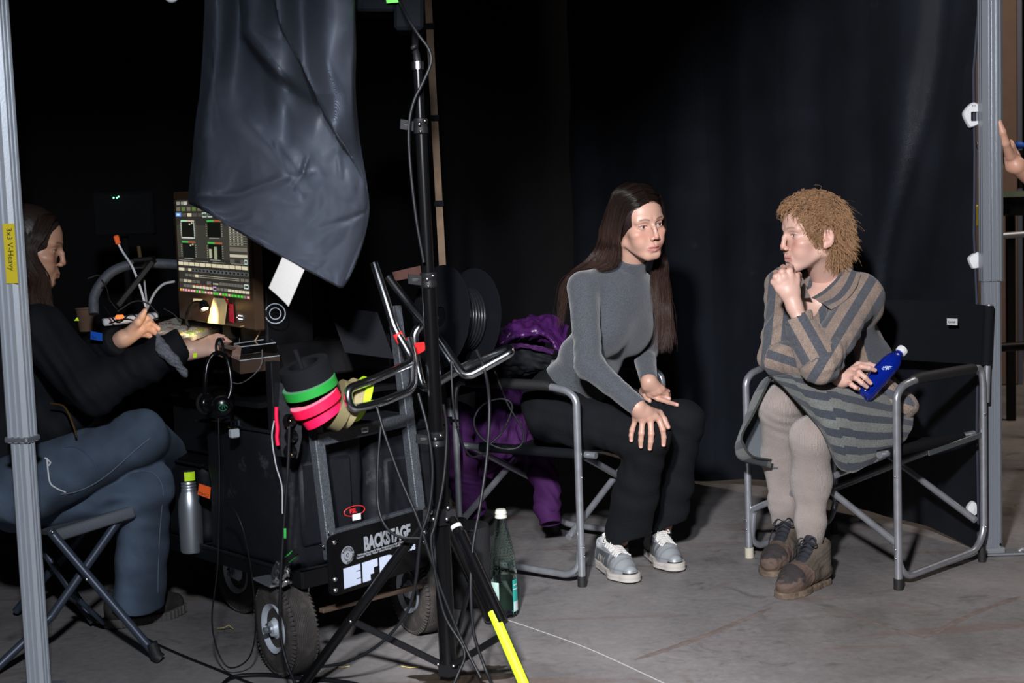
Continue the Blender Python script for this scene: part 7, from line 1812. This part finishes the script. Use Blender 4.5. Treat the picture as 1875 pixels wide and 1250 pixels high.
nv = unit(_R*.25-_F*.92-_U*.1); b = MB(); e1 = unit(np.cross(nv, uz)); e2 = np.cross(e1, nv); cc2 = c+nv*.0125
b.tube([cc2-e1*.011*math.cos(a)+e2*.008*math.sin(a) for a in np.linspace(0, 5.6, 24)], .0008, 5); b.tube([cc2-e1*.005-e2*.004, cc2-e1*.003+e2*.004, cc2+e1*.002+e2*.004, cc2+e1*.002-e2*.004], .0008, 5); b.build('emblem', mat('green_print', (.02, .25, .12), .6), o, 0)
b = MB(); b.tube([at(397, 650, 3.83), at(396, 630, 3.84), at(402, 620, 3.86), at(408, 632, 3.84), at(408, 650, 3.83)], .004, 8, smooth=5); b.build('hook', m_black, t)
t = thing('plug_adapter', 'small clear-topped box hanging below the headphones', 'adapter', at(428, 802, 3.8))
b = MB(); b.box(at(428, 776, 3.8), (.03, .02, .02), AX, bev=.003); b.build('clear_part', MATS['clear_plastic'], t, 20); b = MB(); b.box(at(429, 793, 3.8), (.026, .018, .024), AX, bev=.003); b.build('white_part', mat('dim_white', (.35, .37, .40), .5), t, 20)
mat('grey_strand', (.07, .07, .075), .5)
# desk-side cables
G1 = 'black cables hanging around the cart and tripod'
cable('thin black cable looping from the desk down to the floor beside the left wheel', [(400, 760, 3.79), (402, 900, 3.76), (398, 1040, 3.74), (388, 1130, 3.74), (398, 1190, 3.75), (420, 1222, 3.74), (455, 1205, 3.72), (468, 1150, 3.70), (462, 1060, 3.68), (448, 980, 3.66), (430, 935, 3.68), (410, 925, 3.72)], .0022)
cable('thin pale wire curling under the clear case', [(480, 640, 3.78), (478, 668, 3.76), (460, 690, 3.76), (438, 702, 3.78), (420, 698, 3.8)], .0014, MATS['grey_strand'])
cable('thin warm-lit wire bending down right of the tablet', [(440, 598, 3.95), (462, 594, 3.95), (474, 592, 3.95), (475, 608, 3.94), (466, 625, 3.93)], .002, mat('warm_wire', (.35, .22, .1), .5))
cable('black cable hanging straight from the pouch past the front of the cart to the floor', [(530, 780, 3.58), (527, 860, 3.57), (520, 960, 3.56), (514, 1060, 3.54), (513, 1150, 3.52), (524, 1210, 3.50), (545, 1262, 3.46)], .0042)
cable('thin pale wire from the pink strip down the bag', [(502, 770, 3.60), (498, 800, 3.6), (505, 850, 3.6), (516, 890, 3.6), (517, 940, 3.6)], .0018, wh)
cable('black cable running out on the floor under the stool to the front', [atz(262, 1165, .005), atz(290, 1180, .005), atz(340, 1202, .005), atz(400, 1226, .005), atz(445, 1245, .005), atz(490, 1262, .005)], .0035, m_cable)
cable('thick black cable crossing the floor in front of the left wheel', [atz(400, 1262, .006), atz(425, 1240, .006), atz(480, 1235, .006), atz(540, 1240, .006), atz(640, 1250, .006), atz(700, 1270, .006)], .006, m_cable)
# foil lump and green taped connectors on the platform corner
t = thing('foil_lump', 'crumpled silver foil on the front corner of the cart platform', 'foil', at(515, 1065, 3.66))
def foil(p): return sd_ell(p, at(514, 1050, 3.66), (.024, .022, .032))+.006*wob(p, 3, 180)+.003*wob(p, 4, 420)
Vv, F = polygonise(foil, at(514, 1050, 3.66)-.045, at(514, 1050, 3.66)+.045, .003); meshobj('foil', Vv, F, mat('foil', (.8, .8, .82), .2, 1.0, bump=.8, bscale=150), t, smooth=25)
t = thing('cable_connector', 'black connector wrapped in green tape on the cart corner', 'connector', at(532, 1020, 3.62))
b = MB(); b.tube([at(520, 1030, 3.62), at(545, 1008, 3.60)], .009, 12); b.tube([at(520, 1030, 3.62), at(512, 1060, 3.62)], .006, 10); b.build('plug_body', m_blackplast, t, 50)
b = MB(); b.tube([at(527, 1024, 3.618), at(538, 1014, 3.608)], .0105, 12); b.build('tape_band', m_greentape, t, 50)
tagp('tape_strip', 'short green tape on the cable at the front of the bag', 'tape', [at(520, 985, 3.55), at(524, 985, 3.55), at(524, 967, 3.55), at(520, 967, 3.55)], m_greentape)

# ================================================================== light stand (tripod)
hubp = at(821, 1222, 3.64); top_ = at(764, 100, 3.64)
LS = thing('light_stand', 'black tripod light stand in front of the cart, neon yellow tape on its front leg', 'stand', V(hubp[0], hubp[1], 0))
colr = at(806, 942, 3.64)
def ctube(nm, a, c, r, mt=m_blackgloss, n=18, par=LS, sm=60):
    b = MB(); b.tube([a, c], r, n); return b.build(nm, mt, par, sm)
dvec = (top_-hubp); pc = lambda py: hubp+dvec*((at(800, py, 3.64)[2]-hubp[2])/dvec[2])
ctube('column', hubp, pc(800), .0225); ctube('column', pc(812), pc(505), .0185); ctube('column', pc(512), pc(228), .0155); ctube('column', pc(235), pc(120), .0125)
for py, r in ((803, .024), (512, .022), (230, .019)):
    b = MB(); c = pc(py); b.lathe(c-uz*.02, [(r*.8, 0), (r, .002), (r, .014), (r*.9, .018), (r*.9, .022), (r, .026), (r, .038), (r*.8, .04)], uz, 24); b.build('collar', m_blackplast, LS, 40)
b = MB()
for py in (803, 512, 230):
    c = pc(py); b.tube([c+V(-.02, -.012, .004), c+V(-.042, -.02, .004)], .006, 10); b.sphere(c+V(-.03, -.016, .004)+V(.028, -.012, 0), .0048, 6); b.sphere(c+V(-.03, -.016, -.014)+V(.03, -.012, 0), .004, 6); b.sphere(c+V(.012, -.022, .012), .004, 6)
b.build('screws', m_screw, LS, 60)
b = MB()
for py in (803, 512, 230):
    c = pc(py); b.slab([c+V(-.018, -.012, .012), c+V(-.05, -.02, .018), c+V(-.052, -.02, -.006), c+V(-.02, -.012, -.012)], .012)
b.build('wing_knob', m_blackplast, LS, 30)
ctube('tip_ring', pc(126), pc(112), .0150, m_screw); b = MB(); b.tube([pc(114), at(762, 98, 3.64), at(758, 86, 3.63)], [.010, .009, .008], 12); b.sphere(at(758, 86, 3.62), (.010, .006, .006), 8, ax=np.array([unit(_R*.8+_U*.6), unit(_F), unit(_U*.8-_R*.6)])); b.build('spigot', m_blackplast, LS, 60)
# legs spread from the collar, struts to the hub
b = MB(); b.lathe(colr-uz*.025, [(.02, 0), (.034, .002), (.036, .03), (.030, .044), (.02, .046)], uz, 6); b.build('leg_hub', m_black, LS, 30)
fl, fr2, fb = atz(548, 1262, .012), at(988, 1290, 3.30), V(hubp[0]+.10, hubp[1]+.52, .012); fr2[2] = .012
legs_ = [(colr+V(-.03, -.01, .0), fl), (colr+V(.03, -.015, 0), fr2), (colr+V(.0, .03, 0), fb)]
b = MB()
for a, f_ in legs_:
    bb = MB(); bb.bar(a, f_, .018, .030, up=uz, bev=.006) if 0 else bb.tube([a, f_], .0135, 14); bb.build('leg', m_blackgloss, LS, 60)
    b.slab([a+V(-.012, 0, .02), a+V(.012, 0, .02), a+V(.014, 0, -.012), a+V(-.014, 0, -.012)], .03)
    b2 = MB(); b2.tube([f_+(a-f_)*.02, f_-uz*.0], .017, 12); b2.build('foot_cap', m_rubber, LS, 50)
b.build('leg_bracket', m_blackplast, LS, 30)
for a, f_ in legs_:
    s1 = a+(f_-a)*(.60 if f_ is not fb else .6); hb_ = hubp+uz*.0; bb = MB(); bb.bar(hb_, s1, .010, .017, up=uz, bev=.002); bb.build('strut', m_black, LS, 30)
    bb = MB(); bb.sphere(s1+V(0, -.012, 0), .0045, 6); bb.sphere(hb_+unit(s1-hb_)*.03+V(0, -.012, 0), .0045, 6); bb.build('rivet', m_screw, LS)
b = MB(); b.lathe(hubp-uz*.02, [(.02, 0), (.03, .003), (.03, .032), (.02, .036)], uz, 6); b.build('strut_hub', m_blackplast, LS, 30)
b = MB()
for x, y in ((789, 938), (820, 929), (794, 950), (818, 950)): b.sphere(at(x, y, 3.60), .0055, 6)
b.build('bolts', m_screw, LS)
a, f_ = legs_[1]; dl = unit(f_-a)
def onleg(py): 
    lo_, hi_ = a, f_
    for _ in range(30):
        md = (lo_+hi_)/2; r = md-CAM; y = H/2-FPX*(r@_U)/(r@_F)
        if y < py: lo_ = md
        else: hi_ = md
    return md
b = MB(); b.tube([onleg(962), onleg(968)], .0148, 14); b.build('silver_band', m_white, LS, 50)
ctube('outer_tube', onleg(975)+V(.006, -.006, 0), onleg(1140)+V(.012, -.004, .0), .0155)
b = MB(); p0, p1 = onleg(1120), onleg(1262); sd = unit(np.cross(dl, _F)); nr2 = unit(np.cross(dl, sd)); nr2 = nr2 if nr2@_F < 0 else -nr2
G = [[p0+(p1-p0)*t_+.0146*(math.cos(ang)*nr2+math.sin(ang)*sd) for ang in np.linspace(-.95, .95, 9)] for t_ in np.linspace(0, 1, 12)]; b.grid(G, .0008); b.build('tape_strip', m_neon, LS, 60, label='neon yellow tape along the front leg')
# device on top of the stand
t = thing('stand_monitor', 'dark equipment box with green tape at the top of the light stand', 'monitor', at(715, 30, 3.72))
b = MB(); b.box(at(690, -5, 3.75), (.10, .08, .09), np.array([_R, _F, _U]), bev=.006); b.box(at(750, 0, 3.75), (.075, .08, .17), np.array([_R, _F, _U]), bev=.008); b.box(at(722, -28, 3.75), (.12, .06, .05), np.array([_R, _F, _U]), bev=.004); b.build('housing', mat('grey_black_housing', (.004, .005, .007), .8, spec=.1), t, 30)
b = MB(); b.bar(at(761, 45, 3.74), at(760, 92, 3.66), .016, .016, up=_R, bev=.003); b.build('bracket', m_black, t, 20)
b = MB(); b.slab([at(706, -8, 3.69), at(735, -8, 3.69), at(733, 4, 3.69), at(708, 6, 3.69)], .002); b.build('tape_label', m_neongreen, t, 0)
# cables along the stand
cable('black cable running from the box down the light stand in a wide bow', [(731, 0, 3.68), (745, 30, 3.62), (765, 62, 3.6), (785, 90, 3.6), (789, 115, 3.6), (775, 150, 3.6), (758, 185, 3.6), (749, 230, 3.6), (751, 300, 3.6), (762, 400, 3.6), (776, 480, 3.6)], .0042)
C2 = [('black cable bowing right of the stand and out to the floor', [(872, 640, 3.7), (888, 680, 3.7), (896, 740, 3.65), (892, 830, 3.62), (880, 920, 3.58), (866, 1000, 3.55), (862, 1080, 3.52), (868, 1160, 3.5), (888, 1222, 3.48), (905, 1262, 3.44)], .0045),
      ('thin cable loop hanging in the gap beside the middle chair\'s armrest', [(906, 680, 4.0), (930, 740, 4.0), (958, 790, 4.0), (950, 818, 4.0), (915, 820, 4.0), (880, 800, 4.0), (868, 770, 4.0), (885, 740, 4.0), (920, 730, 4.0), (938, 745, 4.0), (920, 790, 4.0), (895, 815, 4.0)], .003),
      ('black cable left of the stand, crossing diagonally down to the tripod', [(690, 745, 3.62), (706, 800, 3.6), (735, 880, 3.58), (765, 950, 3.56), (785, 1010, 3.55), (808, 1080, 3.54), (845, 1170, 3.52), (880, 1240, 3.48)], .0042),
      ('black cable arcing over the cart plate to the tripod hub', [(698, 770, 3.64), (692, 850, 3.62), (692, 920, 3.6), (704, 960, 3.58), (730, 982, 3.56), (770, 985, 3.55)], .0038),
      ('black cable hanging close beside the stand column', [(766, 720, 3.6), (784, 790, 3.58), (792, 860, 3.57), (786, 930, 3.56), (770, 985, 3.55), (762, 1060, 3.55), (745, 1120, 3.55), (700, 1175, 3.56), (640, 1210, 3.58), (580, 1222, 3.6)], .0042),
      ('second black cable beside the stand column', [(812, 740, 3.6), (818, 790, 3.6), (812, 880, 3.58), (796, 960, 3.56), (790, 1000, 3.55), (812, 1120, 3.53), (850, 1190, 3.5), (838, 1235, 3.48), (825, 1262, 3.46)], .0042),
      ('black cable sagging beneath the chrome tubes', [(826, 660, 3.72), (830, 740, 3.7), (842, 800, 3.72), (862, 835, 3.75), (890, 830, 3.8)], .003)]
for lb, P, r in C2: cable(lb, P, r)
# black rubbish bin-like canister behind the stand
t = thing('grey_canister', 'dark canister standing behind the tripod, left of the green bottle', 'canister', V(*atz(838, 1118, 0)))
c = atz(848, 1112, 0); b = MB(); b.lathe(V(c[0]+.01, c[1]+.05, 0), [(.001, 0), (.075, 0), (.078, .01), (.082, .24), (.078, .25), (.001, .25)], n=32); b.build('canister_body', mat('dark_canister', (.018, .018, .020), .6), t, 40)

# brown wooden upright in the dark behind the stand, with black straps
t = thing('wooden_upright', 'thin brown wooden upright behind the light stand, black straps round it', 'post', V(at(806, 400, 5.4)[0], 5.4, 0))
a_, c_ = at(783, -20, 5.4), at(806, 405, 5.4); e_ = a_+(c_-a_)*((0-a_[2])/(c_-a_)[2]); b = MB(); b.bar(a_, e_, .026, .02, up=(0, 1, 0)); b.build('batten', mat('brown_batten', (.15, .098, .062), .8, var=.2, vscale=20), t, 0)
for py in (48, 215, 372): 
    b = MB(); q = a_+(c_-a_)*((py+20)/425.); b.box(q, (.034, .034, .022)); b.build('strap', m_fabric, t, 0)
lamp('batten_fill', 'SPOT', (-.9, 4.75, 2.35), tuple(at(795, 160, 5.4)), 1.5, (1, .85, .7), spot_size=math.radians(38), spot_blend=.6, shadow_soft_size=.05)  # added spot without a visible source, brightens the wooden batten

# ================================================================== hanging black cloth with a white tag
t = thing('hanging_cloth', 'shiny black cloth hanging twisted from above in front of the monitor', 'cloth', at(520, 0, 3.5)+uz*.15)
m_flag = mat('black_shiny_nylon', (.072, .085, .115), .40, bump=.5, bscale=28, weave=420, spec=.7, dirt=((.11, .10, .10), 6, .64, .35))
rows = [[(375, -40, 3.50), (400, -40, 3.40), (440, -40, 3.62), (480, -40, 3.55), (515, -40, 3.38), (555, -40, 3.58), (600, -40, 3.46), (640, -40, 3.50), (652, -40, 3.60)],
        [(373, 40, 3.50), (402, 40, 3.42), (438, 40, 3.60), (478, 40, 3.52), (520, 40, 3.38), (560, 40, 3.60), (605, 40, 3.44), (648, 40, 3.50), (655, 40, 3.60)],
        [(370, 120, 3.48), (396, 120, 3.42), (430, 120, 3.54), (475, 120, 3.50), (530, 130, 3.40), (575, 130, 3.62), (612, 120, 3.42), (652, 120, 3.52), (662, 120, 3.60)],
        [(361, 200, 3.48), (388, 200, 3.42), (430, 200, 3.46), (480, 205, 3.46), (535, 200, 3.42), (590, 200, 3.60), (628, 200, 3.50), (655, 200, 3.50), (664, 200, 3.60)],
        [(352, 280, 3.50), (382, 280, 3.43), (430, 280, 3.42), (485, 280, 3.44), (540, 280, 3.44), (590, 280, 3.45), (632, 280, 3.52), (657, 290, 3.58), (668, 290, 3.62)],
        [(344, 355, 3.52), (372, 362, 3.44), (425, 370, 3.41), (480, 360, 3.42), (535, 350, 3.43), (590, 340, 3.43), (635, 340, 3.46), (662, 350, 3.52), (673, 350, 3.58)],
        [(343, 366, 3.52), (374, 382, 3.44), (425, 412, 3.41), (480, 410, 3.41), (540, 410, 3.42), (590, 400, 3.42), (636, 395, 3.44), (664, 390, 3.50), (675, 392, 3.55)],
        [(344, 368, 3.52), (378, 385, 3.44), (430, 416, 3.41), (485, 447, 3.40), (545, 470, 3.41), (588, 470, 3.41), (630, 462, 3.43), (655, 458, 3.47), (662, 452, 3.50)],
        [(345, 370, 3.52), (380, 388, 3.44), (432, 420, 3.41), (486, 452, 3.40), (540, 483, 3.40), (580, 503, 3.40), (612, 520, 3.41), (626, 524, 3.42), (640, 505, 3.44)]]
C_ = np.array([[at(*q) for q in r] for r in rows]); nr, nc = 150, 120; G = sheet(C_, nr, nc); Nn = gnorm(G)
def crease(x, y, x0, y0, x1, y1, w, a):
    dx, dy = x1-x0, y1-y0; L2 = dx*dx+dy*dy; t_ = min(1, max(0, ((x-x0)*dx+(y-y0)*dy)/L2)); d = math.hypot(x-x0-t_*dx, y-y0-t_*dy); return a*math.exp(-(d/w)**2)*math.sin(math.pi*min(1, t_*.9+.1))**.5
for i in range(nr):
    for j in range(nc):
        a_, b_ = j/(nc-1), i/(nr-1)
        h = .006*mnoise.noise((a_*5, b_*6, 1))+.007*(1-abs(2*mnoise.noise((a_*5+b_*3, b_*6-a_*3, 7))))+.003*(1-abs(2*mnoise.noise((a_*12, b_*14-a_*5, 3))))
        sd = 9; pol = [(.43, -.03), (.49, .156), (.583, .266), (.625, .39), (.73, .485), (.875, .56), (.97, .61)]
        for (xa, ya), (xb, yb_) in zip(pol, pol[1:]):
            dx, dy = xb-xa, yb_-ya; tt_ = min(1, max(0, ((a_-xa)*dx+(b_-ya)*dy)/(dx*dx+dy*dy))); dd = math.hypot(a_-xa-tt_*dx, b_-ya-tt_*dy); sg = 1 if (a_-xa)*dy-(b_-ya)*dx > 0 else -1
            if dd < abs(sd): sd = sg*dd
        wd_ = .022; de_ = .04+.13*math.exp(-((b_-.34)/.17)**2); k_s = min(1, max(0, sd/wd_)); h += -de_*k_s*k_s*(3-2*k_s)*min(1, max(0, (.66-b_)/.2))
        h += .020*math.exp(-((sd+.02)/.05)**2)*min(1, max(0, (.66-b_)/.15))
        cx = .26+.23*min(b_, .175)+max(0, b_-.175)*1.57; q_ = (a_-cx)/(.07-.08*min(b_, .45)); h += -.11*(1/(1+math.exp(-4*q_)))*math.exp(-max(0, q_-1)*.45)*min(1, max(0, (.36-b_)/.08))
        h += crease(a_, b_, .28, .40, .62, .62, .03, .018)+crease(a_, b_, .45, .35, .95, .60, .03, -.02)+crease(a_, b_, .1, .62, .6, .56, .012, .010)+crease(a_, b_, .42, .48, .55, .66, .015, -.014)
        h += crease(a_, b_, .62, .78, .95, .74, .012, .012)+crease(a_, b_, .55, .52, .50, .62, .012, .012)+crease(a_, b_, .70, .50, .72, .6, .015, -.014)
        G[i, j] += _F*h
b = MB(); b.grid(G, .0014); fl_ = b.build('cloth', m_flag, t, 60)
b = MB(); E_ = G[nr-1, :]; b.tube(E_[::3], .0028, 5); b.build('hem', m_fabric, fl_, 60)
b = MB(); P = [at(517, 471, 3.385), at(557, 494, 3.385), at(528, 561, 3.36), at(492, 527, 3.36)]
Gt = np.array([[P[0]*(1-a_)*(1-b_)+P[1]*a_*(1-b_)+P[2]*a_*b_+P[3]*(1-a_)*b_+pn*.003*math.sin(a_*3) for a_ in np.linspace(0, 1, 6)] for b_ in np.linspace(0, 1, 6)]); b.grid(Gt, .0016); b.build('white_tag', mat('velcro_white', (.27, .26, .25), .7, bump=.3, bscale=200), t, 60, label='white webbing tag at the lower hem')
t = thing('pale_fitting', 'small pale plastic fitting at the top edge left of the hanging cloth', 'fitting', at(315, 0, 3.6))
b = MB(); b.sphere(at(314, -4, 3.6), (.016, .01, .012), 8); b.build('fitting_body', m_white, t)

# ================================================================== behind the right tent leg: blurred gear in the hall
t = thing('equipment_table', 'dark table with a pale bar and a green light, blurred beyond the right tent leg', 'table', V(at(1860, 600, 7.6)[0], 7.6, 0))
b = MB(); b.box(at(1900, 372, 7.6), (.42, .3, .12), bev=.01); b.build('case', m_black, t, 20)
b = MB(); b.bar(at(1826, 356, 7.42), at(1960, 352, 7.42), .02, .03); b.build('pale_bar', mat('pale_green_bar', (.12, .15, .11), .5), t, 0)
b = MB(); b.sphere(at(1834, 377, 7.4), .006, 6); b.build('status_light', m_lead, t)
for x in (1850, 1935):
    b = MB(); q = at(x, 390, 7.6); b.bar(q, V(q[0], q[1], 0), .04, .04, up=(1, 0, 0)); b.build('leg', m_black, t, 0)
t = thing('blue_clamp', 'small blue clamp blurred above the dark table', 'clamp', at(1866, 274, 7.45))
b = MB(); b.sphere(at(1866, 266, 7.45), (.03, .02, .02), 8); b.build('clamp_body', m_bluetape, t); b = MB(); b.bar(at(1868, 275, 7.5), at(1868, 345, 7.5), .02, .02, up=(1, 0, 0)); b.build('post', m_black, t, 0)
t = thing('pipe_trolley', 'blurred dark metal pipes lying beyond the right tent leg', 'pipe', V(at(1870, 640, 6.5)[0], 6.5, 0))
b = MB(); b.tube([at(1830, 636, 6.2), at(1930, 630, 6.2)], .02, 12); b.build('dark_pipe', m_black, t, 60)
b = MB(); b.tube([at(1832, 432, 7.0), at(1930, 424, 7.0)], .016, 12); b.build('grey_pipe', m_alu_dark, t, 60)
for x, y, d in ((1900, 430, 7.0), (1925, 430, 7.0), (1900, 632, 6.2), (1925, 632, 6.2)):
    b = MB(); q = at(x, y, d); b.tube([q, V(q[0], q[1], 0)], .014, 10); b.build('upright', m_black, t, 60)
b = MB(); q = at(1842, 560, 6.8); b.add(*blob(atz(1842, 562, 0), .08, .05, 24, 6, dome=.015)); tag(b.build('plastic_wrap', mat('clear_wrap', (.35, .36, .38), .3)), 'crumpled pale plastic on the hall floor beyond the tent leg', 'wrap')
b = MB(); b.box(at(1789, 395, 6.6), (.04, .02, .10), bev=.006); tag(b.build('yellow_marker', m_yellow, None, 20), 'blurred yellow marker in the gap beside the tent leg', 'marker')
bpy.context.view_layer.update()
